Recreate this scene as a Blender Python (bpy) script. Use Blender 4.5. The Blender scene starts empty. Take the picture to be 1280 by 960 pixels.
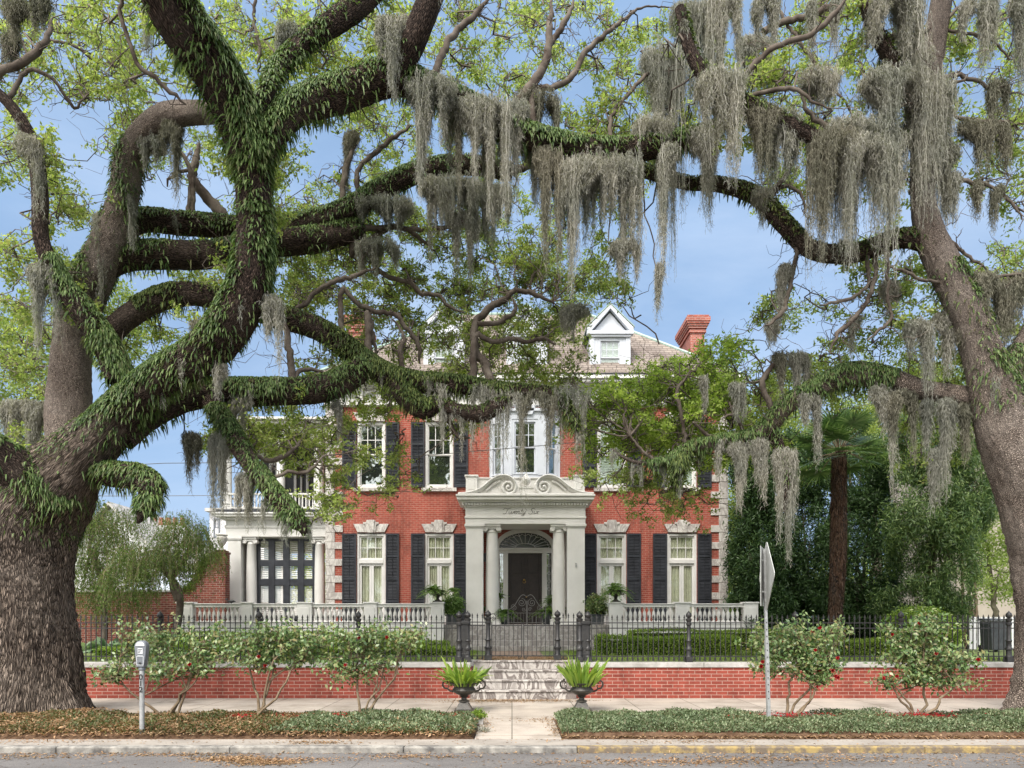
import bpy, math, random
import numpy as np
from mathutils import Vector, Matrix
R = math.radians
random.seed(7); rng = np.random.default_rng(11)
sc = bpy.context.scene
COL = sc.collection
F = 924.0; HZ = 1.75; YH = 775.0; PX0 = 640.0        # the lens in photo pixels, eye height, horizon row

# ------------------------------------------------------------------ camera, sky, sun, exposure
cam = bpy.data.cameras.new('camera'); co = bpy.data.objects.new('camera', cam); COL.objects.link(co)
co.location = (0, 0, HZ); co.rotation_euler = (R(90), 0, 0)
cam.sensor_width = 36; cam.lens = F / 1280 * 36; cam.shift_y = (YH - 480) / 1280
cam.clip_end = 2000; cam.clip_start = 0.1
sc.camera = co
SUN_EL, SUN_AZ = 52.0, 205.0                           # sun high behind the camera, a little to the left
W = bpy.data.worlds.new('World'); sc.world = W; W.use_nodes = True
wn, wl = W.node_tree.nodes, W.node_tree.links
for n in list(wn): wn.remove(n)
wo = wn.new('ShaderNodeOutputWorld'); bg = wn.new('ShaderNodeBackground')
sky = wn.new('ShaderNodeTexSky'); sky.sky_type = 'NISHITA'; sky.sun_disc = False
sky.sun_elevation = R(SUN_EL); sky.sun_rotation = R(SUN_AZ)
sky.air_density = 1.0; sky.dust_density = 1.6; sky.ozone_density = 2.0
tc = wn.new('ShaderNodeTexCoord'); mp = wn.new('ShaderNodeMapping'); mp.inputs['Scale'].default_value = (1.0, 1.0, 2.6)
nz = wn.new('ShaderNodeTexNoise'); nz.inputs['Scale'].default_value = 2.2; nz.inputs['Detail'].default_value = 7; nz.inputs['Roughness'].default_value = .55
rp = wn.new('ShaderNodeValToRGB'); rp.color_ramp.elements[0].position = .36; rp.color_ramp.elements[1].position = .80
rp.color_ramp.elements[0].color = (.60, .60, .60, 1); rp.color_ramp.elements[1].color = (1.0, 1.0, 1.0, 1)
mx = wn.new('ShaderNodeMix'); mx.data_type = 'RGBA'; mx.inputs['B'].default_value = (2.65, 4.0, 6.1, 1)   # thin high veil of cloud
wl.new(tc.outputs['Generated'], mp.inputs['Vector']); wl.new(mp.outputs['Vector'], nz.inputs['Vector'])
wl.new(nz.outputs['Fac'], rp.inputs['Fac']); wl.new(rp.outputs['Color'], mx.inputs['Factor'])
wl.new(sky.outputs['Color'], mx.inputs['A'])
# bright glow added round the sun, unseen behind the viewer, for soft fill light
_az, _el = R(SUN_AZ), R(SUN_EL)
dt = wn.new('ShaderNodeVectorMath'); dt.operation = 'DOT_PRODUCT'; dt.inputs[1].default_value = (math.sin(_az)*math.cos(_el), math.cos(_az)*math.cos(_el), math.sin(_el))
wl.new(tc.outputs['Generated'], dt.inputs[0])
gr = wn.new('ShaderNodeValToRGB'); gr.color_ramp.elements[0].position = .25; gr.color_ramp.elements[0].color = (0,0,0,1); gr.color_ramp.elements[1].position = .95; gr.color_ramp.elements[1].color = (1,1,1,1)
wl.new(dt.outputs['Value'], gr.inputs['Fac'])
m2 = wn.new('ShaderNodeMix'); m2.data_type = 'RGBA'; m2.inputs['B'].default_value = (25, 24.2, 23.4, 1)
n2 = wn.new('ShaderNodeTexNoise'); n2.inputs['Scale'].default_value = 1.5; n2.inputs['Detail'].default_value = 8; n2.inputs['Roughness'].default_value = .6; n2.inputs['Distortion'].default_value = .4; wl.new(mp.outputs['Vector'], n2.inputs['Vector'])
r2 = wn.new('ShaderNodeValToRGB'); r2.color_ramp.elements[0].position = .46; r2.color_ramp.elements[0].color = (0,0,0,1); r2.color_ramp.elements[1].position = .68; r2.color_ramp.elements[1].color = (.5,.5,.5,1); wl.new(n2.outputs['Fac'], r2.inputs['Fac'])
m3 = wn.new('ShaderNodeMix'); m3.data_type = 'RGBA'; m3.inputs['B'].default_value = (4.4, 5.4, 7.0, 1); wl.new(r2.outputs['Color'], m3.inputs['Factor']); wl.new(mx.outputs['Result'], m3.inputs['A'])
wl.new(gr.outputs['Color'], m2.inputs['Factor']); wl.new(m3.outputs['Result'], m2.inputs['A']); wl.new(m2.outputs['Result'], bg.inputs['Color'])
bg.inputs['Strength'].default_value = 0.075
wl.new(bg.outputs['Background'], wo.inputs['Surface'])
sd = bpy.data.lights.new('sun', 'SUN'); sd.energy = 2.0; sd.angle = R(22); sd.color = (1, .94, .86)
so = bpy.data.objects.new('sun', sd); COL.objects.link(so)
az = R(SUN_AZ); el = R(SUN_EL)                          # nishita rotation measured from +Y towards +X
sv = Vector((math.sin(az) * math.cos(el), math.cos(az) * math.cos(el), math.sin(el)))
so.rotation_euler = sv.to_track_quat('Z', 'Y').to_euler(); so.location = (0, 0, 40)
sc.view_settings.view_transform = 'Standard'; sc.view_settings.look = 'None'
sc.view_settings.exposure = 1.03; sc.view_settings.gamma = 1.0; sc.view_settings.use_curve_mapping = False
try:
    sc.cycles.max_bounces = 8; sc.cycles.transparent_max_bounces = 12; sc.cycles.diffuse_bounces = 4
    sc.cycles.glossy_bounces = 3; sc.cycles.transmission_bounces = 4; sc.cycles.caustics_reflective = False; sc.cycles.caustics_refractive = False
except Exception: pass

# ------------------------------------------------------------------ pixel helpers
def P(px, py, Y):
    return Vector(((px - PX0) * Y / F, Y, HZ - (py - YH) * Y / F))
def gx(px, Y): return (px - PX0) * Y / F
def gz(py, Y): return HZ - (py - YH) * Y / F

# ------------------------------------------------------------------ object helpers
WORLD_OF = {}
def _reg(o, parent, loc):
    WORLD_OF[o.name] = Vector(loc)
def empty(name, loc, label=None, cat=None, group=None):
    o = bpy.data.objects.new(name, None); COL.objects.link(o); o.location = loc
    o.empty_display_size = .2
    _reg(o, None, loc); tag(o, label, cat, group); return o
def tag(o, label=None, cat=None, group=None, kind=None):
    if label: o['label'] = label
    if cat: o['category'] = cat
    if group: o['group'] = group
    if kind: o['kind'] = kind
    return o
def link_mesh(name, me, mat, parent=None, loc=None):
    o = bpy.data.objects.new(name, me); COL.objects.link(o)
    if mat is not None: me.materials.append(mat)
    if parent is not None:
        o.parent = parent; _reg(o, parent, WORLD_OF[parent.name])
    else:
        o.location = loc or (0, 0, 0); _reg(o, None, o.location)
    return o
def np_mesh(name, V, quads, mat, parent=None, loc=None, smooth=False, uv=None, tris=None):
    V = np.asarray(V, dtype=np.float32)
    base = np.array(WORLD_OF[parent.name] if parent is not None else (loc or (0, 0, 0)), dtype=np.float32)
    V = V - base
    me = bpy.data.meshes.new(name)
    q = np.asarray(quads, dtype=np.int32)
    k = q.shape[1]
    me.vertices.add(len(V)); me.vertices.foreach_set('co', V.ravel())
    me.loops.add(q.size); me.loops.foreach_set('vertex_index', q.ravel())
    me.polygons.add(len(q)); me.polygons.foreach_set('loop_start', np.arange(0, q.size, k, dtype=np.int32))
    try: me.polygons.foreach_set('loop_total', np.full(len(q), k, dtype=np.int32))
    except Exception: pass
    if smooth: me.polygons.foreach_set('use_smooth', np.ones(len(q), dtype=bool))
    if uv is not None:
        l = me.uv_layers.new(name='UVMap'); l.data.foreach_set('uv', np.asarray(uv, dtype=np.float32).ravel())
    me.update(calc_edges=True)
    return link_mesh(name, me, mat, parent, loc)

class MB:
    def __init__(s): s.v = []; s.f = []
    def box(s, x0, x1, y0, y1, z0, z1, M=None):
        if x0 > x1: x0, x1 = x1, x0
        if y0 > y1: y0, y1 = y1, y0
        if z0 > z1: z0, z1 = z1, z0
        n = len(s.v)
        c = [(x0,y0,z0),(x1,y0,z0),(x1,y1,z0),(x0,y1,z0),(x0,y0,z1),(x1,y0,z1),(x1,y1,z1),(x0,y1,z1)]
        if M is not None: c = [tuple(M @ Vector(p)) for p in c]
        s.v += c
        s.f += [(n,n+3,n+2,n+1),(n+4,n+5,n+6,n+7),(n,n+1,n+5,n+4),(n+1,n+2,n+6,n+5),(n+2,n+3,n+7,n+6),(n+3,n,n+4,n+7)]
        return s
    def prism(s, poly, y0, y1, M=None):                 # polygon in x,z pushed along y
        n = len(s.v); k = len(poly)
        a = sum(poly[i][0]*poly[(i+1)%k][1]-poly[(i+1)%k][0]*poly[i][1] for i in range(k))
        if a < 0: poly = poly[::-1]
        c = [(x,y0,z) for x,z in poly] + [(x,y1,z) for x,z in poly]
        if M is not None: c = [tuple(M @ Vector(p)) for p in c]
        s.v += c
        s.f.append(tuple(range(n, n+k))); s.f.append(tuple(range(n+2*k-1, n+k-1, -1)))
        for i in range(k):
            j = (i+1) % k; s.f.append((n+i, n+k+i, n+k+j, n+j))
        return s
    def prismx(s, poly, x0, x1):                        # polygon in y,z pushed along x
        M = Matrix(((0,1,0,0),(1,0,0,0),(0,0,1,0),(0,0,0,1)))
        n = len(s.f); s.prism(poly, x0, x1, M)
        s.f[n:] = [t[::-1] for t in s.f[n:]]
        return s
    def lathe(s, prof, cx, cy, cz=0, n=16, sx=1, sy=1, a0=0.0):
        b = len(s.v)
        for r, z in prof:
            for i in range(n):
                a = a0 + 2*math.pi*i/n
                s.v.append((cx + sx*r*math.cos(a), cy + sy*r*math.sin(a), cz + z))
        for j in range(len(prof)-1):
            for i in range(n):
                k = (i+1) % n
                s.f.append((b+j*n+i, b+j*n+k, b+(j+1)*n+k, b+(j+1)*n+i))
        s.f.append(tuple(b+i for i in range(n-1,-1,-1)))
        m = b + (len(prof)-1)*n; s.f.append(tuple(m+i for i in range(n)))
        return s
    def tube(s, pts, r, n=6, closed=False):
        pts = [Vector(p) for p in pts]; m = len(pts)
        rr = r if hasattr(r, '__len__') else [r]*m
        b = len(s.v); up = Vector((0.13, 0.2, 1)).normalized(); prev = None
        for i, p in enumerate(pts):
            a = pts[(i-1) % m] if closed else pts[max(0,i-1)]; c = pts[(i+1) % m] if closed else pts[min(m-1,i+1)]
            t = (c-a)
            t = t.normalized() if t.length > 1e-9 else Vector((0,0,1))
            if prev is None:
                u = t.cross(up); u = u.normalized() if u.length > 1e-3 else t.cross(Vector((1,0,0))).normalized()
            else: u = (prev - t*prev.dot(t)).normalized()
            prev = u; w = t.cross(u)
            for k in range(n):
                g = 2*math.pi*k/n; s.v.append(tuple(p + (u*math.cos(g)+w*math.sin(g))*rr[i]))
        for i in range(m if closed else m-1):
            j = (i+1) % m
            for k in range(n):
                l = (k+1) % n; s.f.append((b+i*n+k, b+i*n+l, b+j*n+l, b+j*n+k))
        if not closed:
            s.f.append(tuple(b+k for k in range(n-1,-1,-1))); s.f.append(tuple(b+(m-1)*n+k for k in range(n)))
        return s
    def ball(s, c, r, n=8, sx=1, sz=1):
        prof = [(max(.001, r*sx*math.sin(math.pi*j/n)), -r*sz*math.cos(math.pi*j/n)) for j in range(n+1)]
        return s.lathe(prof, c[0], c[1], c[2], n=n+2)
    def poly(s, pts):
        n = len(s.v); s.v += [tuple(p) for p in pts]; s.f.append(tuple(range(n, n+len(pts)))); return s
    def build(s, name, mat, parent=None, loc=None, smooth=False, bevel=0):
        base = WORLD_OF[parent.name] if parent is not None else Vector(loc or (0,0,0))
        me = bpy.data.meshes.new(name)
        me.from_pydata([(a-base[0], b-base[1], c-base[2]) for a,b,c in s.v], [], s.f)
        me.update()
        if smooth: me.polygons.foreach_set('use_smooth', [True]*len(me.polygons))
        o = link_mesh(name, me, mat, parent, loc)
        if smooth:
            try: me.set_sharp_from_angle(angle=R(38))
            except Exception: pass
        if bevel:
            m = o.modifiers.new('bevel', 'BEVEL'); m.width = bevel; m.segments = 2; m.limit_method = 'ANGLE'; m.angle_limit = R(40)
        return o
def copy_tree(o, parent=None):
    c = o.copy(); COL.objects.link(c)
    if parent is not None: c.parent = parent
    for ch in list(o.children): copy_tree(ch, c)
    return c
def place(root, loc, rz=0, label=None):
    root.location = loc; root.rotation_euler = (0, 0, rz)
    if label: root['label'] = label
    return root

# ------------------------------------------------------------------ materials
def newmat(name):
    m = bpy.data.materials.new(name); m.use_nodes = True
    n, l = m.node_tree.nodes, m.node_tree.links
    for x in list(n): n.remove(x)
    out = n.new('ShaderNodeOutputMaterial')
    return m, n, l, out
def c4(c): return (c[0], c[1], c[2], 1)
def ramp(n, l, fac, stops):
    r = n.new('ShaderNodeValToRGB'); e = r.color_ramp.elements
    while len(e) > 1: e.remove(e[0])
    e[0].position = stops[0][0]; e[0].color = c4(stops[0][1])
    for p, c in stops[1:]:
        x = e.new(p); x.color = c4(c)
    l.new(fac, r.inputs['Fac']); return r.outputs['Color']
def noise(n, l, vec, scale, detail=4, rough=.55, dist=0):
    t = n.new('ShaderNodeTexNoise'); t.inputs['Scale'].default_value = scale; t.inputs['Detail'].default_value = detail
    t.inputs['Roughness'].default_value = rough; t.inputs['Distortion'].default_value = dist
    if vec is not None: l.new(vec, t.inputs['Vector'])
    return t.outputs['Fac']
def bump(n, l, h, strength, dist=.02, normal=None):
    b = n.new('ShaderNodeBump'); b.inputs['Strength'].default_value = strength; b.inputs['Distance'].default_value = dist
    l.new(h, b.inputs['Height'])
    if normal is not None: l.new(normal, b.inputs['Normal'])
    return b.outputs['Normal']
def mixc(n, l, fac, a, b, mode='MIX'):
    m = n.new('ShaderNodeMix'); m.data_type = 'RGBA'; m.blend_type = mode
    for sock, v in (('Factor', fac), ('A', a), ('B', b)):
        if isinstance(v, (int, float)): m.inputs[sock].default_value = v
        elif isinstance(v, tuple): m.inputs[sock].default_value = c4(v)
        else: l.new(v, m.inputs[sock])
    return m.outputs['Result']
def prin(n, l, out, col, rough=.6, nrm=None, metal=0, spec=.5):
    p = n.new('ShaderNodeBsdfPrincipled')
    if isinstance(col, tuple): p.inputs['Base Color'].default_value = c4(col)
    else: l.new(col, p.inputs['Base Color'])
    if isinstance(rough, (int, float)): p.inputs['Roughness'].default_value = rough
    else: l.new(rough, p.inputs['Roughness'])
    p.inputs['Metallic'].default_value = metal; p.inputs['Specular IOR Level'].default_value = spec
    if nrm is not None: l.new(nrm, p.inputs['Normal'])
    l.new(p.outputs['BSDF'], out.inputs['Surface']); return p
def pm(name, a, b, scale=3, rough=.6, bs=0, bscale=40, metal=0, spec=.4, bd=.01, lo=.35, hi=.7):
    m, n, l, out = newmat(name); t = n.new('ShaderNodeTexCoord').outputs['Object']
    f = noise(n, l, t, scale, 6, .6)
    col = ramp(n, l, f, [(lo, a), (hi, b)])
    nr = bump(n, l, noise(n, l, t, bscale, 4), bs, bd) if bs else None
    prin(n, l, out, col, rough, nr, metal, spec); return m
def brickmat(name, c1, c2, mortar, bw=.215, bh=.071, ms=.012, stain=(.0,.0,.0)):
    m, n, l, out = newmat(name); g = n.new('ShaderNodeNewGeometry')
    sp = n.new('ShaderNodeSeparateXYZ'); l.new(g.outputs['Position'], sp.inputs[0])
    ad = n.new('ShaderNodeMath'); ad.operation = 'ADD'; l.new(sp.outputs['X'], ad.inputs[0]); l.new(sp.outputs['Y'], ad.inputs[1])
    cb = n.new('ShaderNodeCombineXYZ'); l.new(ad.outputs[0], cb.inputs['X']); l.new(sp.outputs['Z'], cb.inputs['Y'])
    br = n.new('ShaderNodeTexBrick'); l.new(cb.outputs[0], br.inputs['Vector'])
    br.inputs['Scale'].default_value = 1; br.inputs['Brick Width'].default_value = bw; br.inputs['Row Height'].default_value = bh
    br.inputs['Mortar Size'].default_value = ms; br.inputs['Mortar Smooth'].default_value = .3; br.inputs['Bias'].default_value = -.1
    br.inputs['Color1'].default_value = c4(c1); br.inputs['Color2'].default_value = c4(c2); br.inputs['Mortar'].default_value = c4(mortar)
    big = noise(n, l, g.outputs['Position'], .55, 5, .6)
    c = mixc(n, l, ramp(n, l, big, [(.38, (0,0,0)), (.72, (1,1,1))]), br.outputs['Color'], mixc(n, l, 1.0, br.outputs['Color'], (.80,.78,.78), 'MULTIPLY'))
    st = n.new('ShaderNodeMapping'); st.inputs['Scale'].default_value = (1.6, 1.6, .45); l.new(g.outputs['Position'], st.inputs['Vector'])
    c = mixc(n, l, 1.0, c, ramp(n, l, noise(n, l, st.outputs['Vector'], 1.1, 8, .7), [(.34,(.62,.60,.60)),(.50,(1,1,1)),(.70,(1.12,1.12,1.14))]), 'MULTIPLY')
    fine = noise(n, l, g.outputs['Position'], 23, 3)
    c = mixc(n, l, .35, c, mixc(n, l, 1.0, c, ramp(n, l, fine, [(.3,(.6,.6,.6)),(.7,(1.25,1.2,1.2))]), 'MULTIPLY'))
    inv = n.new('ShaderNodeMath'); inv.operation = 'SUBTRACT'; inv.inputs[0].default_value = 1; l.new(br.outputs['Fac'], inv.inputs[1])
    nr = bump(n, l, inv.outputs[0], .5, .006)
    prin(n, l, out, c, .82, nr, 0, .25); return m
def leafmat(name, cols, transl=.35, rough=.5, spec=.3):
    m, n, l, out = newmat(name); g = n.new('ShaderNodeNewGeometry')
    k = len(cols); col = ramp(n, l, g.outputs['Random Per Island'], [(i/(k-1), c) for i, c in enumerate(cols)])
    t = n.new('ShaderNodeTexCoord').outputs['Object']
    f = noise(n, l, t, .9, 3); col = mixc(n, l, 1.0, col, ramp(n, l, f, [(.3,(.72,.76,.72)),(.7,(1.2,1.15,1.1))]), 'MULTIPLY')
    p = n.new('ShaderNodeBsdfPrincipled'); l.new(col, p.inputs['Base Color']); p.inputs['Roughness'].default_value = rough; p.inputs['Specular IOR Level'].default_value = spec
    tr = n.new('ShaderNodeBsdfTranslucent'); l.new(mixc(n, l, 1.0, col, (1.25,1.35,.7), 'MULTIPLY'), tr.inputs['Color'])
    mx = n.new('ShaderNodeMixShader'); mx.inputs[0].default_value = transl
    l.new(p.outputs[0], mx.inputs[1]); l.new(tr.outputs[0], mx.inputs[2]); l.new(mx.outputs[0], out.inputs['Surface']); return m
def barkmat(name, dark, light, grey, su=9, sv=2.2, strength=.9, dist=.05):
    m, n, l, out = newmat(name); t = n.new('ShaderNodeTexCoord')
    mp = n.new('ShaderNodeMapping'); mp.inputs['Scale'].default_value = (su, sv, 1); l.new(t.outputs['UV'], mp.inputs['Vector'])
    nz = n.new('ShaderNodeTexNoise'); nz.inputs['Scale'].default_value = .55; nz.inputs['Detail'].default_value = 3; nz.inputs['Roughness'].default_value = .55; l.new(mp.outputs['Vector'], nz.inputs['Vector'])
    wob = mixc(n, l, 1.1, mp.outputs['Vector'], nz.outputs['Color'], 'ADD')
    vo = n.new('ShaderNodeTexVoronoi'); vo.feature = 'DISTANCE_TO_EDGE'; l.new(wob, vo.inputs['Vector'])
    v2 = n.new('ShaderNodeTexVoronoi'); l.new(wob, v2.inputs['Vector'])
    fib = n.new('ShaderNodeMapping'); fib.inputs['Scale'].default_value = (su*2.2, sv*.6, 1); l.new(t.outputs['UV'], fib.inputs['Vector'])
    f2 = noise(n, l, fib.outputs['Vector'], 1.5, 8, .7, .4)
    h = n.new('ShaderNodeMath'); h.operation = 'MULTIPLY_ADD'; l.new(vo.outputs['Distance'], h.inputs[0]); h.inputs[1].default_value = 1.7
    f3 = n.new('ShaderNodeMath'); f3.operation = 'MULTIPLY'; l.new(f2, f3.inputs[0]); f3.inputs[1].default_value = .6; l.new(f3.outputs[0], h.inputs[2])
    col = ramp(n, l, h.outputs[0], [(.33, dark), (.70, light)])
    big = noise(n, l, t.outputs['Object'], 1.3, 6, .65)
    col = mixc(n, l, ramp(n, l, big, [(.42,(0,0,0)),(.68,(.8,.8,.8))]), col, grey)
    sepc = n.new('ShaderNodeSeparateColor'); l.new(v2.outputs['Color'], sepc.inputs[0])
    col = mixc(n, l, .55, col, mixc(n, l, 1.0, col, ramp(n, l, sepc.outputs[0], [(0,(.6,.58,.56)),(1,(1.35,1.33,1.3))]), 'MULTIPLY'))
    col = mixc(n, l, 1.0, col, ramp(n, l, h.outputs[0], [(.28,(.30,.27,.25)),(.50,(.92,.91,.90)),(.9,(1.2,1.18,1.15))]), 'MULTIPLY')
    prin(n, l, out, col, .9, bump(n, l, ramp(n, l, h.outputs[0], [(.25,(.0,.0,.0)),(.9,(1,1,1))]), strength, dist), 0, .15); return m

M = {}
M['white'] = pm('white_paint', (.62,.61,.59), (.72,.71,.69), 2.2, .5, .05, 30)
M['stone'] = pm('pale_stone', (.46,.44,.40), (.66,.64,.60), 4.5, .75, .12, 35)
M['limestone'] = pm('portico_paint', (.64,.625,.59), (.73,.715,.68), 1.6, .6, .08, 30)
M['greywhite'] = pm('cornice_paint', (.62,.615,.59), (.72,.71,.69), 1.4, .6, .05, 30)
M['dormer'] = pm('dormer_paint', (.50,.53,.58), (.62,.65,.70), 1.4, .55, .05, 30)
M['shutter'] = pm('shutter_paint', (.018,.020,.026), (.040,.044,.055), 3, .45, .1, 40)
M['iron'] = pm('black_iron', (.012,.012,.013), (.045,.043,.042), 9, .45, .25, 60, 0, .5)
M['bronze'] = pm('dark_urn_iron', (.018,.017,.014), (.07,.062,.05), 11, .45, .3, 50, 0, .5)
M['brick'] = brickmat('house_brick', (.385,.088,.060), (.30,.066,.046), (.42,.23,.175), bw=.215, bh=.074, ms=.009)
M['wallbrick'] = brickmat('garden_brick', (.31,.070,.048), (.22,.048,.034), (.42,.27,.22), bw=.245, bh=.078, ms=.008)
M['oldbrick'] = brickmat('old_brick', (.21,.055,.038), (.12,.036,.026), (.30,.22,.18), bw=.215, bh=.078, ms=.009)
M['chimbrick'] = brickmat('chimney_brick', (.42,.13,.09), (.33,.09,.065), (.42,.28,.24))
M['coping'] = pm('grey_coping', (.30,.29,.27), (.52,.50,.48), 3.5, .8, .2, 30)
M['copper'] = pm('copper_green', (.26,.36,.31), (.36,.46,.41), 5, .7)
M['doorwood'] = pm('dark_door', (.016,.009,.007), (.035,.020,.015), 6, .38, .05, 60)
M['brass'] = pm('brass', (.45,.28,.10), (.6,.4,.16), 8, .3, 0, 10, .9)
M['galv'] = pm('galvanised', (.32,.33,.33), (.48,.49,.49), 16, .5, .08, 80, .45)
M['metergrey'] = pm('meter_grey', (.14,.155,.175), (.22,.235,.26), 12, .5, .1, 60, .3)
M['metersilver'] = pm('meter_silver', (.50,.52,.54), (.66,.68,.70), 12, .5, .05, 60, .2)
M['ink'] = pm('black_ink', (.02,.02,.02), (.035,.035,.035), 20, .7)
M['goldink'] = pm('dark_gold_ink', (.10,.09,.075), (.16,.145,.12), 20, .6)
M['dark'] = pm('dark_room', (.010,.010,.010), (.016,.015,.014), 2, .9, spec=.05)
M['concrete'] = pm('concrete', (.22,.195,.17), (.36,.325,.285), 1.6, .9, .25, 45, lo=.3, hi=.75)
M['curb'] = pm('kerb_concrete', (.10,.095,.09), (.40,.38,.34), 5, .9, .4, 30)
M['yellow'] = pm('worn_yellow_paint', (.34,.25,.10), (.15,.12,.09), 7, .85, .5, 30, lo=.38, hi=.54)
M['soil'] = pm('soil', (.06,.034,.02), (.15,.095,.06), 12, .95, .8, 60, spec=.1)
M['cable'] = pm('cable_rubber', (.10,.10,.10), (.16,.16,.16), 3, .6)
M['curtain'] = pm('curtain_cloth', (.60,.56,.44), (.78,.73,.60), 5, .85, spec=.1)
M['blind'] = pm('blind_slat', (.50,.54,.50), (.64,.68,.62), 5, .6)
M['terra'] = pm('planter_dark', (.03,.035,.04), (.06,.065,.07), 7, .6)
M['petal'] = leafmat('red_petal', [(.26,.006,.010),(.45,.015,.022),(.34,.02,.03)], .25, .5)
M['moss'] = leafmat('spanish_moss', [(.18,.178,.158),(.29,.288,.262),(.42,.415,.39),(.24,.235,.215)], .22, .9, .05)
M['mossdark'] = leafmat('spanish_moss_old', [(.11,.105,.085),(.19,.185,.15),(.30,.29,.24)], .15, .9, .05)
M['fern'] = leafmat('resurrection_fern', [(.032,.060,.020),(.070,.125,.038),(.12,.19,.06),(.20,.28,.11),(.09,.075,.04)], .34, .5, .3)
M['ferndark'] = leafmat('tree_fern_dark', [(.03,.05,.018),(.06,.095,.028),(.11,.15,.045),(.17,.20,.07)], .25, .55, .2)
M['oakleaf'] = leafmat('oak_leaf', [(.14,.19,.05),(.24,.31,.09),(.34,.42,.13),(.44,.51,.21),(.25,.22,.12)], .55, .55, .25)
M['limeleaf'] = leafmat('lightened_young_oak_leaf', [(.16,.25,.045),(.27,.38,.07),(.38,.49,.11),(.46,.55,.18)], .5, .55, .25)  # lime by nature, and lightened to offset the shade under the crown
M['palegreen'] = leafmat('pale_leaf', [(.15,.21,.06),(.24,.30,.09),(.32,.38,.14)], .45, .6, .2)
M['bamboo'] = leafmat('bamboo_leaf', [(.035,.07,.026),(.065,.12,.04),(.12,.19,.065),(.22,.29,.11)], .3, .45, .35)
M['yewdark'] = leafmat('podocarpus_leaf', [(.022,.05,.020),(.045,.092,.032),(.09,.155,.055)], .28, .45, .35)
M['weep'] = leafmat('weeping_leaf', [(.06,.11,.03),(.12,.19,.05),(.20,.27,.08)], .4, .5, .3)
M['camellia'] = leafmat('camellia_leaf', [(.04,.09,.028),(.09,.165,.05),(.16,.24,.085),(.27,.34,.16),(.24,.20,.08)], .25, .33, .5)
M['boxleaf'] = leafmat('box_leaf', [(.09,.16,.025),(.20,.30,.05),(.34,.44,.09)], .35, .5, .3)
M['cover'] = leafmat('ground_cover_leaf', [(.05,.08,.038),(.10,.145,.07),(.18,.235,.13),(.26,.31,.19),(.13,.10,.06)], .2, .5, .35)
M['coverleft'] = leafmat('ground_cover_leaf_dry', [(.05,.08,.03),(.10,.14,.05),(.15,.10,.05),(.22,.13,.07),(.14,.17,.08)], .2, .5, .3)
M['litter'] = leafmat('dead_leaf', [(.16,.085,.04),(.30,.18,.10),(.42,.29,.18),(.22,.12,.07)], .15, .7, .2)
M['hosta'] = leafmat('pale_broad_leaf', [(.05,.10,.05),(.16,.26,.14),(.34,.42,.32)], .25, .4, .4)
M['lime'] = leafmat('lime_leaf', [(.10,.19,.03),(.20,.32,.05),(.34,.45,.09),(.06,.12,.025)], .35, .4, .4)
M['ferngreen'] = leafmat('pot_fern', [(.06,.13,.03),(.13,.22,.06),(.20,.30,.10)], .35, .5, .3)
M['palm'] = leafmat('palm_leaf', [(.05,.10,.035),(.11,.19,.07),(.22,.30,.14)], .25, .35, .5)
M['fibre'] = leafmat('palm_fibre', [(.05,.028,.02),(.10,.062,.045),(.16,.11,.085)], .1, .9, .05)
M['grass'] = leafmat('grass_blade', [(.11,.18,.035),(.21,.30,.06),(.30,.38,.11)], .35, .6, .2)
M['bark'] = barkmat('oak_bark', (.020,.013,.011), (.13,.093,.076), (.155,.125,.105), su=13, sv=2.4, strength=1, dist=.06)
M['barkgrey'] = barkmat('oak_bark_grey', (.12,.095,.082), (.40,.335,.29), (.46,.41,.37), su=14, sv=7.5, strength=1, dist=.04)
M['barkbase'] = barkmat('oak_bark_base', (.06,.045,.037), (.28,.225,.185), (.33,.28,.24), su=10.5, sv=1.15, strength=1.0, dist=.08)
M['twig'] = pm('twig_bark', (.055,.042,.034), (.17,.145,.12), 3, .9, .3, 30, spec=.1)
M['stem'] = pm('shrub_stem', (.13,.095,.06), (.28,.22,.15), 5, .9, spec=.1)
# ------------------------------------------------------------------ the ground, road, pavements
def sheet(name, x0, x1, y0, y1, z, mat, kind='structure', thick=.05, bevel=0):
    mb = MB(); mb.box(x0, x1, y0, y1, z-thick, z); o = mb.build(name, mat, bevel=bevel); tag(o, kind=kind); return o
def roadmat():
    m, n, l, out = newmat('road_asphalt'); t = n.new('ShaderNodeNewGeometry').outputs['Position']
    mp = n.new('ShaderNodeMapping'); mp.inputs['Scale'].default_value = (.35, 1.2, 1); l.new(t, mp.inputs['Vector'])
    c = ramp(n, l, noise(n, l, mp.outputs['Vector'], 1.2, 7, .65), [(.3, (.10,.095,.095)), (.7, (.175,.167,.163))])
    sp = noise(n, l, t, 90, 2); c = mixc(n, l, 1.0, c, ramp(n, l, sp, [(.35,(.7,.7,.7)),(.7,(1.35,1.33,1.3))]), 'MULTIPLY')
    vo = n.new('ShaderNodeTexVoronoi'); vo.feature = 'DISTANCE_TO_EDGE'; vo.inputs['Scale'].default_value = .55
    w = n.new('ShaderNodeTexNoise'); w.inputs['Scale'].default_value = 2.5; w.inputs['Detail'].default_value = 6; l.new(t, w.inputs['Vector'])
    l.new(mixc(n, l, .12, t, w.outputs['Color'], 'ADD'), vo.inputs['Vector'])
    c = mixc(n, l, ramp(n, l, vo.outputs['Distance'], [(0,(.75,.75,.75)),(.008,(0,0,0))]), c, (.06,.055,.05))
    prin(n, l, out, c, .9, bump(n, l, sp, .5, .004), 0, .2); return m
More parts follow.
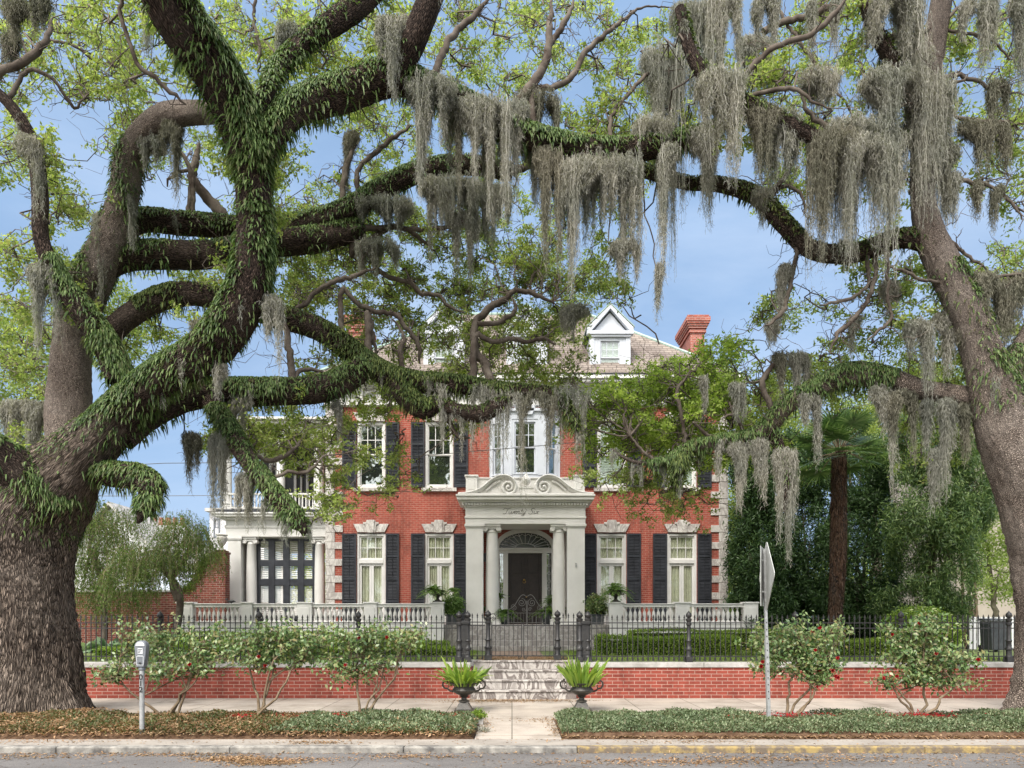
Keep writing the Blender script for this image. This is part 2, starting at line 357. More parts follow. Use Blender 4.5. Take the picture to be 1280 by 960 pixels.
def pavemat():
    m, n, l, out = newmat('pavement_slabs'); t = n.new('ShaderNodeNewGeometry').outputs['Position']
    br = n.new('ShaderNodeTexBrick'); l.new(t, br.inputs['Vector']); br.offset = 0
    br.inputs['Scale'].default_value = 1; br.inputs['Brick Width'].default_value = 1.25; br.inputs['Row Height'].default_value = 1.12; br.inputs['Mortar Size'].default_value = .008
    br.inputs['Color1'].default_value = c4((.36,.315,.27)); br.inputs['Color2'].default_value = c4((.42,.37,.32)); br.inputs['Mortar'].default_value = c4((.11,.10,.08))
    c = mixc(n, l, 1.0, br.outputs['Color'], ramp(n, l, noise(n, l, t, 1.1, 8, .65), [(.3,(.62,.60,.57)),(.5,(1,1,1)),(.75,(1.25,1.23,1.2))]), 'MULTIPLY')
    f = noise(n, l, t, 60, 3); c = mixc(n, l, 1.0, c, ramp(n, l, f, [(.3,(.82,.82,.82)),(.7,(1.12,1.12,1.12))]), 'MULTIPLY')
    prin(n, l, out, c, .9, bump(n, l, f, .3, .004), 0, .2); return m
M['road'] = roadmat(); M['pave'] = pavemat()
def marblemat(name, a, b, v, scale=2.2):
    m, n, l, out = newmat(name); t = n.new('ShaderNodeNewGeometry').outputs['Position']
    mp = n.new('ShaderNodeMapping'); mp.inputs['Rotation'].default_value = (0, .7, 0); mp.inputs['Scale'].default_value = (1.7, 1, .8); l.new(t, mp.inputs['Vector'])
    c = ramp(n, l, noise(n, l, t, 2.5, 6), [(.35, a), (.65, b)])
    f = noise(n, l, mp.outputs['Vector'], scale, 7, .62, 1.6)
    c = mixc(n, l, ramp(n, l, f, [(.36,(.55,.55,.55)),(.42,(.05,.05,.05)),(.47,(.15,.15,.15)),(.50,(1,1,1)),(.56,(.8,.8,.8)),(.60,(.10,.10,.10)),(.68,(.0,.0,.0)),(.74,(.6,.6,.6))]), c, v)
    prin(n, l, out, c, .55, None, 0, .35); return m
M['marble'] = marblemat('veined_marble', (.44,.41,.38), (.60,.57,.53), (.15,.125,.115), 1.5)
M['marblegrey'] = marblemat('grey_marble', (.30,.285,.265), (.44,.42,.39), (.22,.20,.185), 1.6)
M['quoin'] = marblemat('quoin_marble', (.50,.475,.44), (.64,.615,.58), (.36,.33,.31), 1.8)

WALL_Y = 16.5; GZ = 0.8
OPEN0, OPEN1 = -0.92, 1.42
sheet('ground', -400, 400, 17.6, 700, .52, pm('far_ground', (.06,.10,.03), (.12,.16,.06), .3, .95))
sheet('terrain', -400, 400, -300, 17.59, -.17, pm('near_ground', (.10,.08,.06), (.16,.13,.10), .3, .95))
sheet('road', -60, 60, -9, 10.21, -.085, M['road'])
sheet('far_sidewalk', -60, 60, -12, -9.02, .0, M['pave'], thick=.12)
kb = MB()
for i in range(-14, 1):
    kb.box(.9+i*2.4-2.4+.006, .9+i*2.4, 10.2, 10.36, -.16, -.004+.006*random.random())
tag(kb.build('kerb', M['curb'], bevel=.018, smooth=False), kind='structure')
kb = MB()
for i in range(0, 12):
    kb.box(.906+i*2.4, .9+i*2.4+2.4, 10.2, 10.36, -.16, -.004+.006*random.random())
tag(kb.build('painted_kerb', M['yellow'], bevel=.018), kind='structure')
sheet('verge_strip', -50, 50, 10.362, 10.86, -.002, M['concrete'], thick=.15)
WX0, WX1 = -.55, .73
sheet('front_walk', WX0, WX1, 10.862, 13.15, 0.0, M['pave'], thick=.15)
sheet('sidewalk', -50, 50, 13.152, WALL_Y+.1, 0.002, M['pave'], thick=.15)

# beds of soil between kerb and pavement, mounded
def bed(name, x0, x1, y0, y1, h, mat, seed=0):
    nx, ny = int((x1-x0)/.12), int((y1-y0)/.12)
    xs = np.linspace(x0, x1, nx+1); ys = np.linspace(y0, y1, ny+1)
    X, Y = np.meshgrid(xs, ys)
    e = np.minimum.reduce([X-x0, x1-X, Y-y0, y1-Y]); e = np.clip(e/.3, 0, 1)
    r = np.random.default_rng(seed)
    Z = (h*.75 + .25*h*np.sin(X*1.3+seed)*np.cos(Y*2.1) + r.normal(0, .006, X.shape)) * np.sqrt(e) - .01
    V = np.stack([X.ravel(), Y.ravel(), Z.ravel()], 1)
    idx = np.arange((nx+1)*(ny+1)).reshape(ny+1, nx+1)
    q = np.stack([idx[:-1,:-1].ravel(), idx[:-1,1:].ravel(), idx[1:,1:].ravel(), idx[1:,:-1].ravel()], 1)
    o = np_mesh(name, V, q, mat, smooth=True); tag(o, kind='structure'); return o
BEDL = (-16, WX0-.02, 10.84, 13.1); BEDR = (WX1+.02, 18, 10.84, 13.1)
bed('planting_bed', *BEDL, .12, M['soil'], 1); bed('planting_bed', *BEDR, .16, M['soil'], 2)
# garden terrace ground behind the retaining wall
g = MB(); g.box(-50, OPEN0-.33, WALL_Y+.36, 60, .5, GZ); g.box(OPEN1+.33, 50, WALL_Y+.36, 60, .5, GZ); g.box(OPEN0-.33, OPEN1+.33, 17.75, 60, .5, GZ)
tag(g.build('garden_ground', pm('lawn_soil', (.075,.11,.03), (.15,.17,.06), 1.4, .95, .5, 30)), kind='structure')
tag(MB().box(WX0-.1, WX1+.1, 17.752, 22.4, .5, GZ+.006).build('garden_path', pm('path_dust', (.16,.10,.07), (.30,.235,.18), 4, .95, .4, 60)), kind='structure')

# retaining wall either side of the steps, with marble coping and return cheeks
def retaining(label, x0, x1, side):
    r = empty('retaining_wall', ((x0+x1)/2, WALL_Y+.17, 0), label, 'wall')
    w = MB(); w.box(x0, x1, WALL_Y, WALL_Y+.34, -.05, .69)
    c = MB(); n = max(1, int((x1-x0)/2.6)); st = (x1-x0)/n
    for i in range(n): c.box(x0+i*st+(.004 if i else -.0), x0+(i+1)*st-.004, WALL_Y-.035, WALL_Y+.36, .69, .80)
    if side > 0: w.box(x0, x0+.30, WALL_Y+.34, 17.75, -.05, .69); c.box(x0-.02, x0+.34, WALL_Y+.365, 17.75, .69, .80)
    else: w.box(x1-.30, x1, WALL_Y+.34, 17.75, -.05, .69); c.box(x1-.34, x1+.02, WALL_Y+.365, 17.75, .69, .80)
    w.build('brick_face', M['wallbrick'], r); c.build('coping', M['coping'], r, bevel=.012)
retaining('long low red brick garden wall with grey coping to the left of the marble steps', -30, OPEN0, -1)
retaining('low red brick garden wall with grey coping to the right of the marble steps, ending at the oak', OPEN1, 30, 1)
st = empty('front_steps', ((OPEN0+OPEN1)/2, 16.3, 0), 'four veined white marble steps between the two brick walls', 'steps')
for i in range(4):
    MB().box(OPEN0+.004, OPEN1-.004, 16.28+.36*i, 17.74, .2*i-(.05 if i==0 else -.0)+.0005, .2*i+.165).box(OPEN0+.004, OPEN1-.004, 16.25+.36*i, 17.74, .2*i+.1655, .2*(i+1)).build('step', M['marble'], st, bevel=.006)

# ------------------------------------------------------------------ iron fence, piers, gate
FY = WALL_Y + .20
def post(mb, x, y, z, h, r=.055):
    k = r/.055
    mb.box(x-.075*k, x+.075*k, y-.075*k, y+.075*k, z, z+.12)
    mb.lathe([(.075*k,.12),(.06*k,.16),(.06*k,.26),(.078*k,.28),(.078*k,.31),(.055*k,.34),(.05*k,.45),(.07*k,.48),(.045*k,.52),(.042*k,h-.32),(.062*k,h-.30),(.062*k,h-.26),(.045*k,h-.24),(.07*k,h-.19),(.07*k,h-.165),(.04*k,h-.15)], x, y, z, 12)
    f = MB(); f.lathe([(.03*k,h-.15),(.062*k,h-.115),(.07*k,h-.08),(.05*k,h-.035),(.018*k,h-.005),(.004,h+.02)], x, y, z, 12); return f
def picket(x, y, z0, z1, M_=None):
    b = MB(); b.box(x-.0085, x+.0085, y-.0085, y+.0085, z0, z1-.10)
    b.prism([(x-.008,z1-.105),(x-.021,z1-.07),(x,z1),(x+.021,z1-.07),(x+.008,z1-.105)], y-.006, y+.006)
    b.box(x-.018, x+.018, y-.014, y+.014, z1-.118, z1-.103)
    b.prism([(x-.03,z0),(x+.03,z0),(x+.009,z0+.09),(x-.009,z0+.09)], y-.010, y+.010)
    return b
def fence(label, x0, x1, y, posts, step=.1165, name='iron_fence'):
    r = empty(name, ((x0+x1)/2, y, GZ), label, 'fence')
    for z in (.93, 1.565, 1.685): MB().box(x0, x1, y-.007, y+.007, z-.012, z+.012).build('rail', M['iron'], r)
    n = int((x1-x0)/step)
    base = picket(0, 0, GZ+.03, 1.875).build('picket', M['iron'], r)
    xs = [x0+step*(i+.5) for i in range(n) if all(abs(x0+step*(i+.5)-p) > .06 for p in posts)]
    base.location = (xs[0]-(x0+x1)/2, 0, 0)
    # picket mesh built around its own foot, moved along the fence
    for v in base.data.vertices: v.co = v.co + Vector(((x0+x1)/2, y, 0))
    for x in xs[1:100]:
        c = base.copy(); COL.objects.link(c); c.parent = r; c.location = (x-(x0+x1)/2, 0, 0)
    for p in posts:
        m = MB(); f = post(m, p, y, GZ, 1.14)
        o = m.build('post', M['iron'], r, smooth=True); f.build('finial', M['iron'], o, smooth=True)
    return r
fence('black spear-topped iron fence on the brick wall left of the gate', -11.2, -1.12, FY, [gx(200,FY), gx(324,FY), gx(448,FY)])
fence('black spear-topped iron fence on the brick wall right of the gate', 1.62, 11.6, FY, [gx(861,FY), gx(994,FY), gx(1126,FY), gx(1261,FY)])
def pier(label, x, s):
    r = empty('iron_pier', (x, FY, GZ), label, 'pier')
    for dx, dy in ((-.095,-.02),(.095,.03)):
        m = MB(); f = post(m, x+dx, FY+dy, GZ, 1.14, .06); o = m.build('post', M['iron'], r, smooth=True); f.build('finial', M['iron'], o, smooth=True)
    MB().box(x-.13, x+.13, FY-.035, FY+.035, GZ+.02, GZ+.20).box(x-.115, x+.115, FY-.025, FY+.025, GZ+.20, GZ+.86).box(x-.14, x+.14, FY-.055, FY+.055, GZ+.86, GZ+.93).build('panel', M['iron'], r, bevel=.006)
    # short return of railing running back to the gate line
    m = MB(); GYY = 17.5
    for k in range(5):
        t = (k+1)/6; yy = FY+.1+(GYY-FY-.1)*t; m.box(x+s*.10-.008, x+s*.10+.008, yy-.008, yy+.008, GZ+.02, 1.8)
    for z in (.93, 1.6): m.box(x+s*.10-.007, x+s*.10+.007, FY+.08, GYY, z-.012, z+.012)
    m.build('return_railing', M['iron'], r)
pier('heavy double iron pier left of the gate at the end of the wall', -1.10, 1)
pier('heavy double iron pier right of the gate at the end of the wall', 1.62, -1)
GY = 17.5
def side_panel(label, x0, x1):
    r = empty('side_railing', ((x0+x1)/2, GY, GZ), label, 'railing')
    for z in (.90, 1.62, 1.70): MB().box(x0, x1, GY-.007, GY+.007, z-.011, z+.011).build('rail', M['iron'], r)
    n = 3
    for i in range(n):
        picket(x0+(x1-x0)*(i+.5)/n, GY, GZ+.02, 1.92).build('picket', M['iron'], r)
side_panel('short railing panel between left pier and gate post', -1.0, -.64)
side_panel('short railing panel between right gate post and pier', 1.15, 1.52)
for x, lab in ((-.567, 'slender iron gate post with pointed finial at the left side of the gate'), (1.077, 'slender iron gate post with pointed finial at the right side of the gate')):
    r = empty('gate_post', (x, GY, GZ), lab, 'gate post'); m = MB(); f = post(m, x, GY, GZ, 1.17, .062)
    m.build('shaft', M['iron'], r, smooth=True); f.build('finial', M['iron'], r, smooth=True)
def arc(cx, cz, r, a0, a1, y, n=14, r1=None):
    r1 = r if r1 is None else r1
    return [(cx+(r+(r1-r)*i/n)*math.cos(R(a0+(a1-a0)*i/n)), y, cz+(r+(r1-r)*i/n)*math.sin(R(a0+(a1-a0)*i/n))) for i in range(n+1)]
def scroll(cx, cz, r, a0, turns, y, n=30):
    return arc(cx, cz, r, a0, a0+360*turns, y, n, r*.15)
g0, g1 = -.49, 1.0; gm = (g0+g1)/2
gr = empty('iron_gate', (gm, GY, GZ), 'black double iron gate of plain bars at the top of the marble steps', 'gate')
for a, b in ((g0, gm-.012), (gm+.012, g1)):
    l = MB()
    for z in (.90, 1.62): l.box(a, b, GY-.009, GY+.009, z-.013, z+.013)
    l.box(a, a+.022, GY-.01, GY+.01, .86, 1.70); l.box(b-.022, b, GY-.01, GY+.01, .86, 1.70)
    lo = l.build('leaf_frame', M['iron'], gr)
    bars = MB()
    for i in range(1, 7):
        x = a+(b-a)*i/7; bars.box(x-.007, x+.007, GY-.007, GY+.007, .9, 1.78); bars.prism([(x-.014,1.78),(x,1.85),(x+.014,1.78)], GY-.006, GY+.006)
    bars.build('bars', M['iron'], lo)
    k = MB(); xx = b-.06 if a == g0 else a+.06
    k.tube(scroll(xx, .86, .05, 0, 1.5, GY), .008, 5); k.build('scroll', M['iron'], lo)
m = MB(); m.tube([(g0-.02, GY, 1.62), (g0-.02, GY, 1.9)], .01, 5); m.tube(arc(g0+.04, 1.84, .06, 180, 0, GY), .009, 5); m.tube(scroll(g0+.06, 1.78, .05, 90, 1.4, GY), .008, 5)
m.build('latch_scroll', M['iron'], gr)

# ------------------------------------------------------------------ the house
HY = 26.4; S = F/HY
hx = lambda px: (px-PX0)/S
hz = lambda py: HZ-(py-YH)/S
HX0, HX1 = hx(407), hx(910); HD = 11.5
FLOOR = 1.6
house = empty('brick_house', ((HX0+HX1)/2, HY, GZ), 'large two-storey red brick house with black shutters, white portico and slate roof with dormers', 'house')
holes = []                                                         # x0,x1,z0,z1
FW = [(446,482), (531,567), (746,783), (834,871)]
for a, b in FW: holes.append((hx(a), hx(b), FLOOR, hz(666)))
for a, b in FW: holes.append((hx(a), hx(b), hz(610), hz(527)))
holes.append((hx(612), hx(700), hz(597), hz(520)))                 # bay window
holes.append((hx(620), hx(693), FLOOR, hz(660)))                   # door surround
def wall_grid(mb, x0, x1, z0, z1, hs, y0, y1):
    xs = sorted({x0, x1, *[h[0] for h in hs], *[h[1] for h in hs]}); zs = sorted({z0, z1, *[h[2] for h in hs], *[h[3] for h in hs]})
    for j in range(len(zs)-1):
        run = None
        for i in range(len(xs)-1):
            cx, cz = (xs[i]+xs[i+1])/2, (zs[j]+zs[j+1])/2
            inside = any(h[0] < cx < h[1] and h[2] < cz < h[3] for h in hs)
            if not inside:
                if run is None: run = xs[i]
            if (inside or i == len(xs)-2) and run is not None:
                mb.box(run, xs[i] if inside else xs[i+1], y0, y1, zs[j], zs[j+1]); run = None
BT = hz(509)
w = MB(); wall_grid(w, HX0+.02, HX1-.02, GZ-.05, BT, holes, HY, HY+.35)
w.box(HX0+.02, HX0+.32, HY+.35, HY+HD, GZ-.05, BT); w.box(HX1-.32, HX1-.02, HY+.35, HY+HD, GZ-.05, BT); w.box(HX0+.32, HX1-.32, HY+HD-.3, HY+HD, GZ-.05, BT)
w.build('wall', M['brick'], house)
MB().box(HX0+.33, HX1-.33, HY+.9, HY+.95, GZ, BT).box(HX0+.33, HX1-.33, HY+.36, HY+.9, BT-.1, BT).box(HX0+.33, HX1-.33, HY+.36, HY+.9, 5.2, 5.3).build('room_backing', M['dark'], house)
# quoins, each block its own mesh piece; one part per corner stack
def quoins(xc, s):
    m = MB(); z = BT-.02; k = 0
    while z > 1.0:
        long = k % 2 == 0; h = .255 if long else .345; wdt = .62 if long else .33
        x0, x1 = (xc, xc+s*wdt)
        m.box(min(x0,x1), max(x0,x1), HY-.045 if long else HY-.035, HY+.5, z-h+.008, z); z -= h; k += 1
    m.build('quoins', M['quoin'], house, bevel=.01)
quoins(HX0, 1); quoins(HX1, -1)
def keystone(xa, xb, zb, zt):
    m = MB(); xc = (xa+xb)/2; w2 = (xb-xa)/2; ht = zt-zb
    m.prism([(xa,zb),(xc-.17,zb),(xc-.19,zb+ht*.72),(xa-.15,zb+ht*.72)], HY-.05, HY+.05)
    m.prism([(xb,zb),(xb+.15,zb+ht*.72),(xc+.19,zb+ht*.72),(xc+.17,zb)], HY-.05, HY+.05)
    m.prism([(xc-.165,zb-.01),(xc-.185,zb+ht*.62),(xc-.28,zb+ht*.72),(xc-.28,zb+ht*.86),(xc-.17,zb+ht*.86),(xc-.17,zb+ht),(xc+.17,zb+ht),(xc+.17,zb+ht*.86),(xc+.28,zb+ht*.86),(xc+.28,zb+ht*.72),(xc+.185,zb+ht*.62),(xc+.165,zb-.01)], HY-.085, HY-.052)
    m.prism([(xc-.10,zb-.02),(xc-.14,zb+ht+.02),(xc+.14,zb+ht+.02),(xc+.10,zb-.02)], HY-.12, HY-.088)
    m.build('lintel', M['quoin'], house, bevel=.008)
def glassmat():
    m, n, l, out = newmat('window_glass')
    gl = n.new('ShaderNodeBsdfGlossy'); gl.inputs['Roughness'].default_value = .03; gl.inputs['Color'].default_value = (.9,.95,.93,1)
    t = n.new('ShaderNodeTexCoord').outputs['Object']
    l.new(bump(n, l, noise(n, l, t, 1.3, 2), .12, .05), gl.inputs['Normal'])
    tr = n.new('ShaderNodeBsdfTransparent'); tr.inputs['Color'].default_value = (.92,.95,.93,1)
    fr = n.new('ShaderNodeFresnel'); fr.inputs['IOR'].default_value = 1.45
    ad = n.new('ShaderNodeMath'); ad.operation = 'ADD'; l.new(fr.outputs[0], ad.inputs[0]); ad.inputs[1].default_value = .02
    mx = n.new('ShaderNodeMixShader'); mx.inputs[0].default_value = .10; l.new(tr.outputs[0], mx.inputs[1]); l.new(gl.outputs[0], mx.inputs[2]); l.new(mx.outputs[0], out.inputs['Surface']); return m
def oldglass():
    m, n, l, out = newmat('reflective_glass')
    gl = n.new('ShaderNodeBsdfGlossy'); gl.inputs['Roughness'].default_value = .02; gl.inputs['Color'].default_value = (.85,.92,.88,1)
    t = n.new('ShaderNodeTexCoord').outputs['Object']
    l.new(bump(n, l, noise(n, l, t, 2.0, 2), .15, .05), gl.inputs['Normal'])
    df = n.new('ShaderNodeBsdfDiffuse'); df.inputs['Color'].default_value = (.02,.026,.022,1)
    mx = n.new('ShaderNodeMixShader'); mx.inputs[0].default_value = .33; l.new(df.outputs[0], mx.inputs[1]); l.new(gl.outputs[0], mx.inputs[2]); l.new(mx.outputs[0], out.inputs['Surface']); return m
M['glassdark'] = pm('dark_fanlight_glass', (.012,.016,.012), (.03,.04,.028), 3, .12, spec=.5); M['glass'] = glassmat(); M['glassref'] = oldglass()
def curtain(x0, x1, z0, z1, y, parent, mat=None, n=60, amp=.035):
    xs = np.linspace(x0, x1, n*2+1); per = random.uniform(.085, .11)
    ys = y + amp*np.sin(xs*2*math.pi/per + np.sin(xs*9)*1.2) + .01*np.sin(xs*31)
    V = np.concatenate([np.stack([xs, ys, np.full_like(xs, z0)], 1), np.stack([xs, ys, np.full_like(xs, z1)], 1)])
    k = len(xs); q = [(i, i+1, k+i+1, k+i) for i in range(k-1)]
    return np_mesh('curtain', V, q, mat or M['curtain'], parent, smooth=True)
def framebox(m, x0, x1, z0, z1, t, y0, y1):
    m.box(x0, x0+t, y0, y1, z0, z1); m.box(x1-t, x1, y0, y1, z0, z1); m.box(x0+t, x1-t, y0, y1, z0, z0+t); m.box(x0+t, x1-t, y0, y1, z1-t, z1)
def french(x0, x1, z0, z1):
    f = MB(); t = .085
    f.box(x0, x0+t, HY+.02, HY+.2, z0, z1); f.box(x1-t, x1, HY+.02, HY+.2, z0, z1); f.box(x0+t, x1-t, HY+.02, HY+.2, z1-t, z1)
    zt = hz(701); f.box(x0+t, x1-t, HY+.01, HY+.2, zt-.09, zt+.05)
    wn_ = f.build('window', M['white'], house, bevel=.006)
    a, b = x0+t, x1-t; s_ = MB(); framebox(s_, a, b, zt+.052, z1-t, .055, HY+.07, HY+.12)
    for i in (1, 2): xx = a+(b-a)*i/3; s_.box(xx-.012, xx+.012, HY+.075, HY+.115, zt+.1, z1-t-.05)
    zm = (zt+.05+z1-t)/2; s_.box(a+.05, b-.05, HY+.077, HY+.113, zm-.012, zm+.012)
    s_.build('transom_sash', M['white'], wn_)
    d = MB(); xm = (a+b)/2
    for u, v in ((a, xm-.003), (xm+.003, b)):
        d.box(u, u+.075, HY+.07, HY+.12, z0, zt-.092); d.box(v-.075, v, HY+.07, HY+.12, z0, zt-.092); d.box(u+.075, v-.075, HY+.07, HY+.12, z0, z0+.35); d.box(u+.075, v-.075, HY+.07, HY+.12, zt-.18, zt-.092)
    d.build('door_leaves', M['white'], wn_)
    MB().box(a, b, HY+.09, HY+.096, z0+.1, z1-t).build('pane', M['glass'], wn_)
    curtain(a, b, z0, z1-.05, HY+.135, wn_, amp=.022)
def sashwin(x0, x1, z0, z1, y, parent, mat, name='window', glass='glassref', blind=False, sill=True, M_=None, cols=3, bt=.1, depth=.2):
    T = M_
    f = MB(); t = .09
    f.box(x0, x0+t, y, y+depth, z0, z1, T); f.box(x1-t, x1, y, y+depth, z0, z1, T); f.box(x0+t, x1-t, y, y+depth, z1-t, z1, T); f.box(x0+t, x1-t, y, y+depth, z0, z0+bt, T)
    wo_ = f.build(name, mat, parent, bevel=.006)
    a, b = x0+t, x1-t; c, d = z0+bt, z1-t; zm = (c+d)/2
    up = MB(); fr = .045
    def fb(m, p, q, r_, s_, y0, y1, t_):
        m.box(p, p+t_, y0, y1, r_, s_, T); m.box(q-t_, q, y0, y1, r_, s_, T); m.box(p+t_, q-t_, y0, y1, r_, r_+t_, T); m.box(p+t_, q-t_, y0, y1, s_-t_, s_, T)
    fb(up, a, b, zm, d, y+.05, y+.085, fr)
    for i in range(1, cols): xx = a+(b-a)*i/cols; up.box(xx-.013, xx+.013, y+.052, y+.082, zm+fr, d-fr, T)
    zz = (zm+d)/2; up.box(a+fr, b-fr, y+.054, y+.08, zz-.012, zz+.012, T)
    up.build('upper_sash', mat, wo_)
    lo = MB(); fb(lo, a, b, c, zm+.02, y+.09, y+.12, fr); lo.build('lower_sash', mat, wo_)
    MB().box(a, b, y+.066, y+.070, zm, d, T).box(a, b, y+.104, y+.108, c, zm, T).build('pane', M[glass], wo_)
    if blind:
        m = MB(); z = c+.02
        while z < d:
            m.box(a, b, y+.125, y+.14, z, z+.047, T); z += .058
        m.build('blind', M['blind'], wo_)
    if sill:
        MB().box(x0-.12, x1+.12, y-.13, y+.02, z0-.13, z0-.005, T).build('sill', M['quoin'], wo_, bevel=.008)
    return wo_
def shutter(x0, x1, z0, z1, panels=3):
    m = MB(); y0, y1 = HY-.07, HY-.012; t = .055
    m.box(x0, x0+t, y0, y1, z0, z1); m.box(x1-t, x1, y0, y1, z0, z1)
    cuts = [z0+(z1-z0)*i/panels for i in range(panels+1)]
    for i, z in enumerate(cuts):
        a, b = (z, z+.11) if i == 0 else ((z-.07, z) if i == panels else (z-.045, z+.045)); m.box(x0+t, x1-t, y0, y1, a, b)
    z = z0+.13
    while z < z1-.09:
        if all(abs(z-c) > .07 for c in cuts[1:-1]):
            m.prismx([(y0+.008,z-.018),(y0+.016,z-.022),(y1-.008,z+.018),(y1-.016,z+.022)], x0+t, x1-t)
        z += .052
    m.box(x0+t, x1-t, y1-.006, y1-.001, z0+.11, z1-.07)
    m.box((x0+x1)/2-.008, (x0+x1)/2+.008, y0-.006, y0+.006, z0+.13, z1-.08)
    m.build('shutter', M['shutter'], house)
for i, (a, b) in enumerate(FW):
    french(hx(a), hx(b), FLOOR, hz(667)); keystone(hx(a)+.03, hx(b)-.03, hz(665.5), hz(651))
    keystone(hx(a)+.03, hx(b)-.03, hz(527), hz(511.5))
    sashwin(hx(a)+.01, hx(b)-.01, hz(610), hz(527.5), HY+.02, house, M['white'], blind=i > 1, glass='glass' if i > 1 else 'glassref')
for a, b in ((428,445.5),(482.5,499),(514,531),(567.5,583.5),(729,745.5),(783.5,801),(816,833.5),(871.5,889)):
    shutter(hx(a), hx(b), FLOOR+.02, hz(667), 4)
for a, b in ((428,445.5),(482.5,499),(514,531),(567.5,585),(728,745.5),(783.5,801),(816,833.5),(871.5,889)):
    shutter(hx(a), hx(b), hz(609.5), hz(528), 3)
# canted bay window over the portico
bx0, bx1 = hx(612), hx(700); cx0, cx1 = hx(630), hx(682); bz0, bz1 = hz(597), hz(522)
BP = .42
sashwin(hx(640), hx(672), hz(596), hz(528), HY-BP, house, M['dormer'], 'bay_window', sill=False, bt=.05, depth=.1)
m = MB(); m.box(cx0, hx(640), HY-BP-.02, HY-BP+.12, bz0, bz1); m.box(hx(672), cx1, HY-BP-.02, HY-BP+.12, bz0, bz1); m.box(hx(640), hx(672), HY-BP-.02, HY-BP+.12, hz(528), bz1)
m.box(bx0, bx1, HY-.02, HY+.34, bz0-.06, bz0); m.box(bx0, bx0+.12, HY-.04, HY+.34, bz0, bz1); m.box(bx1-.12, bx1, HY-.04, HY+.34, bz0, bz1)
m.prism([(0,0),(1,0),(1,1),(0,1)], 0, 0.0001) if False else None
for z0_, z1_, e in ((bz1, bz1+.10, .03), (bz1+.10, bz1+.2, .10)):
    v = [(bx0-e*.3, HY), (cx0-e*.6, HY-BP-e), (cx1+e*.6, HY-BP-e), (bx1+e*.3, HY)]; n0 = len(m.v)
    m.v += [(x, y, z0_) for x, y in v] + [(x, y, z1_) for x, y in v]
    m.f += [(n0,n0+3,n0+2,n0+1),(n0+4,n0+5,n0+6,n0+7)] + [(n0+i, n0+(i+1)%4, n0+4+(i+1)%4, n0+4+i) for i in range(4)]
v = [(bx0, HY), (cx0, HY-BP), (cx1, HY-BP), (bx1, HY)]; n0 = len(m.v)
m.v += [(x, y, bz0-.3) for x, y in v] + [(x, y, bz0) for x, y in v]
m.f += [(n0,n0+3,n0+2,n0+1),(n0+4,n0+5,n0+6,n0+7)] + [(n0+i, n0+(i+1)%4, n0+4+(i+1)%4, n0+4+i) for i in range(4)]
m.prism([(hx(647),bz1-.02),(hx(643),bz1+.3),(hx(669),bz1+.3),(hx(665),bz1-.02)], HY-BP-.10, HY-.001)
m.build('bay_frame', M['dormer'], house, bevel=.006)
for sgn, xa, xb in ((-1, bx0, cx0), (1, cx1, bx1)):
    ang = math.atan2(BP, cx0-bx0); L = math.hypot(BP, cx0-bx0)
    T = (Matrix.Translation((xa, HY, 0)) @ Matrix.Rotation(-ang, 4, 'Z')) if sgn < 0 else (Matrix.Translation((xa, HY-BP, 0)) @ Matrix.Rotation(ang, 4, 'Z'))
    sashwin(.05, L-.06, hz(596), hz(528), 0, house, M['dormer'], 'bay_window', sill=False, M_=T, cols=2, bt=.05, depth=.1)
    MB().box(.0, L, 0.003, .1, hz(528)+.002, bz1-.002, T).build('bay_frame', M['dormer'], house)

# frieze of blind arches, cornice, gutter
EX = .0
fz0, fz1 = BT, hz(487)
f = MB(); f.box(HX0-.03, HX1+.03, HY-.10, HY+.35, fz0, fz1); f.box(HX0-.03, HX1+.03, HY-.16, HY-.10, fz0+.03, fz0+.11); f.box(HX0-.03, HX1+.03, HY-.13, HY-.10, fz0+.11, fz0+.14)
f.box(HX0-.03, HX0+.3, HY+.35, HY+HD, fz0, fz1); f.box(HX1-.3, HX1+.03, HY+.35, HY+HD, fz0, fz1)
f.build('frieze', M['greywhite'], house, bevel=.008)
a = MB(); x = HX0+.35
while x < HX1-.3:
    a.tube(arc(x, fz0+.27, .24, 0, 180, HY-.11, 12), .035, 6); a.box(x+.27, x+.37, HY-.20, HY-.10, fz0+.2, fz1-.002); a.box(x-.28, x-.2, HY-.13, HY-.10, fz0+.14, fz0+.27)
    x += .645
a.build('arcade_moulding', M['greywhite'], house, smooth=True)
ins = MB(); x = HX0+.35
while x < HX1-.3:
    ins.prism([(x+.205*math.cos(R(t)), fz0+.27+.205*math.sin(R(t))) for t in range(0,181,15)], HY-.104, HY-.101); x += .645
ins.build('arch_recess', pm('arch_shadow_paint', (.34,.36,.33), (.44,.45,.42), 2, .7), house)
def ring(mb, o, z0, z1):                                            # full slab with overhang o
    mb.box(HX0-o, HX1+o, HY-o, HY+HD+o, z0, z1)
c = MB(); zc = fz1
for o, z0_, z1_ in ((.22,0,.05),(.34,.05,.12),(.52,.12,.22),(.58,.22,.27),(.50,.27,.31),(.42,.31,.42)):
    ring(c, o, zc+z0_+.0005, zc+z1_)
c.build('cornice', M['greywhite'], house, bevel=.012)
g = MB(); ring(g, .45, zc+.4205, zc+.455); g.build('gutter', M['shutter'], house)
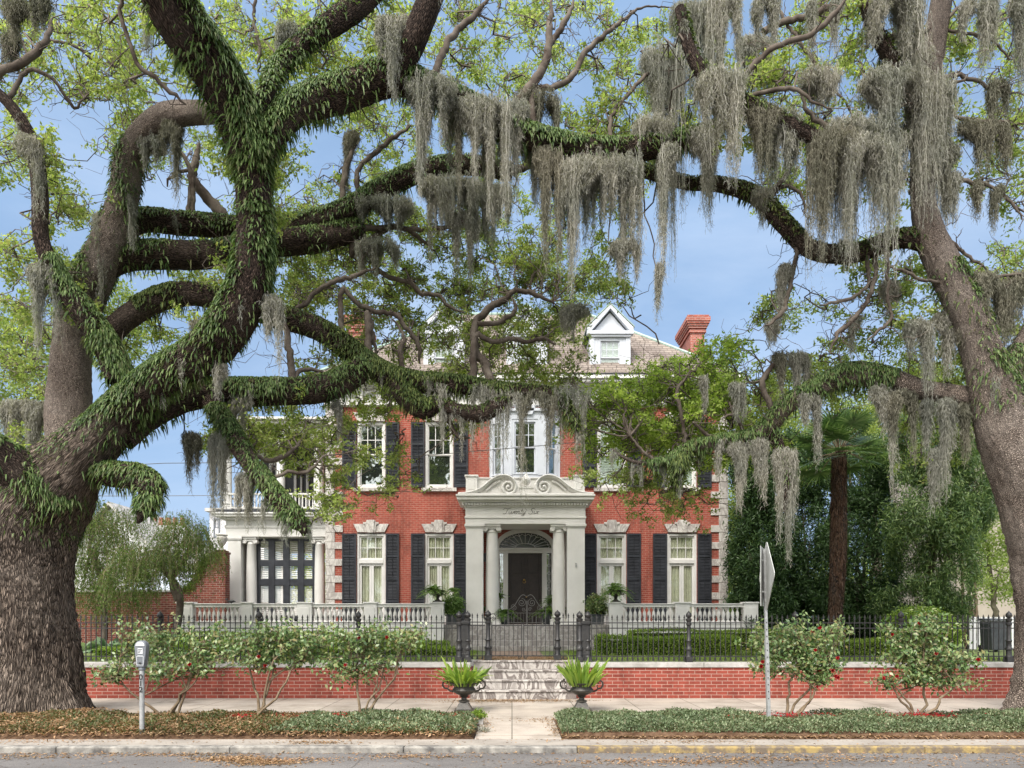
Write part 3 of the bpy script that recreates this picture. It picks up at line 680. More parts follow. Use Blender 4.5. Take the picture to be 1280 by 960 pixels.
def roofmat():
    m, n, l, out = newmat('shingle_roof'); t = n.new('ShaderNodeNewGeometry').outputs['Position']
    sp = n.new('ShaderNodeSeparateXYZ'); l.new(t, sp.inputs[0]); cb = n.new('ShaderNodeCombineXYZ'); l.new(sp.outputs['X'], cb.inputs['X']); l.new(sp.outputs['Z'], cb.inputs['Y'])
    br = n.new('ShaderNodeTexBrick'); l.new(cb.outputs[0], br.inputs['Vector']); br.inputs['Scale'].default_value = 1
    br.inputs['Brick Width'].default_value = .3; br.inputs['Row Height'].default_value = .135; br.inputs['Mortar Size'].default_value = .012
    br.inputs['Color1'].default_value = c4((.17,.142,.125)); br.inputs['Color2'].default_value = c4((.235,.20,.178)); br.inputs['Mortar'].default_value = c4((.08,.065,.055))
    mp = n.new('ShaderNodeMapping'); mp.inputs['Scale'].default_value = (1, 1, .35); l.new(t, mp.inputs['Vector'])
    c = mixc(n, l, 1.0, br.outputs['Color'], ramp(n, l, noise(n, l, mp.outputs['Vector'], .9, 6, .6), [(.3,(.72,.68,.66)),(.5,(1,1,1)),(.72,(1.45,1.45,1.38))]), 'MULTIPLY')
    prin(n, l, out, c, .9, bump(n, l, br.outputs['Fac'], -.5, .01), 0, .2); return m
rz = zc+.456; ex = .34; x0, x1, y0, y1 = HX0-ex, HX1+ex, HY-ex, HY+HD+ex; t5 = 4.9; pz = .84
r = MB()
b4 = [(x0,y0,rz),(x1,y0,rz),(x1,y1,rz),(x0,y1,rz)]; u4 = [(x0+t5,y0+t5,rz+t5*pz),(x1-t5,y0+t5,rz+t5*pz),(x1-t5,y1-t5,rz+t5*pz),(x0+t5,y1-t5,rz+t5*pz)]
r.v += b4+u4; r.f += [(0,1,5,4),(1,2,6,5),(2,3,7,6),(3,0,4,7),(4,5,6,7),(3,2,1,0)]
M['roof'] = roofmat(); roof = r.build('roof', M['roof'], house)
cr = MB()
for i in range(4): cr.tube([b4[i], u4[i]], .07, 6); cr.tube([u4[i], u4[(i+1)%4]], .07, 6)
cr.build('ridge_capping', M['copper'], roof)
# dormers
def dormer(pc):
    yf = HY+.35; s_ = F/yf; X = lambda p: (p-PX0)/s_; Z = lambda p: HZ-(p-YH)/s_
    xc = X(pc); hw = 24.5/s_; zb, ze, zt = rz+.05, Z(417), Z(386)
    d = MB(); a_, b_ = xc-hw, xc+hw; wx0, wx1, wz0, wz1 = xc-15/s_, xc+15/s_, Z(470), Z(423)
    wall_grid(d, a_, b_, zb, ze, [(wx0, wx1, wz0, wz1)], yf, yf+.12)
    d.box(a_, a_+.1, yf+.12, yf+4.0, zb, ze); d.box(b_-.1, b_, yf+.12, yf+4.0, zb, ze)
    d.box(a_-.03, a_+.14, yf-.03, yf-.001, zb, ze-.001); d.box(b_-.14, b_+.03, yf-.03, yf-.001, zb, ze-.001)
    d.prism([(a_+.02,ze),(b_-.02,ze),(xc,zt-.12)], yf+.04, yf+.12)
    root_ = d.build('dormer', M['dormer'], house, bevel=.006)
    e = MB(); o_ = .13; sl = (zt-ze)/(hw+o_)
    e.box(a_-o_, b_+o_, yf-.14, yf+.10, ze-.06, ze+.07); e.box(a_-.05, b_+.05, yf-.09, yf-.031, ze-.14, ze-.061)
    for q in (-1, 1):
        e.prism([(xc+q*(hw+o_), ze+.071), (xc+q*(hw+o_), ze+.18), (xc, zt+.12), (xc, zt-.04), (xc+q*(hw+o_-.16), ze+.071)], yf-.14, yf+.06)
    e.build('pediment', M['dormer'], root_, bevel=.01)
    k = MB()
    for q in (-1, 1):
        k.prism([(xc+q*(hw+o_+.03), ze+.181), (xc+q*(hw+o_+.03), ze+.22), (xc, zt+.17), (xc, zt+.122)], yf-.16, yf+5.0)
    k.build('dormer_roof', M['copper'], root_)
    sashwin(wx0, wx1, wz0, wz1, yf+.0, house, M['dormer'], 'dormer_window', glass='glass', blind=True, sill=False, bt=.05, depth=.1)
for pc in (555, 658.5, 762.5): dormer(pc)
# chimneys
def chimney(x0, x1):
    yf = HY+3.7; zt = HZ+(YH-393)/(F/yf)
    m = MB(); m.box(x0, x1, yf, yf+1.75, rz, zt-.75); z = zt-.75
    for i, o in enumerate((.06,.03,.09,.13,.17,.20,.20,.15)): m.box(x0-o, x1+o, yf-o, yf+1.75+o, z+.0005, z+.085); z += .085
    c = m.build('chimney', M['chimbrick'], house)
    MB().box(x0+.1, x1-.1, yf+.2, yf+1.5, z+.001, z+.13).build('flue', M['shutter'], c)
s_ = F/(HY+3.7); chimney(gx(863,HY+3.7), gx(879,HY+3.7)+.05); chimney(HX0+.0-.02, HX0+.58)

# ------------------------------------------------------------------ portico
PY = 24.7; q = F/PY; X = lambda p: (p-PX0)/q; Z = lambda p: HZ-(p-YH)/q
pc = X(657.5)
def column(cx, cy, z0, z1, r, parent, mat, name='column'):
    m = MB(); h = z1-z0
    m.box(cx-r*1.35, cx+r*1.35, cy-r*1.35, cy+r*1.35, z0, z0+.10)
    m.lathe([(r*1.3,.10),(r*1.34,.14),(r*1.3,.18),(r*1.12,.19),(r*1.08,.22),(r*1.18,.24),(r*1.18,.27),(r*1.02,.30),(r,.45),(r,h*.45),(r*.96,h*.65),(r*.86,h-.28),(r*.93,h-.26),(r*.93,h-.24),(r*.86,h-.22),(r*.86,h-.16)], cx, cy, z0, 24)
    o = m.build(name, mat, parent, smooth=True)
    c = MB(); zc_ = z1-.13
    for sx in (-1, 1):
        for yy in (-1, 1):
            c.prism([(cx+sx*r*1.02+.085*math.cos(R(t)), zc_-.03+.085*math.sin(R(t))) for t in range(0,360,24)], cy+yy*r*.95-.02, cy+yy*r*.95+.02)
        c.tube([(cx+sx*r*1.02, cy-r*.9, zc_-.03), (cx+sx*r*1.02, cy+r*.9, zc_-.03)], .07, 10)
        c.tube(scroll(cx+sx*r*1.02, zc_-.03, .075, 90, sx*1.6, cy-r*.95-.025), .012, 5)
    c.box(cx-r*1.05, cx+r*1.05, cy-r*.98, cy+r*.98, zc_-.02, zc_+.05); c.box(cx-r*1.3, cx+r*1.3, cy-r*1.2, cy+r*1.2, z1-.075, z1)
    c.build('capital', mat, o, bevel=.004)
    return o
CT = Z(655); LM = M['limestone']
def pilaster(x0, x1, y0, y1, parent, zt=CT, z0=FLOOR, mat=LM, name='pier'):
    m = MB(); m.box(x0, x1, y0, y1, z0+.2, zt-.12); m.box(x0-.05, x1+.05, y0-.05, y1+.05, z0, z0+.13); m.box(x0-.025, x1+.025, y0-.025, y1+.025, z0+.1305, z0+.2)
    m.box(x0-.03, x1+.03, y0-.03, y1+.03, zt-.1195, zt-.08); m.box(x0-.05, x1+.05, y0-.05, y1+.05, zt-.0795, zt)
    return m.build(name, mat, parent, bevel=.008)
portx0, portx1 = X(582.5), X(731)
pl = pilaster(portx0, X(604), PY, PY+.55, house); pr = pilaster(X(709), portx1, PY, PY+.55, house)
pilaster(portx0+.05, X(602), HY-.18, HY-.055, house); pilaster(X(711), portx1-.05, HY-.18, HY-.055, house)
MB().prism([(X(720)-.02,Z(706)),(X(720)+.02,Z(706)),(X(720)+.02,Z(709)),(X(720)-.02,Z(709))], PY-.03, PY-.001).ball((X(720),PY-.03,Z(704.5)), .022).build('bell_push', M['galv'], pr)
column(X(615), PY+.28, FLOOR, CT, .22, house, LM); column(X(699), PY+.28, FLOOR, CT, .22, house, LM)
e = MB(); ex0, ex1 = portx0-.02, portx1+.02
e.box(ex0, ex1, PY-.02, HY-.10, CT+.0005, Z(648)); e.box(ex0-.025, ex1+.025, PY-.045, HY-.10, Z(648)+.0005, Z(645.5)); e.box(ex0, ex1, PY-.02, HY-.10, Z(645.5)+.0005, Z(634)); e.box(ex0-.04, ex1+.04, PY-.06, HY-.1, Z(634)+.0005, Z(632.5))
e.box(ex0-.05, ex1+.05, PY-.07, HY-.1, Z(632.5)+.0005, Z(628.5))
x = ex0-.1
while x < ex1+.1: e.box(x, x+.055, PY-.15, PY-.0705, Z(632), Z(629)+.0); x += .098
e.build('entablature', LM, house, bevel=.006)
c = MB()
for o, a_, b_ in ((.16,628.5,626),(.26,626,622),(.30,622,619.5),(.24,619.5,618)): c.box(ex0-o, ex1+o, PY-o, HY-.1, Z(a_)+.0008, Z(b_))
c.build('portico_cornice', LM, house, bevel=.012)
# parapet behind the broken pediment
zt0 = Z(618)
p = MB(); p.box(portx0, portx1, PY+.35, PY+.55, zt0+.001, Z(596)); p.box(portx0-.03, portx1+.03, PY+.31, PY+.59, Z(596)+.0005, Z(594.5))
for a_, b_ in ((portx0-.02, portx0+.36), (portx1-.36, portx1+.02)):
    p.box(a_, b_, PY+.22, PY+.60, zt0+.001, Z(594)); p.box(a_-.04, b_+.04, PY+.18, PY+.64, Z(594)+.0005, Z(592)); p.box(a_+.08, b_-.08, PY+.205, PY+.2195, zt0+.2, Z(597))
p.box(portx0, portx0+.2, PY+.6, HY-.01, zt0+.001, Z(595)); p.box(portx1-.2, portx1, PY+.6, HY-.01, zt0+.001, Z(595))
p.build('parapet', LM, house, bevel=.01)
# swan-neck scrolls
def crp2(pts, k):
    out = []
    for i in range(len(pts)-1):
        p0, p1, p2, p3 = [Vector((*pts[j], 0)) for j in (max(0,i-1), i, i+1, min(len(pts)-1,i+2))]
        for j in range(k):
            t = j/k; v = .5*((2*p1)+(-p0+p2)*t+(2*p0-5*p1+4*p2-p3)*t*t+(-p0+3*p1-3*p2+p3)*t**3); out.append((v.x, v.y))
    out.append(pts[-1]); return out
def swan(s):
    m = MB()
    raw = [(84,619),(74,618.4),(64,616.2),(56,612.5),(49,607),(43,602),(36,598.2),(29,596.6),(22,597.6),(15.5,602),(12.6,609),(15,615.4),(21,618),(27,615.6),(29,609.6),(26,604.8),(21,604),(17.5,607.2),(17.8,611.8),(21.5,613.6),(24.3,611),(23.2,608.3),(21.3,608.8)]
    cr_ = crp2([(a/q, Z(z_)) for a, z_ in raw], 4); nmax = len(cr_)
    P3 = [(pc+s*x, PY-.16, z) for x, z in cr_]; w_ = [.062*(1-.45*i/nmax) for i in range(nmax)]
    m.tube(P3, w_, 8); m.tube([(x, y+.06, z) for x, y, z in P3], [k*1.3 for k in w_], 8)
    k0 = int(nmax*.44); m.tube([(x, y-.055, z+.035) for x, y, z in P3[:k0]], [.028]*k0, 6)
    m.ball((pc+s*22/q, PY-.2, Z(609.5)), .05)
    m.build('scroll', LM, house, smooth=True)
    b = MB(); half = [(x, z-.02) for x, z in cr_[:int(nmax*.36)]]
    body = [(pc+s*x, z) for x, z in half] + [(pc+s*22/q, Z(600)), (pc+s*16/q, Z(612)), (pc+s*20/q, Z(618)), (pc+s*84/q, zt0+.001)]
    b.prism(body, PY-.11, PY+.25)
    for i in range(3, int(nmax*.30)):
        x_, z_ = cr_[i]; x2_, z2_ = cr_[i+1]; ln = math.hypot(x2_-x_, z2_-z_); nx__, nz__ = (z2_-z_)/ln, -(x2_-x_)/ln
        if nz__ > 0: nx__, nz__ = -nx__, -nz__
        if z_+nz__*.2 < zt0+.03: continue
        cx_, cz_ = x_+nx__*.135, z_+nz__*.135; b.box(pc+s*cx_-.022, pc+s*cx_+.022, PY-.17, PY-.1105, cz_-.032, cz_+.032)
    b.build('tympanum', LM, house)
swan(-1); swan(1)
m = MB(); zb = zt0
m.box(pc-.26, pc+.26, PY-.1, PY+.2, zb+.001, zb+.20); m.box(pc-.2, pc+.2, PY-.08, PY+.15, zb+.2005, Z(611)); m.box(pc-.25, pc+.25, PY-.12, PY+.2, Z(611)+.0005, Z(609))
m.lathe([(.10,0),(.13,.03),(.06,.06),(.14,.14),(.17,.24),(.15,.30),(.10,.35),(.05,.42),(.005,.47)], pc, PY+.02, Z(609), 14)
m.build('centre_finial', LM, house, smooth=True)
# script lettering on the frieze
let = {'T': [[(-.25,.78),(.02,1.02),(.45,.92),(.95,1.08)],[(.52,.93),(.45,.5),(.35,.1),(.12,-.02),(-.05,.15)]],
 'w': [[(0,.5),(.05,.1),(.2,0),(.36,.2),(.4,.5),(.42,.15),(.56,0),(.72,.2),(.76,.5),(.9,.42)]],
 'e': [[(-.05,.2),(.22,.3),(.3,.46),(.15,.55),(.04,.3),(.12,.03),(.3,.02),(.45,.2)]],
 'n': [[(0,.5),(.04,0)],[(.04,.28),(.2,.52),(.32,.42),(.3,.1),(.4,.0),(.52,.14)]],
 't': [[(.2,.95),(.1,.15),(.2,0),(.36,.12)],[(0,.6),(.36,.63)]],
 'y': [[(0,.5),(.06,.15),(.2,.08),(.35,.3),(.38,.5)],[(.38,.5),(.33,0),(.18,-.42),(.0,-.42),(.06,-.2),(.45,.08)]],
 'S': [[(.75,.88),(.52,1.05),(.24,.9),(.3,.64),(.56,.4),(.5,.08),(.2,-.03),(-.08,.15)]],
 'i': [[(0,.5),(.02,.1),(.12,0),(.26,.14)],[(.05,.72),(.07,.76)]],
 'x': [[(-.02,.48),(.14,.44),(.25,.05),(.42,.06)],[(.42,.5),(.2,.28),(-.02,.02)]]}
adv = {'T': .80, 'w': .84, 'e': .44, 'n': .52, 't': .38, 'y': .55, 'S': .80, 'i': .30, 'x': .45, ' ': .42}
txt = 'Twenty Six'; tot = sum(adv[c_] for c_ in txt); sc_ = (X(673)-X(629))/tot; cur = 0; lm = MB()
for ch in txt:
    for stx in let.get(ch, []):
        pp = [Vector((a, b, 0)) for a, b in stx]; fine = []
        for i in range(len(pp)-1):
            p0, p1, p2, p3 = pp[max(0,i-1)], pp[i], pp[i+1], pp[min(len(pp)-1,i+2)]
            for k in range(4):
                t = k/4; fine.append(.5*((2*p1)+(-p0+p2)*t+(2*p0-5*p1+4*p2-p3)*t*t+(-p0+3*p1-3*p2+p3)*t**3))
        fine.append(pp[-1])
        lm.tube([(X(629)+sc_*(cur+v.x+.28*v.y), PY-.026, Z(642.5)+sc_*v.y*.85) for v in fine], .0075, 5)
    cur += adv[ch]
lm.build('lettering', M['goldink'], house)
# door with fanlight and sidelights
q2 = F/(HY+.05); DX = lambda p: (p-PX0)/q2; DZ = lambda p: HZ-(p-YH)/q2
fx0, fx1 = hx(620), hx(693); fc = (fx0+fx1)/2; spring = DZ(685); arch_h = DZ(664)-spring; aw = (hx(691)-hx(622))/2
m = MB()
n = 24                                                            # brick spandrel above the arch is the wall; white arch band
outer = [(fc+(aw+.10)*math.cos(math.pi*i/n), spring+(arch_h+.10)*math.sin(math.pi*i/n)) for i in range(n+1)]
inner = [(fc+(aw-.06)*math.cos(math.pi*i/n), spring+(arch_h-.06)*math.sin(math.pi*i/n)) for i in range(n+1)]
for i in range(n): m.prism([outer[i], outer[i+1], inner[i+1], inner[i]], HY-.04, HY+.14)
m.box(fx0+.02, fx1-.02, HY-.02, HY+.2, DZ(691.5), DZ(685)); m.box(fx0-.02, fx1+.02, HY-.06, HY-.021, DZ(687.5), DZ(685))
for a_, b_ in ((621.5,624.5),(629,635),(677.5,683.5),(689,692)): m.box(DX(a_), DX(b_), HY-.01, HY+.2, FLOOR+.001, DZ(691.5)-.001)
surround = m.build('door_surround', LM, house, bevel=.004)
sp_ = MB()                                                        # brick fill round the arch
for i in range(n):
    a_, b_ = outer[i], outer[i+1]; top = hz(660)
    sp_.prism([(a_[0],a_[1]),(a_[0],top),(b_[0],top),(b_[0],b_[1])], HY+.002, HY+.13)
sp_.build('wall', M['brick'], house)
fl = MB(); 
for i in range(1, 12):
    a = math.pi*i/12; fl.tube([(fc+.35*math.cos(a), HY+.05, spring+.14*math.sin(a)), (fc+(aw-.07)*math.cos(a), HY+.05, spring+(arch_h-.07)*math.sin(a))], .010, 4)
fl.tube([(fc+.35*math.cos(math.pi*i/16), HY+.05, spring+.02+.14*math.sin(math.pi*i/16)) for i in range(17)], .011, 4)
for i in range(12):
    a0_, a1_ = math.pi*i/12, math.pi*(i+1)/12; am = (a0_+a1_)/2
    fl.tube([(fc+(aw-.17)*math.cos(a0_), HY+.05, spring+(arch_h-.17)*math.sin(a0_)), (fc+(aw-.10)*math.cos(am), HY+.05, spring+(arch_h-.10)*math.sin(am)), (fc+(aw-.17)*math.cos(a1_), HY+.05, spring+(arch_h-.17)*math.sin(a1_))], .009, 4)
fan = fl.build('fanlight', M['white'], house)
MB().prism([(fc+(aw-.05)*math.cos(math.pi*i/n), spring+(arch_h-.05)*math.sin(math.pi*i/n)) for i in range(n+1)], HY+.07, HY+.08).build('pane', M['glassdark'], fan)
for a_, b_ in ((624.5,629),(683.5,689)):
    m = MB(); xa, xb = DX(a_), DX(b_); xm = (xa+xb)/2
    for k in range(7):
        z_ = FLOOR+.7+k*.28; m.tube(arc(xm, z_, .055, 0, 360, HY+.03, 12), .007, 4)
    m.tube([(xm, HY+.03, FLOOR+.5), (xm, HY+.03, DZ(693))], .006, 4)
    s1 = m.build('sidelight', M['white'], house); MB().box(xa, xb, HY+.06, HY+.066, FLOOR+.45, DZ(692)).build('pane', M['glassref'], s1); MB().box(xa, xb, HY+.03, HY+.1, FLOOR+.001, FLOOR+.449).build('panel', LM, s1)
d = MB(); dx0, dx1 = DX(635), DX(677.5); dm = (dx0+dx1)/2; dt = DZ(692)
for a_, b_ in ((dx0, dm-.004), (dm+.004, dx1)):
    d.box(a_, b_, HY+.12, HY+.16, FLOOR+.001, dt)
    zc_ = [FLOOR+.03, FLOOR+.75, FLOOR+1.72, dt-.02]
    for k in range(3):
        za, zb_ = zc_[k]+.09, zc_[k+1]-.06
        d.box(a_+.10, b_-.10, HY+.098, HY+.119, za, zb_); d.box(a_+.14, b_-.14, HY+.088, HY+.0975, za+.04, zb_-.04)
    for (u, v, za, zb_) in ((a_,a_+.09,FLOOR+.001,dt),(b_-.09,b_,FLOOR+.001,dt)): d.box(u, v, HY+.095, HY+.1195, za, zb_)
door = d.build('door', M['doorwood'], house, bevel=.004)
MB().ball((dm-.03, HY+.06, DZ(725)), .045).tube(arc(dm-.03, DZ(727), .05, 0, 360, HY+.06, 14), .010, 5).build('knocker', M['brass'], door, smooth=True)
MB().ball((dm+.05, HY+.07, FLOOR+.98), .03).build('handle', M['brass'], door, smooth=True)
# porch lantern
m = MB(); m.box(hx(606)-.06, hx(606)+.06, HY-.2, HY-.08, Z(690)-.2, Z(690)+.1); m.build('wall_lantern', M['iron'], house)

# terrace the portico and windows stand on
tr = MB(); TY = 24.15
tr.box(hx(392), gx(590,24.2), TY+.2, HY-.001, GZ-.1, FLOOR); tr.box(gx(728,24.2), 8.2, TY+.2, HY-.001, GZ-.1, FLOOR); tr.box(gx(590,24.2), gx(728,24.2), TY+.2, HY+.2, GZ-.1, FLOOR-.002)
tr.box(-11.1, hx(392), TY+.2, 30.0, GZ-.1, FLOOR-.003)
tr.build('terrace', M['marblegrey'], house, bevel=.01)
ps = empty('porch_steps', (pc, 23.3, GZ), 'wide grey marble steps climbing to the portico behind the iron gate', 'steps')
for i in range(5):
    MB().box(pc-2.12+.06*i, pc+2.12-.06*i, TY-1.72+.36*i, TY+.199, GZ+.16*i+(.007 if i==0 else .0005), GZ+.16*(i+1)).build('step', M['marblegrey'], ps, bevel=.01)
# low scrolled iron gate standing before the door
sg = empty('scrolled_gate', (pc+.0, 24.3, FLOOR), 'low double gate of scrolled ironwork in front of the dark door', 'gate')
yg = 24.30; sgx = lambda p: gx(p, yg); sgz = lambda p: gz(p, yg)
for s in (-1, 1):
    m = MB(); c0 = sgx(658.5)
    m.tube([(c0+s*.015, yg, FLOOR), (c0+s*.015, yg, sgz(751))], .012, 5); m.tube([(c0+s*.62, yg, FLOOR), (c0+s*.62, yg, sgz(757))], .012, 5)
    m.tube([(c0+s*.015, yg, FLOOR+.06), (c0+s*.62, yg, FLOOR+.06)], .010, 5); m.tube([(c0+s*.015, yg, FLOOR+.38), (c0+s*.62, yg, FLOOR+.38)], .008, 5)
    for k in range(1, 6): m.tube([(c0+s*.1*k, yg, FLOOR+.06), (c0+s*.1*k, yg, FLOOR+.38)], .006, 4)
    m.tube([(c0+s*(.015+.6*t), yg, FLOOR+.92-.5*t*t+.08*math.sin(t*7)) for t in [i/14 for i in range(15)]], .011, 5)
    m.tube(scroll(c0+s*.17, FLOOR+.72, .14, 90, s*1.8, yg), .009, 5); m.tube(scroll(c0+s*.42, FLOOR+.56, .11, 90, -s*1.8, yg), .008, 5); m.tube(scroll(c0+s*.10, FLOOR+.5, .07, 0, s*1.5, yg), .008, 5)
    m.build('gate_leaf', pm('grey_iron', (.12,.115,.11), (.2,.19,.18), 10, .5), sg)

# ------------------------------------------------------------------ balustrades on the terrace edge
BY = 24.2; bq = F/BY
def balustrade(label, px_piers, px0, px1):
    x0, x1 = gx(px0, BY), gx(px1, BY)
    r = empty('balustrade', ((x0+x1)/2, BY, FLOOR), label, 'balustrade')
    top = gz(754.5, BY); zb = FLOOR+.0
    MB().box(x0+.02, x1-.02, BY-.10, BY+.10, top-.12, top-.03).box(x0, x1, BY-.13, BY+.13, top-.0295, top).build('top_rail', M['white'], r, bevel=.01)
    MB().box(x0+.02, x1-.02, BY-.11, BY+.11, zb, zb+.1).build('base_rail', M['white'], r, bevel=.01)
    MB().box(x0, x1, BY-.10, BY+.10, GZ-.05, zb-.005).build('base_wall', M['white'], r)
    pcs = []
    for a, b in px_piers:
        xa, xb = gx(a, BY), gx(b, BY); pcs.append((xa, xb))
        MB().box(xa, xb, BY-.15, BY+.15, GZ-.04, top+.004).box(xa-.03, xb+.03, BY-.18, BY+.18, top+.0045, top+.05).box(xa+.07, xb-.07, BY-.165, BY-.1505, zb+.15, top-.14).build('pedestal', M['white'], r, bevel=.01)
    h = top-.12-(zb+.1); proto = MB(); proto.lathe([(.055,0),(.055,.03),(.032,.05),(.05,.12),(.062,.2),(.05,.3),(.028,h-.12),(.026,h-.06),(.05,h-.04),(.05,h)], (x0+x1)/2, BY, zb+.1, 8)
    p0 = proto.build('baluster', M['white'], r, smooth=True); first = True; x = x0+.1
    while x < x1-.08:
        if all(not (a-.07 < x < b+.07) for a, b in pcs):
            if first: p0.location = (x-(x0+x1)/2, 0, 0); first = False
            else:
                c = p0.copy(); COL.objects.link(c); c.parent = r; c.location = (x-(x0+x1)/2, 0, 0)
        x += .152
balustrade('long white balustrade in front of the windows left of the portico', [(223,243),(303,317),(373,391),(456,472),(539,555)], 223, 555)
balustrade('white balustrade in front of the windows right of the portico', [(761,778),(843,861),(928,946)], 761, 946)

# ------------------------------------------------------------------ side porch (two storeys) of the house
SY = 27.0; sq = F/SY; X = lambda p: (p-PX0)/sq; Z = lambda p: HZ-(p-YH)/sq
SD = 6.5; GWm = M['greywhite']; xl, xr = X(284), HX0-.005
pilaster(X(284), X(301), SY, SY+.5, house, Z(671), FLOOR, GWm, 'porch_pier')
for px in (311.5, 397.5): column(X(px), SY+.25, FLOOR, Z(671), .19, house, GWm, 'porch_column')
e = MB(); e.box(X(282), xr, SY-.03, SY+SD, Z(671)+.0005, Z(660)); e.box(X(281), xr, SY-.06, SY+SD, Z(660)+.0005, Z(657)); e.box(X(282.5), xr, SY-.02, SY+SD, Z(657)+.0005, Z(650)); e.box(X(278), xr, SY-.15, SY+SD, Z(650)+.0005, Z(647)); e.box(X(271), xr, SY-.35, SY+SD+.2, Z(647)+.0005, Z(644)); e.box(X(269), xr, SY-.4, SY+SD+.25, Z(644)+.0005, Z(642))
e.build('porch_entablature', GWm, house, bevel=.01)
MB().box(X(274), xr, SY-.28, SY+SD, Z(642)+.0005, Z(638)).build('porch_floor_edge', M['shutter'], house)
# black glazed screen with louvres
scr = MB(); sx0, sx1 = X(317), X(391); zt_ = Z(672)
ys = SY+.35
scr.box(sx0, sx1, ys, ys+.08, zt_-.1, zt_)
for i in range(5):
    xx = sx0+(sx1-sx0)*i/4; scr.box(xx-.115, xx+.115, ys-.01, ys+.09, FLOOR, zt_)
for zc_ in (FLOOR+.05, Z(727), Z(703)): scr.box(sx0, sx1, ys+.005, ys+.075, zc_-.12, zc_+.12)
scr.box(sx0, sx1, ys+.005, ys+.07, FLOOR, FLOOR+.3)
scr.box(X(302.5), X(305), ys, ys+.08, FLOOR, zt_); scr.box(X(405), HX0, ys, ys+.08, FLOOR, zt_)
so_ = scr.build('porch_screen', M['shutter'], house, bevel=.006)
lv = MB(); z = FLOOR+.35
while z < zt_-.12:
    for i in range(4):
        a_, b_ = sx0+(sx1-sx0)*i/4+.06, sx0+(sx1-sx0)*(i+1)/4-.06
        lv.prismx([(ys+.10, z), (ys+.11, z-.004), (ys+.13, z+.03), (ys+.12, z+.034)], a_+.02, b_-.02)
    z += .075
lv.build('louvres', M['white'], so_)
# room behind the screen: side openings so daylight comes through
bk = MB(); bk.box(xl, xl+.12, SY+SD-.2, SY+SD, FLOOR, Z(642)); bk.box(xl, xr, SY+SD-.1, SY+SD, FLOOR, FLOOR+.9); bk.box(xl+.001, xl+.1, SY+.6, SY+SD-.2, FLOOR, FLOOR+.9)
bk.build('porch_back', GWm, house)
# upper porch
ub = Z(638)
up = MB()
for px, wd in ((276,.3),(396,.34)):
    pass
for px in (282, 307, 349, 397): column(X(px), SY+.2, ub, Z(540), .15 if px != 397 else .19, house, GWm, 'upper_column')
rl = MB(); zt_ = Z(616)
rl.box(X(276), xr, SY+.05, SY+.13, zt_-.06, zt_); rl.box(X(276), xr, SY+.06, SY+.12, ub+.08, ub+.14)
x = X(279)
while x < xr: rl.box(x-.018, x+.018, SY+.07, SY+.11, ub+.14, zt_-.06); x += .125
rl.box(X(275), X(275)+.06, SY+.13, SY+SD, zt_-.06, zt_)
rl.build('upper_railing', GWm, house)
e = MB(); e.box(X(275), xr, SY-.02, SY+SD, Z(540)+.0005, Z(531)); e.box(X(272), xr, SY-.2, SY+SD, Z(531)+.0005, Z(527)); e.box(X(268), xr, SY-.35, SY+SD, Z(527)+.0005, Z(524)); e.build('upper_entablature', GWm, house, bevel=.01)
m = MB(); m.box(X(300), xr, SY+2.6, SY+2.7, ub, Z(541)); m.build('upper_porch_wall', M['shutter'], house)
m = MB()
for px in (318, 352, 380): framebox(m, X(px-10), X(px+10), ub+.02, Z(560), .1, SY+2.5, SY+2.599); m.box(X(px)-.03, X(px)+.03, SY+2.5, SY+2.6, ub+.1, Z(562))
m.build('porch_window', GWm, house)
# upper-storey column pair at the house corner
del X, Z
# ------------------------------------------------------------------ foliage helpers (numpy)
def unit(v): return v/np.maximum(np.linalg.norm(v, axis=-1, keepdims=True), 1e-9)
def leaves(Pt, D, L, Wd, up=None):
    """one folded diamond leaf per point: base Pt, direction D, length L, width Wd"""
    n = len(Pt); D = unit(D); r = rng.normal(size=(n,3)) if up is None else up + .5*rng.normal(size=(n,3))
    s = unit(np.cross(D, r)); L = np.broadcast_to(L, (n,))[:,None]; Wd = np.broadcast_to(Wd, (n,))[:,None]
    nn = unit(np.cross(s, D))
    V = np.stack([Pt, Pt+D*L*.42+s*Wd*.5+nn*L*.05, Pt+D*L-nn*L*.08, Pt+D*L*.42-s*Wd*.5+nn*L*.05], 1).reshape(-1,3)
    return V, np.arange(4*n).reshape(n,4)
def ribbons(path, width, side):
    """path (n,k,3), width (n,k), side (n,3) -> quads"""
    n, k, _ = path.shape
    A = path + side[:,None,:]*width[...,None]*.5; B = path - side[:,None,:]*width[...,None]*.5
    V = np.stack([A, B], 2).reshape(-1,3)
    i = (np.arange(n)[:,None]*k + np.arange(k-1)[None,:]).ravel()*2
    return V, np.stack([i, i+2, i+3, i+1], 1)
def cat(parts):
    Vs, Qs, o = [], [], 0
    for V, Q in parts:
        Vs.append(V); Qs.append(Q+o); o += len(V)
    return np.concatenate(Vs), np.concatenate(Qs)
def crpath(pts, step):
    """Catmull-Rom through (x,y,z,r) rows, about one ring every step metres"""
    p = np.asarray(pts, float); q = np.vstack([2*p[0]-p[1], p, 2*p[-1]-p[-2]]); out = []
    for i in range(1, len(q)-2):
        L = np.linalg.norm(q[i+1,:3]-q[i,:3]); m = max(2, int(L/step))
        t = (np.arange(m)/m)[:,None]
        out.append(.5*((2*q[i])+(-q[i-1]+q[i+1])*t+(2*q[i-1]-5*q[i]+4*q[i+1]-q[i+2])*t**2+(-q[i-1]+3*q[i]-3*q[i+1]+q[i+2])*t**3))
    out.append(q[-2:-1]); o = np.concatenate(out); o[:,3] = np.maximum(o[:,3], .004); return o
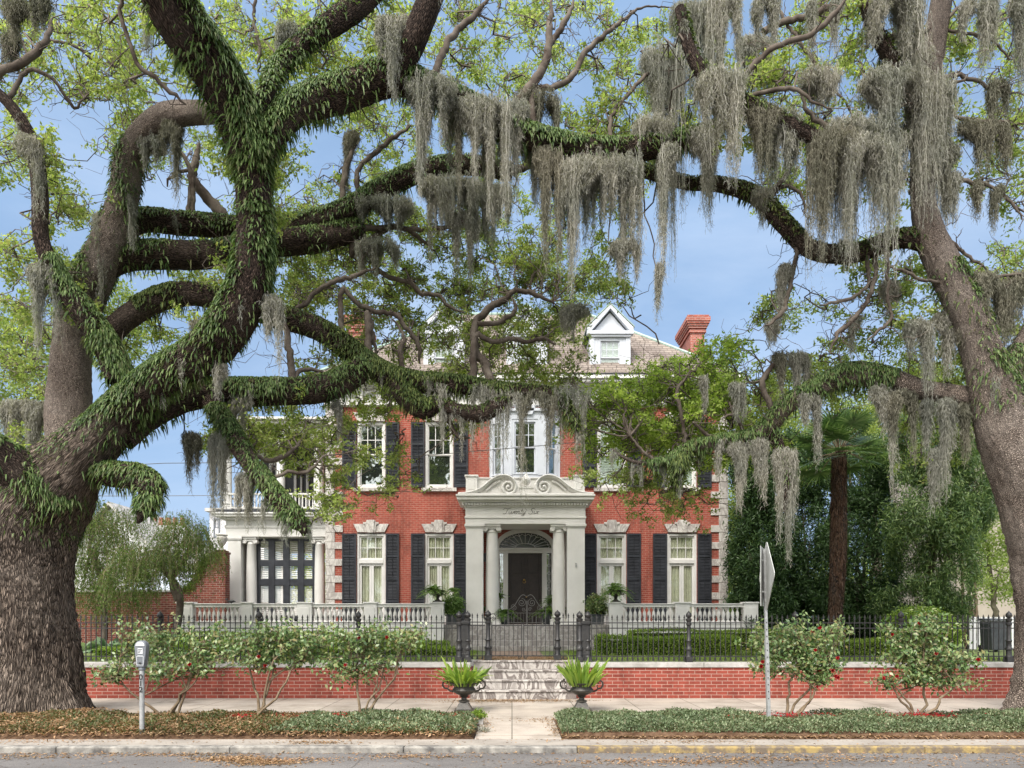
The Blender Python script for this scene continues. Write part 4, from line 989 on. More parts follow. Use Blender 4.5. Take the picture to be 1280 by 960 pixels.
def frames(c):
    T = unit(np.gradient(c, axis=0)); ref = np.array([0., 1., 0.]); U = np.zeros_like(T)
    u = ref - T[0]*T[0].dot(ref); u = u/np.linalg.norm(u)
    for i in range(len(T)):
        u = u - T[i]*T[i].dot(u); u = u/max(np.linalg.norm(u), 1e-6)
        U[i] = u
    return T, U, np.cross(T, U)
def limb_mesh(path, nseg=14, rough=.06, ridge=0, seed=0, flare=None):
    """organic tube: returns V, quads, uv, ring frame"""
    c, r = path[:,:3], path[:,3]; T, U, W_ = frames(c); m = len(c)
    th = 2*np.pi*np.arange(nseg)/nseg; L = np.concatenate([[0], np.cumsum(np.linalg.norm(np.diff(c, axis=0), axis=1))])
    g = np.random.default_rng(seed); ph = g.uniform(0, 6.28, 8)
    A, LL = np.meshgrid(th, L)
    k = 1 + rough*(np.sin(2*A+ph[0]+LL*1.3/.6)+.7*np.sin(3*A+ph[1]-LL*2.2)+.5*np.sin(5*A+ph[2]+LL*3.1))*.5 + g.normal(0, rough*.22, A.shape)
    if ridge:
        k += ridge*np.abs(np.sin(nseg/6*A+ph[3]+1.2*np.sin(LL*1.7+ph[4])))-ridge*.5
    if flare is not None: k += flare(LL)*(.5+.5*np.cos(5*A+ph[5]))**1.5
    R_ = r[:,None]*k
    V = c[:,None,:] + (U[:,None,:]*np.cos(A)[...,None] + W_[:,None,:]*np.sin(A)[...,None])*R_[...,None]
    i = np.arange(m-1)[:,None]*nseg; j = np.arange(nseg)[None,:]; j2 = (j+1) % nseg
    Q = np.stack([i+j, i+j2, i+nseg+j2, i+nseg+j], -1).reshape(-1,4)
    circ = 2*np.pi*np.mean(r)
    u0 = np.broadcast_to(j/nseg*circ, (m-1, nseg)); u1 = np.broadcast_to((j+1)/nseg*circ, (m-1, nseg))
    v0 = np.broadcast_to(L[:-1,None], (m-1, nseg)); v1 = np.broadcast_to(L[1:,None], (m-1, nseg))
    uv = np.stack([np.stack([u0,v0],-1), np.stack([u1,v0],-1), np.stack([u1,v1],-1), np.stack([u0,v1],-1)], 2).reshape(-1,2)
    return V.reshape(-1,3), Q, uv, (c, r, U, W_, T)
def ferns(fr, n, L=.22, t0=0, t1=1, under=.15, mesh_w=.05):
    """little fronds standing out of the upper side of a limb and drooping"""
    c, r, U, W_, T = fr; m = len(c)
    seg = np.linalg.norm(np.diff(c, axis=0), axis=1); ar = seg*(r[:-1]+r[1:]); idx0, idx1 = int(t0*(m-1)), max(int(t1*(m-1)), int(t0*(m-1))+1)
    w = ar[idx0:idx1].copy()
    patch = .25+.75*(np.sin(np.arange(len(w))*.23+c[0,0]*5)+np.sin(np.arange(len(w))*.11+2)>-.8)
    w *= patch; w /= w.sum()
    N = int(n*3.6); i = rng.choice(np.arange(idx0, idx1), N, p=w); f = rng.random(N)
    th = rng.uniform(0, 2*np.pi, N)
    nrm = U[i]*np.cos(th)[:,None] + W_[i]*np.sin(th)[:,None]
    score = nrm[:,2]*1.15 + .28*nrm[:,0]*np.sin(c[0,0]*7) + .3*np.sin(i*.21+th*2)
    keep = (score > rng.uniform(-.25, .55, N)) | (rng.random(N) < under*.45); q_ = c[i]+nrm*r[i][:,None]; blot = np.sin(q_[:,0]*7.3+1)*np.sin(q_[:,1]*6.1)+np.sin(q_[:,2]*8.7+q_[:,0]*4); keep &= (blot > -1.0) | (rng.random(N) < .25)
    i, f, th, nrm = i[keep][:n], f[keep][:n], th[keep][:n], nrm[keep][:n]; N = len(i)
    base = c[i]*(1-f[:,None]) + c[np.minimum(i+1, m-1)]*f[:,None] + nrm*(r[i]*.97)[:,None]
    Ls = L*rng.uniform(.55, 1.25, N); d = unit(nrm + .55*rng.normal(size=(N,3)) + np.array([0,0,.25]))
    k = 5; t = np.linspace(0, 1, k)[None,:,None]
    droop = np.array([0,0,-1.])[None,None,:]
    path = base[:,None,:] + d[:,None,:]*Ls[:,None,None]*(t-.25*t**2) + droop*(Ls[:,None,None])*(.8*t**2)
    wd = (mesh_w*rng.uniform(.6, 1.1, N))[:,None]*np.array([.35, 1, .95, .7, .12])[None,:]
    return ribbons(path, wd, unit(np.cross(d, rng.normal(size=(N,3))+np.array([0,0,1.2]))))
def moss_clump(x0, x1, ytop, length, Y, dens=1.0, slope=0, depth=.25, seed=0, tails=None):
    """beard of Spanish moss in photo-pixel units at distance Y: x0..x1 wide, hanging length px, ending in tapered tails"""
    g = np.random.default_rng(seed+int(x0*7+ytop)); s = Y/F
    w = (x1-x0)*s; Lm = length*s
    n = int(max(16, 190*w*dens + 26*dens)); k = int(max(6, min(30, Lm/.05)))
    nt = tails or max(1, int(round(w/.17))); tx = np.sort(g.uniform(.05, .95, nt)); tl = g.uniform(.35, 1, nt); tl[g.integers(nt)] = 1; ts = g.uniform(.5, 1.1, nt)*.45/(nt+.6)
    u = g.beta(1.25, 1.25, n)
    wgt = tl[None,:]*np.exp(-((u[:,None]-tx[None,:])/ts[None,:])**2*.5); prof = np.maximum(wgt.max(1), .20)
    Ls = Lm*prof*(g.uniform(.03, 1, n)**.62)
    arch_ = .22*min(Lm, w)*(2*u-1)**2
    top = np.stack([(x0-PX0)*s + u*w, Y + g.normal(0, depth*.45, n), HZ-(ytop+slope*u*(x1-x0)-YH)*s + g.uniform(-.16, .03, n) - arch_*g.uniform(.2, 1, n)], 1)
    t = np.linspace(0, 1, k)
    dr = g.normal(0, .020, (n, k, 2)); dr = .5*dr + .5*np.roll(dr, 1, 1); dr[:,0] = 0; wob = np.cumsum(dr, 1); wob -= wob.mean(1, keepdims=True)*t[None,:,None]
    near = tx[np.argmax(wgt, axis=1)]; pull = (near-u)*w*.8
    path = np.zeros((n, k, 3)); path[:,:,0] = top[:,0,None] + pull[:,None]*t[None,:]**1.1 + wob[:,:,0]*.6; path[:,:,1] = top[:,1,None] + wob[:,:,1]*.6; path[:,:,2] = top[:,2,None] - Ls[:,None]*t[None,:]
    wd = (.0085*g.uniform(.6, 1.3, n))[:,None]*np.linspace(1.15, .4, k)[None,:]
    a = g.uniform(0, np.pi, n); side = np.stack([np.cos(a), np.sin(a), np.zeros(n)], 1)
    parts = [ribbons(path, wd, side)]
    nc = int(n*k*.8); ii = g.integers(0, n, nc); jj = g.integers(0, k, nc); b = path[ii, jj] + g.normal(0, .008, (nc, 3))
    d = unit(g.normal(size=(nc,3))*np.array([1,1,.4]) + np.array([0,0,-.9])); l = g.uniform(.03, .075, nc)
    tt = np.linspace(0, 1, 4)[None,:,None]; e = unit(np.cross(d, g.normal(size=(nc,3))))
    cp = b[:,None,:] + d[:,None,:]*l[:,None,None]*tt + e[:,None,:]*(l[:,None,None]*.35)*np.sin(tt*3.1) + np.array([0,0,-1.])*l[:,None,None]*.6*tt**2
    parts.append(ribbons(cp, np.full((nc,4), .0062)*np.array([1,1,.8,.4]), unit(np.cross(d, e))))
    return cat(parts)
def wiggle(a, b, n=8, amp=.08, r0=.03, r1=.008, g=rng):
    a, b = np.asarray(a, float), np.asarray(b, float); t = np.linspace(0, 1, n)[:,None]
    L = np.linalg.norm(b-a); o = np.cumsum(g.normal(0, amp*L/n**.5, (n,3)), 0); o -= o[0] + (o[-1]-o[0])*t
    p = a+(b-a)*t+o; return np.hstack([p, (r0+(r1-r0)*t)])
def thin_tubes(paths, nseg=4):
    parts = []
    for p in paths:
        c, r = p[:,:3], p[:,3]; T, U, W_ = frames(c); th = 2*np.pi*np.arange(nseg)/nseg
        V = (c[:,None,:] + (U[:,None,:]*np.cos(th)[None,:,None] + W_[:,None,:]*np.sin(th)[None,:,None])*r[:,None,None]).reshape(-1,3)
        m = len(c); i = np.arange(m-1)[:,None]*nseg; j = np.arange(nseg)[None,:]; j2 = (j+1) % nseg
        parts.append((V, np.stack([i+j, i+j2, i+nseg+j2, i+nseg+j], -1).reshape(-1,4)))
    return cat(parts)

# ------------------------------------------------------------------ the two live oaks, traced limb by limb (px, py, radius px, distance)
def trace(rows):                                                     # a limb seen off the lens axis looks wider than it is: take that back out
    return np.array([[*P(a, b, Y), r*Y/F*.97/math.sqrt(1+((a-PX0)/F)**2+.5*((b-YH)/F)**2)] for a, b, r, Y in rows])
OAK_L = [   # name, rows, segs, ridge, fern count, fern t0..t1, frond length, bark
 ('trunk',  [(30,905,92,13.7),(32,870,80,13.7),(34,820,70,13.7),(33,760,64,13.7),(33,700,67,13.7),(40,650,68,13.6),(62,612,62,13.5),(95,575,46,13.4),(127,543,36,13.3),(150,518,28,13.2)], 84, .05, 900, .55, 1, .17, 'barkbase'),
 ('limb',  [(55,640,46,13.6),(75,600,44,13.5),(100,572,38,13.4),(127,543,34,13.3),(160,508,30,13.2),(205,470,27,13.0),(255,440,28,12.8),(290,400,30,12.6),(312,352,27,12.5),(318,300,25,12.4),(317,240,24,12.3),(313,195,26,12.2)], 60, .05, 6500, 0, 1, .17, 'bark'),
 ('limb', [(313,198,29,12.2),(292,135,32,12.0),(257,72,36,11.6),(222,22,38,11.2),(190,-40,38,10.8),(150,-110,36,10.2)], 40, .05, 2600, 0, 1, .30, 'bark'),
 ('limb', [(310,215,24,12.2),(335,170,23,12.3),(370,136,23,12.5),(425,116,25,12.8),(485,98,24,13),(540,112,18,13.2),(600,140,17,13.4),(660,170,17,13.6),(735,187,16,13.8),(800,186,16,14),(862,172,13,14.2),(895,160,9,14.4),(925,150,2,14.5)], 30, .04, 4600, 0, 1, .26, 'bark'),
 ('limb', [(488,104,16,13),(508,66,19,12.8),(525,30,19,12.6),(550,-30,18,12.4)], 26, .05, 120, 0, .4, .2, 'bark'),
 ('limb', [(308,170,10,12.1),(330,120,11,12.1),(352,82,13,12.6),(395,44,15,12.9),(440,12,17,13.1),(480,-25,17,13.3)], 22, .04, 620, .1, 1, .24, 'bark'),
 ('limb', [(78,650,36,14.6),(86,570,33,14.8),(87,490,30,15),(92,425,28,15),(104,368,30,14.9),(130,318,26,14.8),(152,258,22,14.7),(162,200,21,14.6),(190,158,19,14.4),(225,142,18,14.2),(300,140,14,13.2)], 34, .04, 900, .38, .72, .22, 'barkgrey'),
 ('limb', [(112,345,24,14.8),(150,322,22,15),(205,318,20,15.2),(270,318,19,15.6),(340,305,18,16),(400,298,17,16.4),(450,285,15,16.8)], 24, .04, 1500, .1, 1, .24, 'bark'),
 ('limb', [(135,300,18,14.8),(175,276,17,15.4),(230,280,17,15.8),(300,284,15,16.2),(370,282,15,16.4),(432,263,14,16.6),(478,236,14,16.8),(525,215,14,17),(580,206,13,17.2),(640,215,11,17.4)], 24, .04, 2000, .05, 1, .24, 'bark'),
 ('limb', [(150,475,20,13.3),(132,432,19,13.2),(102,388,18,13),(75,352,15,12.9),(52,300,12,12.8),(50,245,12,12.7),(42,185,11,12.6),(20,140,9,12.5),(-15,105,8,12.4)], 22, .04, 1500, 0, .45, .24, 'bark'),
 ('limb', [(125,428,17,14.9),(160,396,17,15),(205,372,17,15.2),(250,368,16,15.4),(300,382,16,15.6),(350,396,16,15.6),(400,412,15,15.6),(440,440,15,15.6),(478,466,15,15.6),(520,478,14,15.6),(570,480,12,15.6),(625,488,10,15.6),(690,492,8,15.6),(712,515,6,15.5),(722,540,3,15.4)], 24, .04, 4300, .1, 1, .24, 'bark'),
 ('limb', [(150,545,24,13.4),(195,512,22,13.8),(250,492,20,14.2),(330,490,19,14.6),(395,488,18,15),(435,472,17,15.3),(462,450,14,15.6)], 26, .04, 2600, .05, 1, .24, 'bark'),
 ('limb', [(490,468,12,15.6),(508,495,15,15.5),(530,512,14,15.5),(550,505,10,15.5),(575,514,9,15.4),(602,517,11,15.4),(625,505,9,15.4),(640,496,3,15.4)], 20, .04, 1100, 0, 1, .22, 'bark'),
 ('limb', [(262,500,13,14.2),(285,535,13,13.9),(312,578,13,13.6),(340,615,13,13.4),(368,648,13,13.2),(378,660,7,13.1),(380,670,2,13.1)], 20, .04, 1000, .1, 1, .24, 'bark'),
 ('limb', [(100,580,19,13.6),(135,592,19,13.3),(170,596,19,13.1),(188,608,18,13),(186,628,15,12.9),(178,644,8,12.8),(172,654,2,12.8)], 22, .04, 1000, .1, 1, .24, 'bark'),
 ('limb', [(70,640,40,13.4),(35,602,36,13.1),(0,570,28,12.8),(-45,545,24,12.5)], 28, .04, 1500, 0, 1, .28, 'bark'),
]
OAK_R = [
 ('trunk', [(1338,905,84,13.4),(1336,870,74,13.4),(1330,810,66,13.4),(1326,750,62,13.4),(1318,690,58,13.4),(1300,640,54,13.4),(1280,585,50,13.4),(1262,535,46,13.4),(1246,495,36,13.4),(1230,450,28,13.4),(1213,400,27,13.4),(1190,350,25,13.4),(1165,300,21,13.4),(1153,250,17,13.4),(1153,190,17,13.4),(1160,100,17,13.3),(1172,30,17,13.2),(1185,-50,16,13.1)], 56, .04, 900, .42, .62, .2, 'barkgrey'),
 ('limb', [(1250,500,30,13.4),(1262,470,24,13.5),(1285,430,22,13.6),(1315,380,20,13.7)], 24, .04, 350, 0, .5, .2, 'barkgrey'),
 ('limb', [(1235,500,17,13.5),(1195,494,14,13.8),(1150,487,15,14),(1110,474,16,14.2),(1062,468,16,14.4),(1020,486,14,14.6),(985,505,13,14.8),(964,530,12,15),(938,546,10,15.1),(900,551,9,15.2),(862,560,8,15.3),(838,574,6,15.3),(805,579,3,15.4),(782,573,2.2,15.4),(766,562,1.4,15.4)], 22, .04, 3100, .22, .92, .24, 'barkgrey'),
 ('limb', [(965,535,8,15),(977,570,8,14.9),(985,600,7,14.8),(980,640,2,14.8)], 12, .04, 60, 0, 1, .2, 'bark'),
 ('limb', [(862,560,8,15.3),(850,580,10,15.2),(845,596,7,15.2),(843,607,2,15.2)], 12, .04, 420, 0, 1, .22, 'bark'),
 ('limb', [(1168,305,16,13.4),(1125,298,14,13.6),(1070,316,13,13.9),(1015,312,13,14.2),(980,280,12,14.5),(945,245,12,14.8),(900,231,10,15),(855,228,9,15.1),(800,212,9,15.3),(740,195,7,15.4)], 20, .04, 900, .0, 1, .2, 'bark'),
 ('limb', [(1153,170,12,13.4),(1105,180,12,13.2),(1050,190,12,13),(1010,168,11,12.9),(965,145,11,12.8),(925,125,11,12.7),(888,102,12,12.6),(862,62,9,12.6),(850,10,8,12.6)], 20, .04, 500, 0, 1, .2, 'bark'),
 ('limb', [(1160,110,10,13.3),(1120,80,11,13.1),(1095,40,11,13),(1075,-20,11,12.9)], 16, .04, 100, 0, 1, .2, 'bark'),
]
THIN = {'L': [
 [(611,470,7),(606,452,7),(594,440,7),(593,420,6),(597,400,6),(614,383,6),(634,373,5),(644,363,4),(667,367,4),(694,380,3)],
 [(594,420,5),(614,427,4),(640,423,4),(660,427,3),(680,423,3),(694,432,2)], [(597,405,4),(615,404,4),(632,398,4),(645,385,3),(640,372,3)],
 [(467,330,4),(487,347,4),(510,353,4),(527,367,4),(550,370,3),(560,383,3),(580,390,2)], [(427,363,4),(447,380,4),(474,390,4),(494,393,4),(510,413,4),(524,433,4),(524,455,3)],
 [(460,390,5),(464,413,5),(472,445,5)], [(635,148,9),(667,103,8),(684,73,7),(687,33,6),(690,-5,5)], [(667,113,6),(694,110,5),(720,90,5),(730,67,5),(760,40,4),(784,20,3),(810,7,2)],
 [(545,90,7),(552,68,6),(565,45,6),(594,17,5),(614,-5,4)], [(687,55,5),(707,27,5),(720,-5,5)], [(764,147,3),(787,117,3),(810,93,3),(840,77,2)], [(447,213,4),(470,190,4),(490,173,4),(517,157,3)],
 [(440,320,5),(447,313,5),(464,300,5),(490,283,4),(514,290,4),(544,313,3)], [(497,285,4),(540,287,4),(570,280,3),(594,267,3)], [(152,-5,4),(152,23,4),(163,57,4),(173,80,4),(193,97,4),(213,113,4),(232,130,4)],
 [(-10,95,8),(30,78,8),(50,60,7),(62,40,5),(66,20,4)], [(33,88,4),(57,93,4),(73,107,3),(87,127,3),(93,135,3),(105,123,2)], [(62,50,3),(93,57,3),(110,70,3),(123,78,3),(140,80,2)],
 [(290,285,10),(273,263,10),(253,240,9),(240,220,8),(246,195,6),(250,180,5)], [(238,215,4),(222,185,3),(220,170,2)], [(240,216,3),(215,220,3),(208,232,2)],
 [(366,475,6),(363,450,6),(358,415,5),(352,395,4)], [(372,465,4),(395,462,3),(412,470,2)], [(205,190,5),(196,160,5),(205,130,4)],
 [(320,-5,3),(318,30,3),(325,60,3),(322,80,3)], [(560,520,3),(572,545,3),(590,548,2)], [(280,545,3),(300,560,3),(330,575,4),(355,570,4),(375,555,3)], [(340,600,3),(360,590,3),(385,590,3),(400,575,2)],
 [(430,262,5),(428,235,5),(436,200,5),(445,180,4)], [(345,395,4),(375,385,4),(400,360,4),(440,345,4),(470,335,3)], [(640,215,6),(668,205,7),(690,212,6),(697,215,4)], [(505,470,4),(500,440,4),(505,420,3),(490,400,3)]],
 'R': [
 [(925,107,4),(940,83,5),(963,63,5),(986,52,5),(1013,43,5),(1040,20,5),(1060,-5,5)], [(955,40,7),(963,33,6),(986,25,6),(1013,20,6),(1036,10,6),(1052,-4,4)], [(940,118,4),(963,115,4),(986,110,4),(1003,117,3),(1020,130,2),(1040,138,2)],
 [(963,-3,3),(990,40,3),(1020,80,3),(1053,123,2),(1083,167,2)], [(1133,47,4),(1160,37,4),(1186,20,4),(1216,-3,3)], [(1165,120,3),(1193,143,3),(1220,152,4),(1253,153,4),(1285,155,4)], [(1170,35,3),(1200,40,3),(1240,50,3),(1262,75,2)],
 [(1160,225,4),(1193,227,4),(1216,227,4),(1240,233,3),(1263,253,3),(1278,273,2)], [(963,240,4),(980,223,4),(996,193,4)], [(978,233,3),(1000,240,3),(1006,267,3)], [(1180,352,3),(1156,350,3),(1133,340,3),(1110,333,3)], [(1095,330,4),(1093,350,4),(1086,370,4),(1073,393,4),(1050,413,4),(1036,440,3)],
 [(1110,335,3),(1110,377,3),(1116,397,3),(1100,410,3),(1085,425,2)], [(1086,353,3),(1070,370,3),(1050,377,3),(1025,380,2)], [(966,515,5),(953,480,5),(966,457,4),(983,448,3)], [(995,315,4),(990,347,4),(985,370,4),(976,393,4),(956,408,3)],
 [(1170,270,3),(1186,297,3),(1211,322,3),(1235,335,2)], [(1120,80,5),(1090,110,5),(1115,135,4),(1140,128,4)], [(1160,100,3),(1200,95,4),(1240,110,3),(1285,120,3)], [(1110,95,4),(1150,108,4),(1195,103,3),(1210,95,2)],
 [(900,552,3),(880,540,3),(868,528,2)], [(930,545,3),(921,520,3),(905,522,2)], [(858,560,3),(852,520,3),(846,490,3),(858,470,2)], [(820,578,3),(800,560,2),(785,540,2)], [(1200,380,4),(1240,350,4),(1285,340,4)], [(1050,190,5),(1035,160,5),(1010,140,4),(1000,110,4)]]}
MOSS = {'L': [(505,572,100,95,13),(568,640,125,130,13.2),(628,662,125,125,13.4),(665,702,185,155,13.5),(698,752,200,140,13.6),(745,802,198,120,13.8),(770,795,210,140,13.8),(800,858,60,230,13.6),(825,850,180,150,13.6),(836,905,5,160,13.8),(690,735,190,95,13.9),(725,775,195,90,14.0),(650,690,175,110,13.9),(600,640,150,90,13.8),(540,590,110,75,13.6),(790,840,150,110,14),(855,900,160,110,14),
   (430,450,165,85,13.8),(445,520,248,38,16.6),(520,605,222,62,16.9),(575,640,232,70,17),(445,500,300,40,16.6),(588,620,480,95,15.4),(615,655,488,120,15.4),(650,700,490,112,15.4),(690,738,482,115,15.3),(562,595,505,60,15.4),(545,560,480,80,15.4),
   (262,292,540,110,13.8),(296,322,590,60,13.5),(325,350,622,45,13.3),(228,250,540,60,14),(350,368,650,28,13.1),(36,72,330,100,12.8),(18,52,170,95,12.5),(2,40,0,48,12),(40,64,-5,40,12),(118,132,268,98,14.6),(205,228,150,95,14.2),(168,200,165,40,14.4),(150,166,235,70,14.6),
   (0,30,500,70,15.5),(15,60,500,110,16.5),(330,352,370,90,12.4),(268,286,455,30,12.7),(238,262,400,60,12.6),(480,505,60,60,12.9),(345,375,30,60,13.5),(470,510,20,90,13.0),(415,425,500,50,15.2),(290,310,495,55,14.3),(192,206,470,30,13),(640,700,120,50,13.8),
   (700,740,380,40,15),(760,800,300,45,16),(5,25,40,60,12.2),(560,600,265,80,17),(530,545,220,100,16.9),(180,190,10,60,12.5),(560,575,100,130,13.2),(602,618,140,130,13.3),(520,532,120,120,13),(820,830,330,60,13.6)],
 'R': [(1085,1152,-10,120,12.8),(1020,1080,175,130,13.4),(1060,1130,165,115,13.5),(1120,1180,150,95,13.5),(1100,1160,60,110,13.3),(940,1000,145,80,13.1),(870,930,90,110,13),(1040,1100,160,60,13.3),(1075,1130,90,100,12.9),(1105,1190,95,150,13),(1010,1065,165,150,12.9),(1045,1120,175,150,12.9),(1030,1100,150,110,13),(1160,1200,180,85,13.1),(940,975,-5,60,12.8),(920,965,45,70,12.8),(885,925,-10,190,12.6),(930,975,130,85,12.7),(965,995,150,60,12.9),(995,1050,90,40,12.9),
   (1225,1246,-5,90,13),(1262,1280,-5,110,13),(1195,1230,150,65,13.2),(1225,1262,152,60,13.2),(1240,1256,232,45,13.3),(1216,1226,228,40,13.3),(910,935,552,80,15),(938,960,548,70,14.9),(966,996,560,130,14.8),(1000,1025,490,80,14.5),(1085,1122,482,125,14.1),(1110,1145,488,75,14),
   (1150,1165,500,60,13.9),(1172,1192,498,115,13.7),(1162,1182,560,70,13.7),(1195,1210,505,70,13.6),(1130,1165,400,80,13.7),(1165,1200,390,75,13.6),(1196,1225,400,50,13.4),(1215,1245,340,90,13.3),(1240,1270,350,95,13.4),(1262,1285,340,80,13.4),(972,992,330,75,14.3),(955,975,400,25,14.4),(985,1010,440,70,14.8),(965,985,440,50,14.9),
   (1062,1078,395,40,14),(1100,1122,350,40,14),(912,930,478,45,15.2),(875,884,470,40,15.3),(1235,1260,100,60,13),(1180,1200,215,60,13.2),(1048,1062,300,30,13.2),(940,965,235,40,14.6),(1040,1055,-5,60,12.9),(1200,1222,0,50,13),(895,905,550,40,15.1),(840,850,585,30,15.2),(1010,1018,0,70,12.9)]}
DENS = ["54323554322221024132", "22423343334341433142", "31421144212431332125", "52123233131120021225", "42103565555210311013", "35212667777620403425", "62331356677610144434",
        "51221134455567755442", "41238854112288632330", "31115662000155100000"]
root_twigs = []
def build_oak(label, limbs, thin, moss, side, seed):
    base = P(limbs[0][1][1][0], 882, limbs[0][1][1][3]); base[2] = 0
    root = empty('live_oak', base, label, 'tree', 'live oaks between street and house')
    objs = []; frs = []
    for i, (nm, rows, seg, ridge, nf, t0, t1, fl, bk) in enumerate(limbs):
        p = crpath(trace(rows), .07 if seg > 30 else .09)
        flare = (lambda L: .42*np.exp(-L/.42)) if nm == 'trunk' else None
        V, Q, uv, fr = limb_mesh(p, seg, .07, ridge, seed+i, flare)
        o = np_mesh(nm, V, Q, M[bk], root, smooth=True, uv=uv); objs.append(o); frs.append(fr)
        if nf:
            fv, fq = ferns(fr, int(nf*(3.6 if i != 12 else 2)), fl*(.62 if fl > .18 else .8), t0, t1, mesh_w=.031)
            dark = (nm == 'limb' and i in (2, 9, 11)) or side == 'R'
            np_mesh('resurrection_fern', fv, fq, M['ferndark' if (i in (10,12) or (side == 'R' and i > 3)) else 'fern'], o)
    C = np.concatenate([f[0] for f in frs]); Rr = np.concatenate([f[1] for f in frs])
    own = np.concatenate([np.full(len(f[0]), i) for i, f in enumerate(frs)])
    # traced secondary branches, each growing at the depth of the limb next to them
    tubes = []; nodes = []
    for rows in thin:
        px, py, r0 = rows[0]
        d = [min((abs(px-(PX0+c[0]*F/c[1]))+abs(py-(YH-(c[2]-HZ)*F/c[1])), c[1]) for c in C[::3]) for _ in (0,)][0]
        Y0 = d[1] if d[0] < 90 else 14.5
        if 12 < d[0] < 75 and py > 5:
            cx_ = PX0+C[:,0]*F/C[:,1]; cy_ = YH-(C[:,2]-HZ)*F/C[:,1]; jn = int(np.argmin(np.abs(cx_-px)+np.abs(cy_-py))); rows = [(float(cx_[jn]), float(cy_[jn]), r0+1.5)]+list(rows)
        rows = list(rows[:-1])+[(rows[-1][0], rows[-1][1], 1.3)]
        rr = [(a, b, r*.85, Y0 + (k*.08 if side == 'L' else -k*.05)) for k, (a, b, r) in enumerate(rows)]
        p = crpath(trace(rr), .08); p[:,:3] += rng.normal(0, .012, (len(p),3)); tubes.append(p); nodes.append(p[::3,:3])
    side_tw = []
    for p in tubes:
        for _ in range(int(3+len(p)*.22)):
            j = rng.integers(1, len(p)); L_ = rng.uniform(.25, .9); e_ = p[j,:3]+unit(rng.normal(size=3)*np.array([1,.6,.8])+np.array([0,0,.1]))*L_
            w_ = wiggle(p[j,:3], e_, 7, .22, .011, .003); side_tw.append(w_)
            for _ in range(2): k_ = rng.integers(2,6); side_tw.append(wiggle(w_[k_,:3], w_[k_,:3]+unit(rng.normal(size=3))*L_*.5, 5, .22, .006, .0025))
    root_twigs.append(side_tw)
    for p in tubes:
        V, Q = thin_tubes([p], 7); np_mesh('branch', V, Q, M['twig'], root, smooth=True)
    # moss beards; one that would hang free gets the twig it hangs from
    hang = []; NT = np.concatenate([C[::3]]+[p_[::2,:3] for p_ in tubes]); RT = np.concatenate([Rr[::3]]+[p_[::2,3] for p_ in tubes])
    tpx = PX0+NT[:,0]*F/NT[:,1]; tpy = YH-(NT[:,2]-HZ)*F/NT[:,1]; tr_ = RT*F/NT[:,1]
    for k, mrow in enumerate(moss):
        x0, x1, yt, ln, Y = mrow
        mid = P((x0+x1)/2, yt, Y); j = int(np.argmin(np.linalg.norm(C-np.array(mid), axis=1)))
        big = (x1-x0) > 45
        dpx = np.hypot(tpx-(x0+x1)/2, tpy-yt)-tr_; jj = int(np.argmin(dpx))
        if dpx[jj] > 5 and 0 < yt:
            a_ = NT[jj]; Y = float(a_[1]); pa, pb = P(x0, yt+4, Y), P(x1, yt+2, Y)
            if tpx[jj] > x1-5: pa, pb = pb, pa
            w1 = wiggle(a_, pa, 12, .05, .018, .011); w2 = wiggle(pa, pb, 9, .05, .011, .004); hang += [w1, w2]
        light = (470 < yt < 530 and 540 < x0 < 740) or yt > 600
        v, q = moss_clump(x0, x1, yt, ln*(1.25 if big else 1.15), Y, dens=(.85 if light else 4.2 if big else 3.4), seed=k, depth=.3 if big else .12)
        np_mesh('spanish_moss', v, q, M['mossdark'] if (yt < 60 and x0 < 60) or (x0 > 1190 and yt > 90) or k % 7 == 3 else M['moss'], objs[own[j]])
    # little wisps everywhere along the limbs
    V, Q = thin_tubes(hang if hang else [tubes[0][:3]], 5); np_mesh('moss_twigs', V, Q, M['twig'], root)
    wis = []
    for i, fr in enumerate(frs):
        if i == 0 and side == 'L': idx = []
        else: idx = range(2, len(fr[0]), 5)
        for a in idx:
            if rng.random() < .5:
                c, r = fr[0][a], fr[1][a]; s = F/c[1]; px = PX0+c[0]*s; py = YH-(c[2]-HZ-(-r*.6))*s
                wis.append(moss_clump(px-4, px+4+rng.uniform(0,8), py, rng.uniform(10, 42), c[1]+rng.uniform(-r, r), .7, depth=.05, seed=a+i*50))
    v, q = cat(wis); np_mesh('moss_wisps', v, q, M['moss'], root)
    return root, C, nodes, frs
# crown: leaf sprays in every part of the canopy the photograph shows, each on its own twig
oaks = {}
oaks['L'] = build_oak('huge live oak at the left, broad furrowed trunk, fern-covered limbs reaching over the house', OAK_L, THIN['L'], MOSS['L'], 'L', 3)
oaks['R'] = build_oak('live oak at the right edge, leaning grey trunk, low limb hung with moss', OAK_R, THIN['R'], MOSS['R'], 'R', 40)
sky_holes = [(20,260,45),(100,150,45),(225,240,50),(210,570,60),(880,300,75),(900,380,60),(940,430,40),(820,350,45),(790,290,20),(1215,280,55),(1230,180,30),(350,430,50),(300,440,25),(430,170,30),(560,90,22),(640,70,18),(420,205,22),(1000,270,30),(520,320,14),(180,370,15),(1180,90,18),(762,430,42),(1047,560,62),(800,440,30),(690,440,18),(345,610,42),(295,600,34),(390,625,30),(330,575,20),(650,560,45),(1090,380,12),(800,90,16),(60,100,20),(380,230,18)]
def in_hole(px, py): return any((px-a)**2+(py-b)**2 < (r*.95)**2 for a, b, r in sky_holes)
crown = {'L': [[], [], []], 'R': [[], [], []]}
